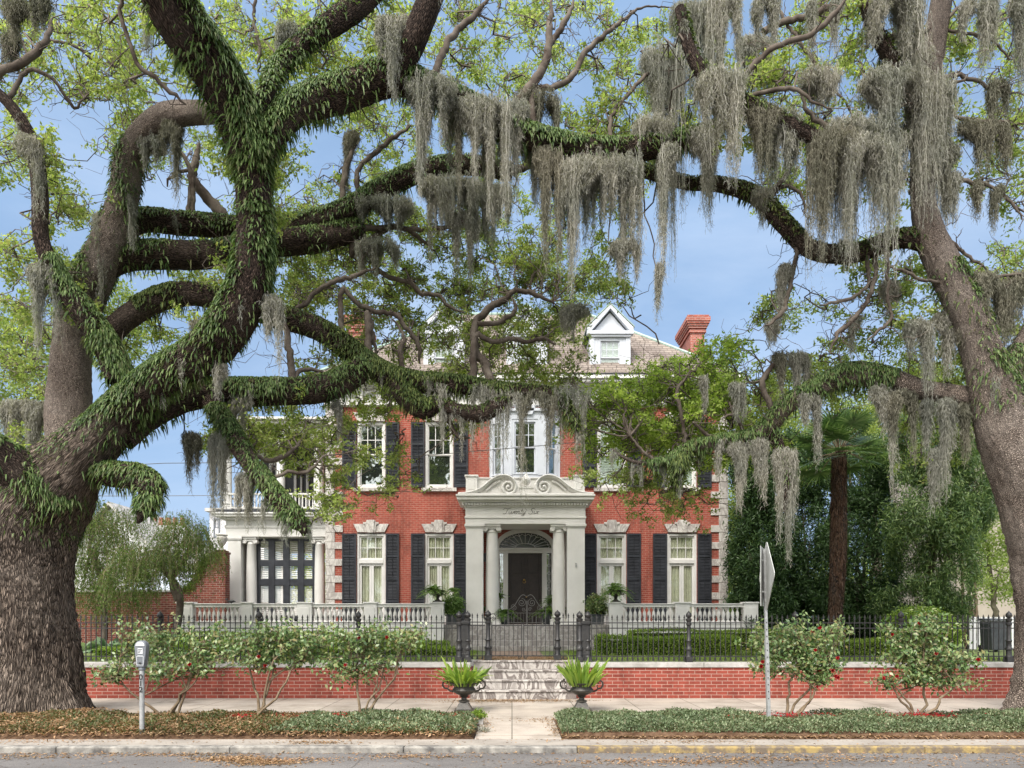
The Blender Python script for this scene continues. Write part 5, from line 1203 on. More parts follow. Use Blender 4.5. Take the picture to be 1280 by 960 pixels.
SPRAY = [(790,490),(800,520),(820,500),(835,530),(850,490),(860,520),(880,500),(870,545),(815,545),(790,550),(770,520),(845,465),(880,470),(905,460),(895,490),(920,480),(780,565),(830,480),(860,560),(760,490),(905,445),(885,440),(735,560),(725,535),(735,520)]
gC = np.random.default_rng(5)
jobs = []
for r_, row in enumerate(DENS):
    for c_, ch in enumerate(row):
        for k in range(int(int(ch)*(1.45 if r_ < 6 else 1.1)+.5)):
            px, py = c_*64+gC.uniform(0, 64), r_*64+gC.uniform(0, 64)
            if not in_hole(px, py): jobs.append((px, py))
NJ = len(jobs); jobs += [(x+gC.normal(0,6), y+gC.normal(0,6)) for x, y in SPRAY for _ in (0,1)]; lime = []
if True:
    if True:
        for ji, (px, py) in enumerate(jobs):
            side = 'L' if px < 735 - (60 if py > 430 else 0) + (90 if py < 240 else 0) else 'R'
            _, C, nodes, _ = oaks[side]
            NN = np.concatenate([C[::4]] + nodes)
            pxs = PX0+NN[:,0]*F/NN[:,1]; pys = YH-(NN[:,2]-HZ)*F/NN[:,1]
            j = int(np.argmin((pxs-px)**2+(pys-py)**2+gC.normal(0, 250, len(NN))))
            Yc = NN[j,1] + gC.uniform(.2, 2.6) + (gC.uniform(0, 4.5) if gC.random() < .5 else 0)
            Yc = min(Yc, 20.5)
            ctr = np.array(P(px, py, Yc)); far = Yc > 16.5
            start = NN[j]; dd = np.linalg.norm(start-ctr)
            if dd > 2.6: start = ctr + (start-ctr)/dd*2.6*gC.uniform(.4, 1)
            tw = wiggle(start, ctr, 9, .16, .020, .008, gC); crown[side][0].append(tw)
            ends = []
            for b in range(gC.integers(5, 9)):
                e = ctr + gC.normal(0, 1, 3)*np.array([.30, .30, .20]); s0 = tw[gC.integers(4, 9), :3]
                t2 = wiggle(s0, e, 5, .2, .008, .004, gC); crown[side][1].append(t2); ends.append(t2[2:, :3])
            E = np.concatenate(ends); n = int(gC.uniform(290, 450))
            ro = E[gC.integers(0, len(E), 22)] + gC.normal(0, .07, (22,3)); pts = ro[gC.integers(0, 22, n)] + gC.normal(0, 1, (n,3))*np.array([.058,.058,.040])
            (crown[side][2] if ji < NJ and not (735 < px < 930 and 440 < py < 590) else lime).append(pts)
            for _ in range(2):
                e2 = ctr + unit(gC.normal(size=3)*np.array([1,.7,.8]))*gC.uniform(.5, 1.3); crown[side][1].append(wiggle(tw[gC.integers(3, 8), :3], e2, 9, .24, .011, .0035, gC))
for side in 'LR':
    root = oaks[side][0]
    V, Q = thin_tubes(crown[side][0]+crown[side][1]+root_twigs[0 if side == 'L' else 1], 3); np_mesh('twigs', V, Q, M['twig'], root)
    pts = np.concatenate(crown[side][2]); n = len(pts)
    D = rng.normal(size=(n,3)) + np.array([0,0,-.15]); L = rng.uniform(.06, .105, n)
    V, Q = leaves(pts, D, L, L*.48); np_mesh('crown', V, Q, M['oakleaf'], root)
    if side == 'R':
        pts = np.concatenate(lime); n = len(pts); D = rng.normal(size=(n,3)); L = rng.uniform(.06, .105, n); V, Q = leaves(pts, D, L, L*.5); np_mesh('lightened_young_leaves', V, Q, M['limeleaf'], root)
    print('crown', side, n)

# ------------------------------------------------------------------ general tree builder for the background
def blob_points(c, rad, n, clumps, g, shell=.55, sig=.16):
    """points gathered in clumps inside an ellipsoid, leaving gaps between clumps"""
    c, rad = np.array(c, float), np.array(rad, float)
    d = unit(g.normal(size=(clumps,3))); rr = g.uniform(shell, 1, clumps)**.8
    cc = d*rr[:,None]; i = g.integers(0, clumps, n)
    return c + (cc[i] + g.normal(0, sig, (n,3)))*rad
def tree(name, label, base, blobs, mat, nleaf, leaf=(.12,.05), trunk=.14, trunk_mat='twig', droop=-.2, clumps=60, sig=.16, group=None, cat_='tree', seed=0, stems=1, shell=.5):
    g = np.random.default_rng(seed+100); root = empty(name, base, label, cat_, group); tb = []
    vol = [b[3]*b[4]*b[5] for b in blobs]; allp = []
    for s in range(stems):
        off = g.normal(0, .12*(stems > 1), 3)*np.array([1,1,0]); top = np.mean([b[:3] for b in blobs], axis=0) + g.normal(0,.2,3)
        tb.append(wiggle(np.array(base)+off+np.array([0,0,-.05]), top, 12, .05, trunk, trunk*.45, g))
    st_ = list(tb)
    for b, v in zip(blobs, vol):
        t0 = st_[g.integers(len(st_))]; s_ = t0[g.integers(5, 12), :3]; tb.append(wiggle(s_, b[:3], 8, .1, trunk*.5, trunk*.15, g))
        for k in range(6):
            e = np.array(b[:3]) + unit(g.normal(size=3))*np.array(b[3:6])*.85; tb.append(wiggle(b[:3], e, 6, .12, trunk*.2, .008, g))
        n = int(nleaf*v**(2/3)/sum(x**(2/3) for x in vol)); allp.append(blob_points(b[:3], b[3:6], n, max(6, int(clumps*n/nleaf)), g, shell, sig))
    V, Q = thin_tubes(tb, 7); np_mesh('trunk', V, Q, M[trunk_mat], root, smooth=True)
    pts = np.concatenate(allp); n = len(pts); D = g.normal(size=(n,3)) + np.array([0,0,droop]); L = leaf[0]*g.uniform(.7, 1.25, n)
    V, Q = leaves(pts, D, L, L*leaf[1]/leaf[0]); np_mesh('crown', V, Q, M[mat], root)
    return root
def B(px, py, Y, rx, rz, ry=None):                                   # an ellipsoid of foliage given in photo pixels
    s = Y/F; p = P(px, py, Y); return (p[0], p[1], p[2], rx*s, (ry if ry else rx*s), rz*s)
# tall dark screen to the right of the house
BG = 'tall screening shrubs right of the house'
tree('podocarpus', 'dark dense podocarpus shrub right beside the house corner', (gx(950,25), 25, GZ), [B(948,700,25,38,85,1.2),B(945,590,25,30,60,1.1),B(950,765,25,42,40,1.2)], 'yewdark', 52000, (.15,.035), .1, droop=-.5, clumps=320, sig=.10, group=BG, cat_='shrub', seed=1, stems=4)
tree('podocarpus', 'dark podocarpus shrub between house and palm, second from the house', (gx(1010,25.5), 25.5, GZ), [B(1010,695,25.5,46,90,1.2),B(1000,590,25.5,36,50,1.1),B(1012,765,25.5,50,40,1.2)], 'yewdark', 52000, (.15,.035), .1, droop=-.5, clumps=320, sig=.10, group=BG, cat_='shrub', seed=2, stems=4)
tree('podocarpus', 'dark podocarpus shrub directly behind and right of the palm trunk', (gx(1085,26), 26, GZ), [B(1080,695,26,50,95,1.2),B(1075,600,26,40,50,1.1),B(1085,770,26,50,40,1.2)], 'yewdark', 52000, (.15,.035), .1, droop=-.5, clumps=320, sig=.10, group=BG, cat_='shrub', seed=3, stems=4)
tree('bamboo_clump', 'tall mid green bamboo clump arching left of the right oak', (gx(1165,23.5), 23.5, GZ), [B(1160,650,23.5,52,75,1.3),B(1140,560,24,40,45,1.2),B(1190,560,23.5,36,50,1.1),B(1188,710,23,36,70,.9),B(1150,760,23.5,55,40,1.1),B(1205,620,23.5,34,50,.9)], 'bamboo', 70000, (.17,.028), .05, 'stem', droop=-.8, clumps=260, sig=.13, group=BG, cat_='bamboo', seed=4, stems=9)
tree('bamboo_clump', 'lighter bamboo clump beside the right oak trunk', (gx(1215,24.5), 24.5, GZ), [B(1218,600,24.5,26,60,1.1),B(1205,520,25,36,30,1.1)], 'bamboo', 20000, (.17,.028), .05, 'stem', droop=-.8, clumps=150, sig=.14, group=BG, cat_='bamboo', seed=5, stems=6)
tree('broadleaf_tree', 'pale green tree rising behind the palm and dark shrubs', (gx(1110,34), 34, .6), [B(1110,540,34,75,55,2.2),B(1050,560,34,50,45,2),B(1175,500,35,60,50,2),B(990,580,34,45,45,2)], 'palegreen', 36000, (.16,.07), .22, clumps=240, sig=.13, seed=6)
tree('broadleaf_tree', 'pale tree showing in the gap between house and dark shrubs', (gx(925,38), 38, .6), [B(925,700,38,40,75,2),B(930,620,38,30,50,2),B(960,530,38,45,45,2)], 'palegreen', 20000, (.17,.08), .2, clumps=150, sig=.15, seed=7)
tree('broadleaf_tree', 'feathery yellow green tree in the far gap beside the right oak trunk', (gx(1245,46), 46, .6), [B(1250,715,46,42,40,2.5),B(1235,660,46,34,30,2.5)], 'palegreen', 9000, (.2,.08), .2, clumps=90, sig=.16, seed=8)
# a far-off belt of trees closing the horizon
def far_wood():
    g = np.random.default_rng(77); pts = []
    for x in np.arange(-110, 111, 6.5):
        h = g.uniform(7, 12); Y0 = 85+g.uniform(-6, 6)
        pts.append(blob_points((x, Y0, h*.45), (5.5, 4, h*.62), 2600, 60, g, .4, .16))
    p = np.concatenate(pts); V, Q = leaves(p, g.normal(size=p.shape), .55*g.uniform(.6,1.2,len(p)), .32); o = np_mesh('distant_trees', V, Q, M['palegreen']); tag(o, 'far belt of pale green trees closing the view beyond the gardens', 'woodland', kind='stuff')
far_wood()
# weeping tree at left
def weeping(label, base, blobs, stems, n, seed):
    g = np.random.default_rng(seed); root = empty('weeping_tree', base, label, 'tree', 'weeping trees beyond the left fence'); tb = []
    for rows in stems: tb.append(crpath(trace(rows), .1))
    rib = []; pts = []
    for b in blobs:
        c, rad = np.array(b[:3]), np.array(b[3:6])
        tb.append(wiggle(tb[g.integers(len(stems))][-1,:3], c, 8, .1, .05, .02, g))
        m = int(n*b[3]*b[5]/sum(x[3]*x[5] for x in blobs)); d = unit(g.normal(size=(m,3))*np.array([1,1,.8])+np.array([0,0,.35])); s0 = c+d*rad*g.uniform(.45,1,(m,1))
        Lh = g.uniform(.35, 1.1, m); k = 7; t = np.linspace(0,1,k)
        out = d*np.array([1,1,.0])*.35
        path = s0[:,None,:] + out[:,None,:]*(t**.6)[None,:,None] + np.array([0,0,-1.])*Lh[:,None,None]*(t**1.3)[None,:,None] + np.cumsum(g.normal(0,.015,(m,k,3)),1)
        rib.append(ribbons(path, np.full((m,k), .006), unit(g.normal(size=(m,3)))))
        for _ in range(3):
            f = path[:, 1:] ; pts.append((f + g.normal(0,.02,f.shape)).reshape(-1,3))
    V, Q = thin_tubes(tb, 7); np_mesh('trunk', V, Q, M['twig'], root, smooth=True)
    V, Q = cat(rib); np_mesh('weeping_twigs', V, Q, M['stem'], root)
    p = np.concatenate(pts); V, Q = leaves(p, g.normal(size=p.shape)*.5+np.array([0,0,-1.]), .075*g.uniform(.7,1.3,len(p)), .020); np_mesh('crown', V, Q, M['weep'], root)
WY = 22
weeping('drooping fine-leaved tree with a forked stem in front of the brick wall', (gx(215,WY), WY, GZ), [B(205,700,WY,38,18,.9),B(180,690,WY,30,18,.9),B(228,662,WY,28,28,.9),B(250,680,WY,20,24,.8),B(160,715,WY,24,22,.8)],
        [[(218,800,6,WY),(225,760,5,WY),(222,735,5,WY),(200,705,4,WY)],[(222,750,5,WY),(215,725,4,WY),(230,700,4,WY),(240,680,3,WY)]], 1500, 1)
weeping('paler weeping tree with a slanting stem next to the big oak trunk', (gx(140,23), 23, GZ), [B(118,660,23,28,32,.9),B(135,690,23,30,28,.9),B(105,720,23,28,34,.9),B(145,740,23,28,22,.9),B(100,630,23.5,22,25,.9),B(150,650,24,26,22,.9)],
        [[(131,800,4,23),(131,760,4,23),(125,720,4,23),(112,690,3,23)]], 1600, 2)
tree('broadleaf_tree', 'pale hazy foliage mass at the far left behind the oak trunk', (gx(-10,26), 26, .6), [B(20,440,22,40,60,1.8),B(15,540,22,35,55,1.8),B(140,400,24,40,45,1.8),B(-20,650,26,50,80,2)], 'palegreen', 22000, (.12,.055), .18, clumps=240, sig=.12, seed=12)
tree('broadleaf_tree', 'soft green garden shrub tree at the back of the left lawn', (gx(115,27), 27, GZ), [B(110,760,27,40,30,1.2),B(160,765,27,40,25,1.2)], 'weep', 9000, (.11,.05), .08, clumps=80, sig=.15, seed=13)
# windmill palm
def palm(label, px, ytop, ybase, Y):
    base = Vector((gx(px,Y), Y, GZ)); top = P(px+3, ytop, Y); root = empty('windmill_palm', base, label, 'palm'); g = np.random.default_rng(9)
    p = crpath(np.array([[base.x, Y, GZ-.05, .17],[base.x-.03, Y, 2.2, .18],[base.x+.04, Y, 3.6, .20],[base.x+.05, Y, 5.0, .20],[top.x, Y, top.z, .18]]), .06)
    V, Q, uv, fr = limb_mesh(p, 22, .14, .1, 5); t_ = np_mesh('trunk', V, Q, M['bark'], root, smooth=True, uv=uv)
    c, r, U, W_, T = fr; n = 5200; i = g.integers(0, len(c)-1, n); th = g.uniform(0, 6.28, n); nr = U[i]*np.cos(th)[:,None]+W_[i]*np.sin(th)[:,None]
    b = c[i]+nr*r[i][:,None]*.95; k = 4; t = np.linspace(0,1,k)[None,:,None]; L = g.uniform(.08,.2,n)[:,None,None]
    path = b[:,None,:] + nr[:,None,:]*L*.45*t*(1-.4*t) + np.array([0,0,-1.])*L*t**1.2 + g.normal(0,.01,(n,k,3))
    np_mesh('fibre', *ribbons(path, np.full((n,k),.014), unit(np.cross(nr, np.array([0,0,1.])))), M['fibre'], t_)
    parts = []; pet = []; tp = np.array(top)
    for f in range(34):
        a = f*2.399; el = R(g.uniform(-25, 80)); d = np.array([math.cos(a)*math.cos(el), math.sin(a)*math.cos(el), math.sin(el)]); pl = g.uniform(.6, 1.15)
        hub = tp + d*pl + np.array([0,0,-.12*pl]); pet.append(np.array([[*tp,.018],[*(tp+d*pl*.5+np.array([0,0,.03])),.013],[*hub,.010]]))
        s = unit(np.cross(d, [0,0,1.])+1e-6); nn = np.cross(s, d); m = 24; ang = np.linspace(-R(118), R(118), m)
        dirs = d[None,:]*np.cos(ang)[:,None] + s[None,:]*np.sin(ang)[:,None] + nn[None,:]*.12
        L = g.uniform(.62, .88)*(1-.18*np.abs(ang)/R(118)); t = np.linspace(0,1,5)
        path = hub[None,None,:] + dirs[:,None,:]*(L[:,None]*t[None,:])[...,None] + np.array([0,0,-1.])*(L[:,None,None]*.24)*(t**2.5)[None,:,None]
        w = np.array([.012,.058,.046,.028,.004])[None,:]*np.ones((m,1)); parts.append(ribbons(path, w, unit(np.cross(dirs, nn))))
    V, Q = cat(parts); fo = np_mesh('fronds', V, Q, M['palm'], root)
    V, Q = thin_tubes(pet, 4); np_mesh('stalks', V, Q, M['stem'], root)
palm('windmill palm with a shaggy brown trunk between house and right oak', 1046, 566, 775, 21)
# big trees across the street behind the viewer, mirrored in the upper windows
for i, (x, y, h) in enumerate([(-16,-30,11),(-5,-34,12),(6,-31,11),(17,-33,12),(28,-30,11),(-27,-32,12)]):
    blobs = [(x+rng.uniform(-4,4), y+rng.uniform(-2,2), h*.35+k*1.9, 3.6, 3.0, 2.3) for k in range(6)]
    tree('park_tree', ['broad park tree across the street, opposite the left windows','park tree across the street left of the portico line','park tree across the street opposite the portico','park tree across the street opposite the right windows','park tree across the street opposite the right oak','park tree across the street opposite the left oak'][i], (x, y, -.1), blobs, 'oakleaf', 7000, (.5,.28), .45, clumps=120, sig=.15, seed=60+i, group='park trees across the street')
# ------------------------------------------------------------------ ground cover, litter, grass
def cover(name, label, x0, x1, y0, y1, n, mat, zf, leaf=.045, h=.10, patch=.5, seed=0, avoid=None, kindlabel=None):
    g = np.random.default_rng(seed); x = g.uniform(x0, x1, n); y = g.uniform(y0, y1, n)
    d = np.sin(x*1.9+seed)*np.sin(y*3.1+1.3*seed)+.6*np.sin(x*5.1+2)*np.sin(y*6.3); keep = d > -1.6+patch*2*g.random(n); x, y = x[keep], y[keep]
    if avoid: 
        for ax, ay, ar in avoid:
            k = (x-ax)**2+((y-ay)*1.2)**2 > (ar*g.uniform(.6,1.15,len(x)))**2; x, y = x[k], y[k]
    n = len(x); e = np.clip(np.minimum.reduce([x-x0, x1-x, y-y0, y1-y])/.18, .15, 1)**.5
    z = zf + h*e*g.uniform(.15, 1, n)**.6*(.78+.22*np.sin(x*2.3)*np.cos(y*3)+.16*np.sin(x*7.1+y*2)+.10*np.sin(x*15+y*9))
    D = g.normal(size=(n,3)) + np.array([0,-.2,.8]); L = leaf*g.uniform(.6,1.3,n)
    V, Q = leaves(np.stack([x,y,z],1), D, L, L*.55, up=np.array([0,0,1.])); o = np_mesh(name, V, Q, M[mat]); tag(o, label, 'ground cover', kind='stuff'); return o
AVR = [(P(987,893,12.6)[0], 12.55, .85), (P(1147,893,12.6)[0], 12.55, .85)]
cover('ground_cover', 'low dense green jasmine carpet in the right bed along the kerb', BEDR[0], 14, 10.98, 13.08, 170000, 'cover', .06, .038, .15, .25, 3, AVR)
cover('ground_cover', 'sparse creeping greenery with brown leaves in the left bed along the kerb', -12, BEDL[1], 10.95, 13.05, 62000, 'coverleft', .05, .046, .13, .62, 4)
cover('ground_cover', 'denser green patch of creeper at the walk end of the left bed', -3.6, BEDL[1], 10.98, 12.9, 26000, 'cover', .07, .046, .14, .3, 5)
def litter(name, label, n, fx, mat='litter', leaf=.06, seed=0):
    g = np.random.default_rng(seed); pts = fx(g, n); n = len(pts)
    D = g.normal(size=(n,3))*np.array([1,1,.22]); L = leaf*g.uniform(.55,1.3,n)
    V, Q = leaves(pts, D, L, L*.42, up=np.array([0,0,2.5])); o = np_mesh(name, V, Q, M[mat]); tag(o, label, 'leaf litter', kind='stuff'); return o
def clumpy(g, n, areas):
    out = []
    for cx, cy, sx, sy, w, z in areas:
        m = int(n*w); out.append(np.stack([g.normal(cx, sx, m), g.normal(cy, sy, m), np.full(m, z)+g.uniform(0,.012,m)], 1))
    return np.concatenate(out)
def beds_l(g, n):
    x = g.uniform(-12, WX0-.04, n); y = g.uniform(10.86, 13.0, n)
    return np.stack([x, y, .035+.11*np.clip(np.minimum(y-10.84, 13.1-y)/.3,0,1)**.5*g.uniform(.5,1.1,n)], 1)
litter('bed_litter', 'dry brown leaves lying through the left bed', 26000, beds_l, 'litter', .065, 1)
def beds_r(g, n):
    x = g.uniform(WX1+.03, 14, n); y = 10.86+np.abs(g.normal(0,.12,n)); return np.stack([x, y, .015+.03*g.random(n)], 1)
litter('bed_litter', 'brown leaf litter along the front edge of the right bed', 5000, beds_r, 'litter', .06, 2)
def streetfall(g, n):
    a = clumpy(g, n, [(-6.5,9.9,.5,.12,.05,-.083),(7.5,9.8,.6,.15,.05,-.083),(-3.7,9.75,.28,.10,.14,-.083),(-3.2,9.50,.25,.10,.16,-.083),(-2.6,9.7,.3,.1,.03,-.083),(1.9,9.55,.9,.12,.14,-.083),(3.6,9.75,.9,.15,.10,-.083),(-4.6,10.05,.7,.08,.06,-.083),(-1.3,9.9,.4,.08,.05,-.083),(5.5,9.6,.9,.2,.05,-.083)])
    x = g.uniform(-8, 8, int(n*.10)); b = np.stack([x, g.uniform(8.4,10.15,len(x)), np.full(len(x),-.082)],1)
    x = g.uniform(-9, 9, int(n*.10)); c = np.stack([x, 10.18-np.abs(g.normal(0,.04,len(x))), np.full(len(x),-.079)],1); return np.concatenate([a,b,c])
litter('street_litter', 'fallen brown leaves drifted on the road by the kerb', 6000, streetfall, 'litter', .05, 3)
def pavefall(g, n):
    a = clumpy(g, n, [(-.55,15.9,.6,.18,.2,.006),(.3,16.0,.7,.12,.25,.006),(.6,12.9,.3,.2,.06,.004),(-.5,12.3,.08,.5,.06,.004),(.68,12.0,.06,.6,.06,.004),(-2.8,10.55,.3,.08,.08,.003),(2.5,10.6,.5,.08,.05,.003),(-7,10.6,1,.09,.07,.003)])
    x = g.uniform(-9,11,int(n*.12)); b = np.stack([x, g.uniform(10.4,10.85,len(x)), np.full(len(x),.003)],1); return np.concatenate([a,b])
litter('pavement_litter', 'small dead leaves scattered over walk, kerb strip and foot of the steps', 3600, pavefall, 'litter', .045, 4)
def gatefall(g, n): return np.stack([g.uniform(-.8,1.35,n), g.uniform(17.4,19.0,n), GZ+.012+g.uniform(0,.01,n)],1)
litter('path_litter', 'brown leaves covering the path behind the iron gate', 2600, gatefall, 'litter', .05, 6)
g = np.random.default_rng(8); n = 46000; x = g.uniform(-11, 12, n); y = g.uniform(16.9, 23.5, n); k = (x < -1.0) | (x > 1.5); x, y = x[k], y[k]; n = len(x)
V, Q = leaves(np.stack([x,y,np.full(n,GZ)],1), g.normal(size=(n,3))*.35+np.array([0,0,1.]), .07*g.uniform(.6,1.3,n), .012); tag(np_mesh('lawn_grass', V, Q, M['grass']), 'short lawn grass behind the iron fence', 'grass', kind='stuff')
def treebase(g, n):
    a = g.uniform(0, 6.28, n); r = 1.25+np.abs(g.normal(0,.35,n)); x = -8.95+r*np.cos(a); y = 13.7+r*np.sin(a); k = y < 13.4
    return np.stack([x[k], y[k], .12+.05*g.random(k.sum())],1)
litter('root_litter', 'brown leaves heaped round the foot of the left oak', 6500, treebase, 'litter', .07, 7)

# ------------------------------------------------------------------ box hedges
def hedge(label, x0, x1, y0, y1, z1, n, mat='boxleaf', group='clipped box hedges behind the fence', name='box_hedge', seed=0):
    g = np.random.default_rng(seed); r = empty(name, ((x0+x1)/2, (y0+y1)/2, GZ), label, 'hedge', group)
    MB().box(x0+.07, x1-.07, y0+.07, y1-.07, GZ, z1-.07).build('inner_branches', M['yewcore'], r)
    a = [(x1-x0)*(y1-y0), (x1-x0)*(z1-GZ), (y1-y0)*(z1-GZ)*2]; n1, n2 = int(n*a[0]/sum(a)), int(n*a[1]/sum(a)); n3 = n-n1-n2
    P1 = np.stack([g.uniform(x0,x1,n1), g.uniform(y0,y1,n1), np.full(n1,z1)],1); P2 = np.stack([g.uniform(x0,x1,n2), np.full(n2,y0), g.uniform(GZ,z1,n2)],1)
    P3 = np.stack([np.where(g.random(n3)<.5,x0,x1), g.uniform(y0,y1,n3), g.uniform(GZ,z1,n3)],1)
    p = np.concatenate([P1,P2,P3]); p += g.normal(0,.028,p.shape)+np.stack([0*p[:,0],.03*np.sin(p[:,0]*3),.035*np.sin(p[:,0]*2.1+seed)],1)
    D = g.normal(size=p.shape)+np.array([0,-.6,.6]); L = .045*g.uniform(.7,1.3,len(p)); V, Q = leaves(p, D, L, L*.6); np_mesh('foliage', V, Q, M[mat], r)
M['yewcore'] = pm('hedge_core', (.02,.03,.012), (.04,.05,.02), 8, .95, spec=.05)
hx_ = lambda p, Y: gx(p, Y)
hedge('low front box hedge left of the gate', -10.5, hx_(568,19.0), 18.6, 19.1, GZ+.24, 17000, seed=1)
hedge('taller rear box hedge under the left balustrade', -10.8, hx_(528,22.6), 22.3, 23.0, GZ+.52, 17000, seed=2)
hedge('middle strip of clipped hedge on the left lawn', -10.0, hx_(560,20.8), 20.5, 20.95, GZ+.36, 12000, seed=9)
hedge('bright green block of hedge right of the gate', hx_(746,20), hx_(915,20), 19.4, 20.2, GZ+.47, 16000, seed=3)
hedge('thin rear hedge line under the right balustrade', hx_(786,22.6), hx_(1000,22.6), 22.3, 22.9, GZ+.62, 12000, seed=4)
hedge('low hedge stretch behind the fence between the right camellias', hx_(940,19.5), hx_(1100,19.5), 19.0, 19.6, GZ+.42, 11000, seed=5)
def moundhedge(px, py, rx, rz, Y, label, seed):
    tree('rounded_hedge', label, (gx(px,Y), Y, GZ), [B(px,py,Y,rx,rz,.8),B(px-18,py+8,Y,rx*.7,rz,.7),B(px+20,py+8,Y,rx*.7,rz,.7)], 'boxleaf', 26000, (.055,.035), .04, droop=.2, clumps=500, sig=.10, cat_='hedge', seed=seed, stems=4, shell=.8)
moundhedge(1148, 785, 38, 26, 19.5, 'broad rounded light green hedge behind the right fence, above the right camellia', 21)
# broad-leaved border at left
def leafy(name, label, x, y, z, n, L, w, mat, spread=.5, h=.5, cat_='plant', group=None, seed=0, arch=.6, elo=.35):
    """rosette of long arching blades"""
    g = np.random.default_rng(seed); a = g.uniform(0,6.28,n); el = g.uniform(elo,1.5,n); Ls = L*g.uniform(.6,1.1,n)
    d = np.stack([np.cos(a)*np.cos(el), np.sin(a)*np.cos(el), np.sin(el)],1); b = np.array([x,y,z])+np.stack([np.cos(a),np.sin(a),0*a],1)*spread*g.random(n)[:,None]*.3
    t = np.linspace(0,1,7); path = b[:,None,:]+d[:,None,:]*(Ls[:,None]*t[None,:])[...,None]+np.array([0,0,-1.])*(Ls[:,None,None]*arch*g.uniform(.3,1,n)[:,None,None])*(t**2.2)[None,:,None]
    wd = w*np.array([.3,.75,1,1,.85,.55,.06])[None,:]*g.uniform(.7,1.1,n)[:,None]
    side = unit(np.cross(d, np.array([0,0,1.])+.3*g.normal(size=(n,3)))); V, Q = ribbons(path, wd, side)
    o = np_mesh(name, V, Q, M[mat], loc=(x,y,z), smooth=True); tag(o, label, cat_, group); return o
labs = ['pale variegated broad-leaved plant beside the oak trunk','second broad-leaved plant from the oak trunk','third broad-leaved plant from the oak trunk, under the slanting stem','fourth broad-leaved plant along the left border','fifth broad-leaved plant, nearest the dark post finial']
for i in range(5): leafy('border_lily', labs[i], gx(108+i*24, 21.6), 21.6+.2*(i%2), GZ+.02, 60, .72, .17, 'hosta' if i < 3 else 'ferngreen', 1.1, arch=.9, group='broad-leaved plants along the left border', seed=30+i)

# ------------------------------------------------------------------ camellias in the beds
def camellia(label, px, base_py, Y, blobs, nfl, seed, n=2600):
    g = np.random.default_rng(seed); base = np.array([gx(px,Y), Y, .08]); root = empty('camellia', base, label, 'shrub', 'camellias in the kerbside beds')
    bl = [(gx(a,Y+dy), Y+dy, gz(b,Y+dy), rx*Y/F, .38, rz*Y/F) for a, b, rx, rz, dy in blobs]; tb = []; pts = []; shell = []
    ns = 4
    stems = []
    for s in range(ns):
        top = np.array(bl[g.integers(len(bl))][:3]); st_ = base+np.array([g.normal(0,.05), g.normal(0,.04), -.05]); p = wiggle(st_, top, 10, .10, .026, .009, g); tb.append(p); stems.append(p)
    for b in bl:
        c = np.array(b[:3]); s0 = stems[g.integers(ns)][g.integers(4,9),:3]; m_ = wiggle(s0, c, 8, .12, .014, .006, g); tb.append(m_)
        for k in range(16):
            e = c+unit(g.normal(size=3))*np.array(b[3:6])*g.uniform(.5,1); q_ = wiggle(m_[g.integers(3,8),:3], e, 5, .15, .006, .003, g); tb.append(q_)
            m = int(n*b[3]*b[5]/sum(x[3]*x[5] for x in bl)/16)+1
            pts.append(q_[g.integers(1,5,m),:3]+g.normal(0,.055,(m,3))); shell.append(e)
    V, Q = thin_tubes(tb, 6); np_mesh('stems', V, Q, M['stem'], root, smooth=True)
    p = np.concatenate(pts); D = g.normal(size=p.shape)+np.array([0,-.35,-.35]); L = .078*g.uniform(.7,1.25,len(p)); V, Q = leaves(p, D, L, L*.52, up=np.array([0,-.8,1.])); np_mesh('foliage', V, Q, M['camellia'], root)
    shell = [s for s in shell if s[1] < Y+.15]
    for k in range(nfl):
        c = shell[g.integers(len(shell))]+np.array([0,-.10,0]); np_ = 16; th = np.arange(np_)*2.4; el = np.linspace(.2,1.3,np_)
        f = unit(np.array([g.normal(0,.4), -1, .1])); s = unit(np.cross(f,[0,0,1.])); u = np.cross(s,f)
        D = f*np.sin(el)[:,None]+(s*np.cos(th)[:,None]+u*np.sin(th)[:,None])*np.cos(el)[:,None]; V, Q = leaves(np.tile(c,(np_,1)), D, .038, .036, up=f); np_mesh('flower', V, Q, M['petal'], root)
    return root
CY = 12.55
camellia('camellia bush behind the parking meter with pale green leaves', 209, 885, 12.7, [(145,835,34,16,0),(130,845,22,10,-.1),(200,790,42,22,0),(170,785,26,14,0),(255,800,38,24,0),(215,830,45,20,-.1),(250,830,35,18,.1),(180,815,30,16,.1),(290,820,20,16,0)], 1, 1, 2900)
camellia('second camellia from the left oak, spindly stems, a dark red flower low on its left', 325, 893, CY, [(305,800,38,22,0),(350,790,42,24,0),(385,815,36,18,0),(395,795,26,18,0),(320,830,30,16,0),(345,815,38,18,.1)], 2, 2, 2600)
camellia('camellia bush nearest the left urn, with a few red flowers', 455, 893, CY, [(430,795,36,22,0),(470,790,36,20,0),(500,800,28,16,0),(520,792,20,12,0),(435,840,28,20,0),(415,830,24,18,0),(480,830,30,15,0),(450,815,36,18,.1)], 4, 3, 2400)
camellia('flowering camellia behind the grey sign pole, red petals round its foot', 987, 893, CY, [(955,800,34,24,0),(1000,790,44,24,0),(1040,785,28,16,0),(1010,830,44,24,0),(960,830,28,16,0),(1035,825,26,16,0),(985,808,40,20,.1),(1030,850,22,14,-.05)], 13, 4, 3500)
camellia('bushy flowering camellia nearest the right oak, thick ring of fallen red petals', 1147, 893, CY, [(1130,790,36,24,0),(1160,780,30,20,0),(1185,815,40,20,0),(1120,825,28,18,0),(1150,840,40,22,0),(1195,850,26,16,0),(1110,850,18,14,0),(1215,825,28,10,0),(1155,812,40,22,.1)], 11, 5, 4000)
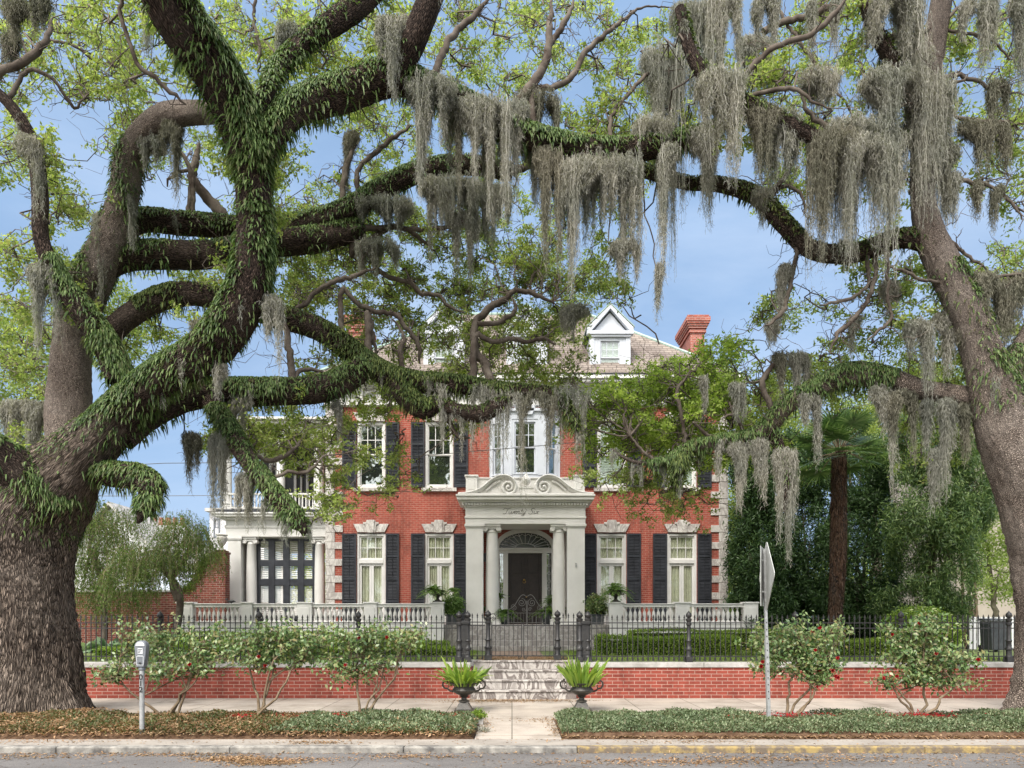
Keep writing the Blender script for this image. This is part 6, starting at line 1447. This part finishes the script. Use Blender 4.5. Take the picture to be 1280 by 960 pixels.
def petals(g, n):
    out = []
    for px, m, sx in ((985,.30,.45),(1147,.40,.30),(1100,.05,.5),(300,.08,.15),(430,.08,.2),(560,.02,.2),(370,.03,.3),(1010,.04,.5)):
        k = int(n*m); out.append(np.stack([g.normal(gx(px,12.3),sx,k), g.normal(12.3,.13,k), .15+.05*g.random(k)],1))
    return np.concatenate(out)
litter('fallen_petals', 'red camellia petals fallen on the beds under the bushes', 900, petals, 'petal', .055, 12)
tag([o for o in COL.objects if o.name.startswith('fallen_petals')][0], cat='petals')

# ------------------------------------------------------------------ cast-iron urns and pot plants
def street_urn(x, y, label, z=0.0):
    r = empty('cast_iron_urn', (x, y, z), label, 'urn', 'black handled urns at the foot of the steps'); 
    MB().box(x-.175, x+.175, y-.175, y+.175, z, z+.055).lathe([(.215,.0),(.12,.13),(.115,.15)], x, y, z+.055, 4, a0=math.pi/4).build('plinth', M['bronze'], r, bevel=.006)
    MB().lathe([(.115,.20),(.10,.215),(.055,.235),(.05,.27),(.085,.295),(.07,.31),(.13,.335),(.20,.375),(.225,.415),(.215,.44),(.19,.465),(.185,.50),(.23,.525),(.272,.545),(.275,.56),(.245,.56),(.215,.50),(.15,.47)], x, y, z, 28).build('bowl', M['bronze'], r, smooth=True)
    for s in (-1, 1):
        m = MB(); m.tube([(x+s*.20, y, z+.385),(x+s*.27, y, z+.40),(x+s*.315, y, z+.44),(x+s*.37, y, z+.45),(x+s*.405, y, z+.50),(x+s*.40, y, z+.56),(x+s*.36, y, z+.595),(x+s*.32, y, z+.585),(x+s*.31, y, z+.55),(x+s*.335, y, z+.53)], [.02,.018,.016,.018,.018,.017,.016,.014,.012,.010], 7)
        m.ball((x+s*.335, y, z+.615), .02); m.tube([(x+s*.31, y, z+.44),(x+s*.29, y, z+.49),(x+s*.31, y, z+.51)], .01, 5)
        m.build('handle', M['bronze'], r, smooth=True)
    MB().lathe([(.001,.49),(.205,.495)], x, y, z, 16).build('potting_soil', M['soil'], r)
ux0, ux1, UY = gx(580,14.1), gx(727,14.1), 14.1
street_urn(ux0, UY, 'black handled iron urn left of the walk on a square plinth'); street_urn(ux1, UY, 'black handled iron urn right of the walk, plinth half hidden by the green bed')
leafy('aspidistra', 'lime green strappy plant filling the left street urn', ux0, UY, .49, 150, .70, .050, 'lime', .9, group='strappy plants in the street urns', seed=1, arch=.55, elo=.65)
leafy('aspidistra', 'darker green strappy plant filling the right street urn', ux1, UY, .49, 150, .68, .054, 'lime', .9, group='strappy plants in the street urns', seed=2, arch=.38, elo=.85)
# fern urns on the balustrade ends
def small_urn(x, y, z, label, s=1.0):
    r = empty('pedestal_urn', (x, y, z), label, 'urn', 'black urns on the balustrade ends')
    MB().box(x-.14*s, x+.14*s, y-.14*s, y+.14*s, z, z+.04).lathe([(.12*s,.04),(.06*s,.09),(.045*s,.13),(.075*s,.15),(.06*s,.165),(.16*s,.22),(.20*s,.28),(.19*s,.33),(.23*s,.37),(.235*s,.385),(.2*s,.385),(.17*s,.33)], x, y, z, 20).build('bowl', M['bronze'], r, smooth=True)
    m = MB()
    for q in (-1, 1): m.tube([(x+q*.18*s, y, z+.24),(x+q*.26*s, y, z+.26),(x+q*.29*s, y, z+.33),(x+q*.24*s, y, z+.37)], .014, 6)
    m.build('handles', M['bronze'], r, smooth=True)
def potfern(x, y, z, label, n=60, L=.6, seed=0, group='ferns potted about the portico', mat='ferngreen'):
    g = np.random.default_rng(seed); a = g.uniform(0,6.28,n); el = g.uniform(.1,1.4,n); Ls = L*g.uniform(.6,1.1,n); d = np.stack([np.cos(a)*np.cos(el), np.sin(a)*np.cos(el), np.sin(el)],1)
    k = 9; t = np.linspace(0,1,k); path = np.array([x,y,z])[None,None,:]+d[:,None,:]*(Ls[:,None]*t[None,:])[...,None]+np.array([0,0,-1.])*(Ls[:,None,None]*.65)*(t**2)[None,:,None]
    s = unit(np.cross(d, np.array([0,0,1.]))+1e-6); parts = [ribbons(path, np.full((n,k),.008), s)]
    for j in range(1, k):
        for q in (-1, 1):
            for f in (0,.5):
                b = path[:,j]*(1-f)+path[:,j-1]*f; parts.append(leaves(b, s*q+.35*d+np.array([0,0,-.25])+.15*g.normal(size=b.shape), .10*(1-.55*j/k)*L/.6, .024, up=np.array([0,0,1.])))
    V, Q = cat(parts); o = np_mesh('potted_fern', V, Q, M[mat], loc=(x,y,z)); tag(o, label, 'fern', group)
BTOP = gz(754.5,BY)+.05
xu0, xu1 = gx(547,BY), gx(769.5,BY)
small_urn(xu0, BY, BTOP, 'black urn on the left balustrade end pedestal'); small_urn(xu1, BY, BTOP, 'black urn on the right balustrade end pedestal')
potfern(xu0-.12, BY, BTOP+.34, 'trailing fern spilling from the left balustrade urn', 80, .62, 1, 'ferns in the balustrade urns'); potfern(xu1, BY, BTOP+.34, 'upright fern in the right balustrade urn', 70, .72, 2, 'ferns in the balustrade urns')
def planter(x, y, z, w, h, label):
    m = MB(); m.box(x-w/2, x+w/2, y-w/2, y+w/2, z, z+h*.9).box(x-w/2-.02, x+w/2+.02, y-w/2-.02, y+w/2+.02, z+h*.9+.0005, z+h); o = m.build('planter_box', M['terra'], loc=(x,y,z), bevel=.008); tag(o, label, 'planter', 'dark planters beside the portico')
for px, lab, lab2, sz, mt, sd in ((566,'dark square planter left of the portico','leafy shrub in the planter left of the portico',.42,'ferngreen',3),(746,'dark square planter right of the portico','bushy bronze shrub in the planter right of the portico',.42,'camellia',4)):
    x = gx(px, 24.6); planter(x, 24.6, FLOOR, sz, .34, lab)
    tree('potted_shrub', lab2, (x, 24.6, FLOOR+.3), [(x, 24.6, FLOOR+.62, .36, .3, .34)], mt, 2600, (.08,.04), .02, clumps=60, sig=.2, cat_='shrub', seed=sd, group='potted shrubs beside the portico', stems=3)
for px, Yp, h, lab, labp in ((632,25.0,.36,'round pot at the left side of the front door','arching fern left of the front door, low'),(684,25.2,.4,'round pot at the right side of the front door','tall arching fern right of the front door')):
    x = gx(px, Yp); m = MB(); m.lathe([(.12,0),(.16,.05),(.19,h-.05),(.21,h-.04),(.21,h),(.18,h)], x, Yp, FLOOR, 16); o = m.build('round_pot', M['terra'], loc=(x,Yp,FLOOR), smooth=True); tag(o, lab, 'pot', 'round pots at the front door')
    potfern(x, Yp, FLOOR+h-.04, labp, 70, .62 if px < 650 else .7, int(px), 'ferns at the front door')
for px, Yp, z, L, lab in ((622,25.6,FLOOR+.9,.95,'tall palm-like fern between left column and door'),(690,25.7,FLOOR+.8,.95,'tall palm-like fern between door and right column'),(602,25.4,FLOOR+.5,.6,'fern behind the left portico pier'),(706,25.4,FLOOR+.5,.6,'fern behind the right portico pier'),(568,25.3,FLOOR+1.15,.55,'leafy spray in front of the shutter left of the portico')):
    x = gx(px,Yp); r = empty('potted_palm', (x,Yp,FLOOR), lab, 'potted plant', 'tall potted plants in the portico'); MB().lathe([(.11,0),(.15,.04),(.17,.28),(.14,.28)], x, Yp, FLOOR, 14).build('pot', M['terra'], r, smooth=True)
    m = MB(); m.tube([(x,Yp,FLOOR+.25),(x+.02,Yp,z-.3),(x,Yp,z)], .018, 6); m.build('stem', M['stem'], r)
    gg = np.random.default_rng(int(px)); n = 26; a = gg.uniform(0,6.28,n); el = gg.uniform(-.2,1.3,n); d = np.stack([np.cos(a)*np.cos(el), np.sin(a)*np.cos(el), np.sin(el)],1); k = 8; t = np.linspace(0,1,k); Ls = L*.6*gg.uniform(.6,1,n)
    path = np.array([x,Yp,z])[None,None,:]+d[:,None,:]*(Ls[:,None]*t[None,:])[...,None]+np.array([0,0,-1.])*(Ls[:,None,None]*.6)*(t**2)[None,:,None]; s = unit(np.cross(d,[0,0,1.])+1e-6); parts = [ribbons(path, np.full((n,k),.008), s)]
    for j in range(1,k):
        for q in (-1,1): parts.append(leaves(path[:,j], s*q+.5*d+np.array([0,0,-.3]), .17*(1-.4*j/k), .024, up=np.array([0,0,1.])))
    V, Q = cat(parts); np_mesh('fronds', V, Q, M['ferngreen'], r)
# tiny pot and blue-grey tuft at the bed corner
x, y = gx(600,12.4), 12.4
tag(MB().box(x-.055,x+.055,y-.055,y+.055,.0,.10).build('small_pot', M['coping'], loc=(x,y,0), bevel=.006), 'small square grey pot beside the walk by the left bed', 'pot')
tree('potted_herb', 'little dark green herb in the small pot by the walk', (x,y,.1), [(x,y,.17,.10,.09,.075)], 'boxleaf', 600, (.04,.02), .006, clumps=20, sig=.25, cat_='plant', seed=33)
leafy('silver_tuft', 'grey tuft of fine grass at the left edge of the walk', gx(604,11.6), 11.6, 0.0, 120, .16, .008, 'moss', .3, seed=5, cat_='plant')

# ------------------------------------------------------------------ parking meter
def text_mesh(name, s, size, mat, parent, loc, rot=(R(90),0,0), bold=.0):
    cu = bpy.data.curves.new(name, 'FONT'); cu.body = s; cu.size = size; cu.align_x = 'CENTER'; cu.align_y = 'CENTER'; cu.extrude = .001; cu.offset = bold
    t = bpy.data.objects.new('tmp', cu); COL.objects.link(t); dg = bpy.context.evaluated_depsgraph_get(); me = bpy.data.meshes.new_from_object(t.evaluated_get(dg)); bpy.data.objects.remove(t)
    me.name = name; o = bpy.data.objects.new(name, me); COL.objects.link(o); me.materials.clear(); me.materials.append(mat); o.parent = parent; o.location = Vector(loc)-WORLD_OF[parent.name]; o.rotation_euler = rot; return o
MY = 11.05; mx_ = gx(177.5, MY); mz = lambda p: gz(p, MY)
pmr = empty('parking_meter', (mx_, MY, .0), 'grey single-head parking meter on a galvanised pole numbered 012', 'parking meter')
pr_ = .036
MB().lathe([(pr_,-.02),(pr_,mz(838)-0)], mx_, MY, 0, 20).build('pole', M['galv'], pmr, smooth=True)
for i, ch in enumerate('012'):
    text_mesh('digit', ch, .115, M['ink'], pmr, (mx_, MY-pr_-.002, mz(846.5+i*7.8)), bold=.003)
hd = MB(); zb = mz(838)
hd.lathe([(.045,0),(.05,.02),(.045,.05)], mx_, MY, zb, 16)
prof = [(-.052,zb+.05),(.052,zb+.05),(.066,zb+.15),(.075,zb+.19),(.088,zb+.34),(.090,zb+.36)] + [(.088*math.cos(R(t)), zb+.36+.088*math.sin(R(t))) for t in range(15,180,15)] + [(-.090,zb+.36),(-.088,zb+.34),(-.075,zb+.19),(-.066,zb+.15)]
hd.prism([(mx_+p_[0], p_[1]) for p_ in prof], MY-.055, MY+.055); head = hd.build('head', M['metergrey'], pmr, bevel=.008)
wm = MB(); wm.prism([(mx_+.068*math.cos(R(t)), zb+.366+.066*math.sin(R(t))) for t in range(0,181,15)], MY-.064, MY-.0555); wm.build('display_window', M['metersilver'], head)
lb = MB(); lb.box(mx_-.036, mx_+.04, MY-.060, MY-.0555, zb+.25, zb+.335)
lb.build('rate_label', M['metersilver'], head)
ll = MB()
for k, (a, b) in enumerate(((-.03,.0),(-.03,.012),(-.03,.03))): ll.box(mx_+a, mx_+b, MY-.0625, MY-.0605, zb+.265+k*.022, zb+.274+k*.022)
ll.build('rate_lines', M['ink'], head)
vd = MB(); framebox(vd, mx_-.052, mx_+.052, zb+.08, zb+.215, .008, MY-.061, MY-.0555); vd.box(mx_-.04, mx_+.04, MY-.060, MY-.0555, zb+.22, zb+.228); vd.build('vault_door_frame', M['metersilver'], head)
MB().prism([(mx_+.016*math.cos(R(t)), zb+.11+.016*math.sin(R(t))) for t in range(0,360,30)], MY-.066, MY-.0615).build('lock', M['ink'], head)
# whole head sits straight on its bulge-necked pole

# ------------------------------------------------------------------ road sign seen nearly edge-on
GYs = 11.8; sx0 = gx(961, GYs); sxt = gx(955, GYs); sg_ = empty('road_sign', (sx0, GYs, .1), 'tall grey metal sign post carrying a diamond sign seen almost edge-on', 'sign'); sz = lambda p: gz(p, GYs)
m = MB(); xm = (sx0+sxt)/2
# perforated post leaning slightly left: two nested lengths
def lean(z): return sx0+(sxt-sx0)*(z-.1)/(sz(684)-.1)
m.tube([(lean(.0),GYs,.0),(lean(sz(800)),GYs,sz(800))], .036, 4); m.tube([(lean(sz(812)),GYs,sz(812)),(lean(sz(686)),GYs,sz(686))], .028, 4)
post_ = m.build('post', M['galv'], sg_)
hz2 = MB()
z = .5
while z < sz(770): hz2.ball((lean(z)-.001, GYs-.030, z), .009, 5); z += .11
hz2.build('post_hole', M['ink'], sg_)
zc_ = sz(720); T = Matrix.Translation((lean(zc_)+.02, GYs-.03, zc_)) @ Matrix.Rotation(R(83), 4, 'Z')
h = .54; rr_ = .05
dm_ = []
for i in range(4):
    a = math.pi/2*i+math.pi/2; cx_, cz_ = (h-.07)*math.cos(a), (h-.07)*math.sin(a)
    for t in (-40,-15,15,40): dm_.append((cx_+.07*math.cos(a+R(t)), cz_+.07*math.sin(a+R(t))))
M['alum'] = pm('aluminium_sheet', (.46,.47,.45), (.58,.59,.57), 4, .45, .05, 40, .35)
MB().prism(dm_, -.004, .004, T).build('diamond_plate', M['alum'], sg_)
T2 = Matrix.Translation((lean(zc_)-.025, GYs+.04, zc_-.01)) @ Matrix.Rotation(R(66), 4, 'Z')
MB().box(-.30, .30, -.003, .003, -.47, .47, T2).build('rectangular_plate', M['alum'], sg_)
m = MB()
for z in (zc_-.25, zc_+.25): m.box(lean(z)-.05, lean(z)+.05, GYs-.008, GYs+.008, z-.012, z+.012)
m.build('bolt', M['galv'], sg_)

# ------------------------------------------------------------------ overhead cables
m = MB(); CYb = 20.0
pts = [P(150,582,CYb),P(205,579,CYb),P(330,578,CYb),P(430,575,CYb),P(500,571,CYb),P(560,567,CYb),P(700,555,CYb),P(850,540,CYb),P(960,527,CYb),P(1060,510,CYb),P(1180,488,CYb),P(1500,410,CYb)]
pts = [P(-300,586,CYb)]+pts; m.tube(pts, .010, 5); tag(m.build('overhead_cable', M['cable'], loc=tuple(pts[0])), 'thin grey cable crossing in front of the upper windows', 'cable')
m = MB(); m.tube([P(-200,612,34),P(100,620,34),P(190,620,34),P(300,619,34)], .016, 5); tag(m.build('overhead_cable', M['cable'], loc=tuple(P(-200,612,34))), 'second thin cable against the sky left of the side porch', 'cable')

# ------------------------------------------------------------------ old brick garden wall with a swept top at left
WYg = 26.0; r = empty('swept_brick_wall', (gx(220,WYg), WYg, GZ), 'dark brick garden wall sweeping up in a curve to the side porch', 'wall')
zz = lambda p: gz(p, WYg); xx = lambda p: gx(p, WYg)
crv = [(228+ (262-228)*t, 739-(739-696)*(1-math.cos(math.pi/2*t))) for t in [i/8 for i in range(9)]] 
top = [(xx(60),zz(740)),(xx(223),zz(740))] + [(xx(a),zz(b)) for a, b in ((232,735),(238,729),(243,721),(247,712),(251,704),(257,698),(264,694.5),(268,693))] + [(xx(268),zz(692)),(xx(282.5),zz(692))]
MB().prism([(xx(60),GZ-.05)]+top+[(xx(282.5),GZ-.05)], WYg, WYg+.35).build('brick_face', M['oldbrick'], r)
c = MB(); 
for a, b in zip(top[:-3], top[1:-2]):
    c.prism([a, b, (b[0],b[1]+.06), (a[0],a[1]+.06)], WYg-.05, WYg+.40)
c.build('coping', M['coping'], r)
MB().box(xx(267)-.04, xx(283), WYg-.06, WYg+.41, zz(692)+.001, zz(692)+.07).box(xx(269), xx(281), WYg-.03, WYg+.38, zz(692)+.0705, zz(692)+.12).box(xx(267.5), xx(282), WYg-.03, WYg-.001, GZ, zz(692)).build('pier_cap', M['oldbrick'], r)
ur = empty('stone_urn', (xx(275), WYg+.17, zz(692)+.12), 'pale stone urn standing on top of the brick wall pier', 'urn'); ux, uz = xx(275), zz(692)+.12
MB().lathe([(.14,0),(.14,.04),(.06,.08),(.05,.16),(.10,.2),(.17,.34),(.19,.46),(.15,.5),(.19,.53),(.2,.56),(.12,.58),(.05,.64),(.02,.7),(.002,.72)], ux, WYg+.17, uz, 18).build('body', M['stone'], ur, smooth=True)
# ivy on the swept curve
gI = np.random.default_rng(3); n = 1500; i = gI.integers(2, 9, n); tt = np.array(top); a = tt[i]; f = gI.random(n); pz_ = a[:,1]-np.abs(gI.normal(0,.10,n)); pts_ = np.stack([a[:,0]+gI.normal(0,.12,n), np.full(n,WYg-.03)-.03*gI.random(n), pz_+.08],1)
V, Q = leaves(pts_, gI.normal(size=(n,3))+np.array([0,-1,-.6]), .05, .045); np_mesh('creeper', V, Q, M['boxleaf'], r)

# ------------------------------------------------------------------ neighbouring buildings
NB = 40; nx_ = lambda p: gx(p, NB); nz_ = lambda p: gz(p, NB)
M['paint2'] = pm('pale_siding', (.62,.62,.63), (.72,.72,.73), .8, .7, .0, 5)
nb = empty('white_house', (nx_(180), NB, .5), 'pale white neighbouring house behind the weeping trees at left', 'house')
w = MB(); w.prism([(nx_(85),.5),(nx_(85),nz_(690)),(nx_(140),nz_(634)),(nx_(195),nz_(690)),(nx_(195),.5)], NB, NB+9); w.box(nx_(195)+.002, nx_(262), NB+1.5, NB+9, .5, nz_(700)); w.build('wall', M['paint2'], nb)
k = MB()
for i in range(22):
    z = .8+i*.3; k.box(nx_(85)+.01, nx_(195)-.01, NB-.015, NB-.001, z, z+.02) if z < nz_(692) else None
k.build('siding_lines', M['coping'], nb)
rf = MB(); rf.prism([(nx_(82),nz_(692)),(nx_(140),nz_(632)),(nx_(198),nz_(692)),(nx_(198),nz_(689)),(nx_(140),nz_(628)),(nx_(82),nz_(689))], NB-.4, NB+9.2)
rf.prismx([(NB+1.2,nz_(703)),(NB+5.2,nz_(672)),(NB+9.2,nz_(703))], nx_(196), nx_(266)); rf.build('roof', M['coping'], nb)
for a in (112, 160): sashwin(nx_(a), nx_(a)+1.1, 3.2, 5.0, NB-.06, nb, M['white'])
ch = MB()
for i in range(5): ch.lathe([(.13,0),(.16,.1),(.13,.45),(.15,.5)], nx_(148)+i*.42, NB+4, nz_(646), 8)
ch.build('chimney_pots', M['chimbrick'], nb); MB().box(nx_(148)-.3, nx_(148)+2.0, NB+3.6, NB+4.4, 5.5, nz_(646)).build('chimney', M['paint2'], nb)
lean_ = empty('garden_outbuilding', (xx(210), 31, GZ), 'low building with a pale sloping metal roof behind the swept brick wall', 'outbuilding')
lx = lambda p: gx(p,31); lz = lambda p: gz(p,31)
MB().box(lx(165), lx(258), 31.02, 35, GZ-.1, lz(738)).build('wall', M['paint2'], lean_); MB().prismx([(30.6,lz(739)),(30.6,lz(737)),(34.5,gz(716,34.5)),(34.5,gz(718,34.5))], lx(158), lx(262)).build('roof', pm('metal_roof', (.50,.54,.60), (.60,.64,.70), 1, .5), lean_)
# far house peeking beside the porch
fh = empty('tan_townhouse', (gx(272,48), 48, .5), 'sliver of a cream townhouse with a louvred window left of the side porch', 'house')
q3 = lambda p: gx(p,48); z3 = lambda p: gz(p,48)
MB().box(q3(262), q3(330), 48, 54, .5, z3(640)).build('wall', M['paint2'], fh); MB().box(q3(259), q3(333), 47.6, 54.4, z3(640)+.001, z3(636)).build('roof', M['coping'], fh)
sashwin(q3(267), q3(275), z3(672), z3(648), 47.94, fh, M['metergrey'], sill=False)
# pale building beyond the right oak, with fence and bin in front
rb = empty('beige_building', (gx(1240,60), 60, .5), 'pale beige building glimpsed between bamboo and right oak trunk', 'building')
MB().box(gx(1195,60), gx(1330,60), 60, 70, .5, gz(560,60)).build('wall', pm('beige_stucco', (.27,.23,.20), (.36,.31,.28), .5, .85, .2, 8), rb); MB().box(gx(1190,60), gx(1335,60), 59.6, 70.4, gz(560,60)+.001, gz(556,60)).build('roof', M['coping'], rb)
for i in range(3): sashwin(gx(1205+i*24,60), gx(1217+i*24,60), gz(640,60), gz(600,60), 59.93, rb, M['white'])
tag(MB().box(14.2, 40, 26, 60, .5, GZ+.012).build('side_lawn', pm('bright_lawn', (.15,.22,.05), (.24,.32,.08), .8, .95)), kind='structure')
pf = empty('picket_fence', (gx(1240,24), 24, GZ), 'pale wooden boundary fence behind the right end of the iron fence', 'fence')
x = gx(1212,24)
while x < gx(1330,24): MB().box(x, x+.09, 24, 24.03, GZ, GZ+1.05).build('picket', M['paint2'], pf) ; x += .125
MB().box(gx(1212,24), gx(1330,24), 24.035, 24.07, GZ+.85, GZ+.93).box(gx(1212,24), gx(1330,24), 24.035, 24.07, GZ+.2, GZ+.28).build('rail', M['paint2'], pf)
bx = gx(1243,22); bn = empty('wheeled_bin', (bx,22,GZ), 'dark wheeled bin behind the iron fence beside the right oak', 'bin')
m = MB(); m.prism([(bx-.22,GZ+.06),(bx+.22,GZ+.06),(bx+.27,GZ+.92),(bx-.27,GZ+.92)], 21.75, 22.3); m.build('body', M['terra'], bn, bevel=.02)
MB().prismx([(21.7,GZ+.925),(22.34,GZ+.925),(22.34,GZ+1.0),(21.7,GZ+.96)], bx-.29, bx+.29).build('lid', M['terra'], bn, bevel=.01)
for s in (-1,1):
    w = MB(); T = Matrix.Translation((bx+s*.23,22.3,GZ+.1)) @ Matrix.Rotation(R(90),4,'Z'); w.prism([(.1*math.cos(R(t)),.1*math.sin(R(t))) for t in range(0,360,20)], -.03, .03, T); w.build('wheel', M['ink'], bn)
# low garden lantern post seen through the camellia
x = gx(995,18.6); m = MB(); m.lathe([(.07,0),(.06,.05),(.05,.30),(.075,.32),(.075,.46),(.10,.47),(.02,.55)], x, 18.6, GZ, 14); tag(m.build('garden_light', M['iron'], loc=(x,18.6,GZ), smooth=True), 'short black garden bollard light behind the fence near the sign post camellia', 'garden light')
# bird ornament and little row of things on the left balustrade
x = gx(289,BY); bt = gz(754.5,BY); m = MB(); m.lathe([(.001,-.13),(.03,-.11),(.05,-.03),(.05,.03),(.03,.10),(.001,.16)], 0, 0, 0, 10)
TT = Matrix.Translation((x, BY, bt+.075)) @ Matrix.Rotation(R(90), 4, 'Y'); m.v = [tuple(TT @ Vector(p)) for p in m.v]; m.ball((x-.14,BY,bt+.14), .035); m.box(x-.02,x+.02,BY-.01,BY+.01,bt,bt+.05); m.lathe([(.02,0),(.001,.06)], x-.19, BY, bt+.12, 6)
tag(m.build('bird_ornament', M['iron'], loc=(x,BY,bt), smooth=True), 'small dark duck ornament sitting on the left balustrade', 'ornament')
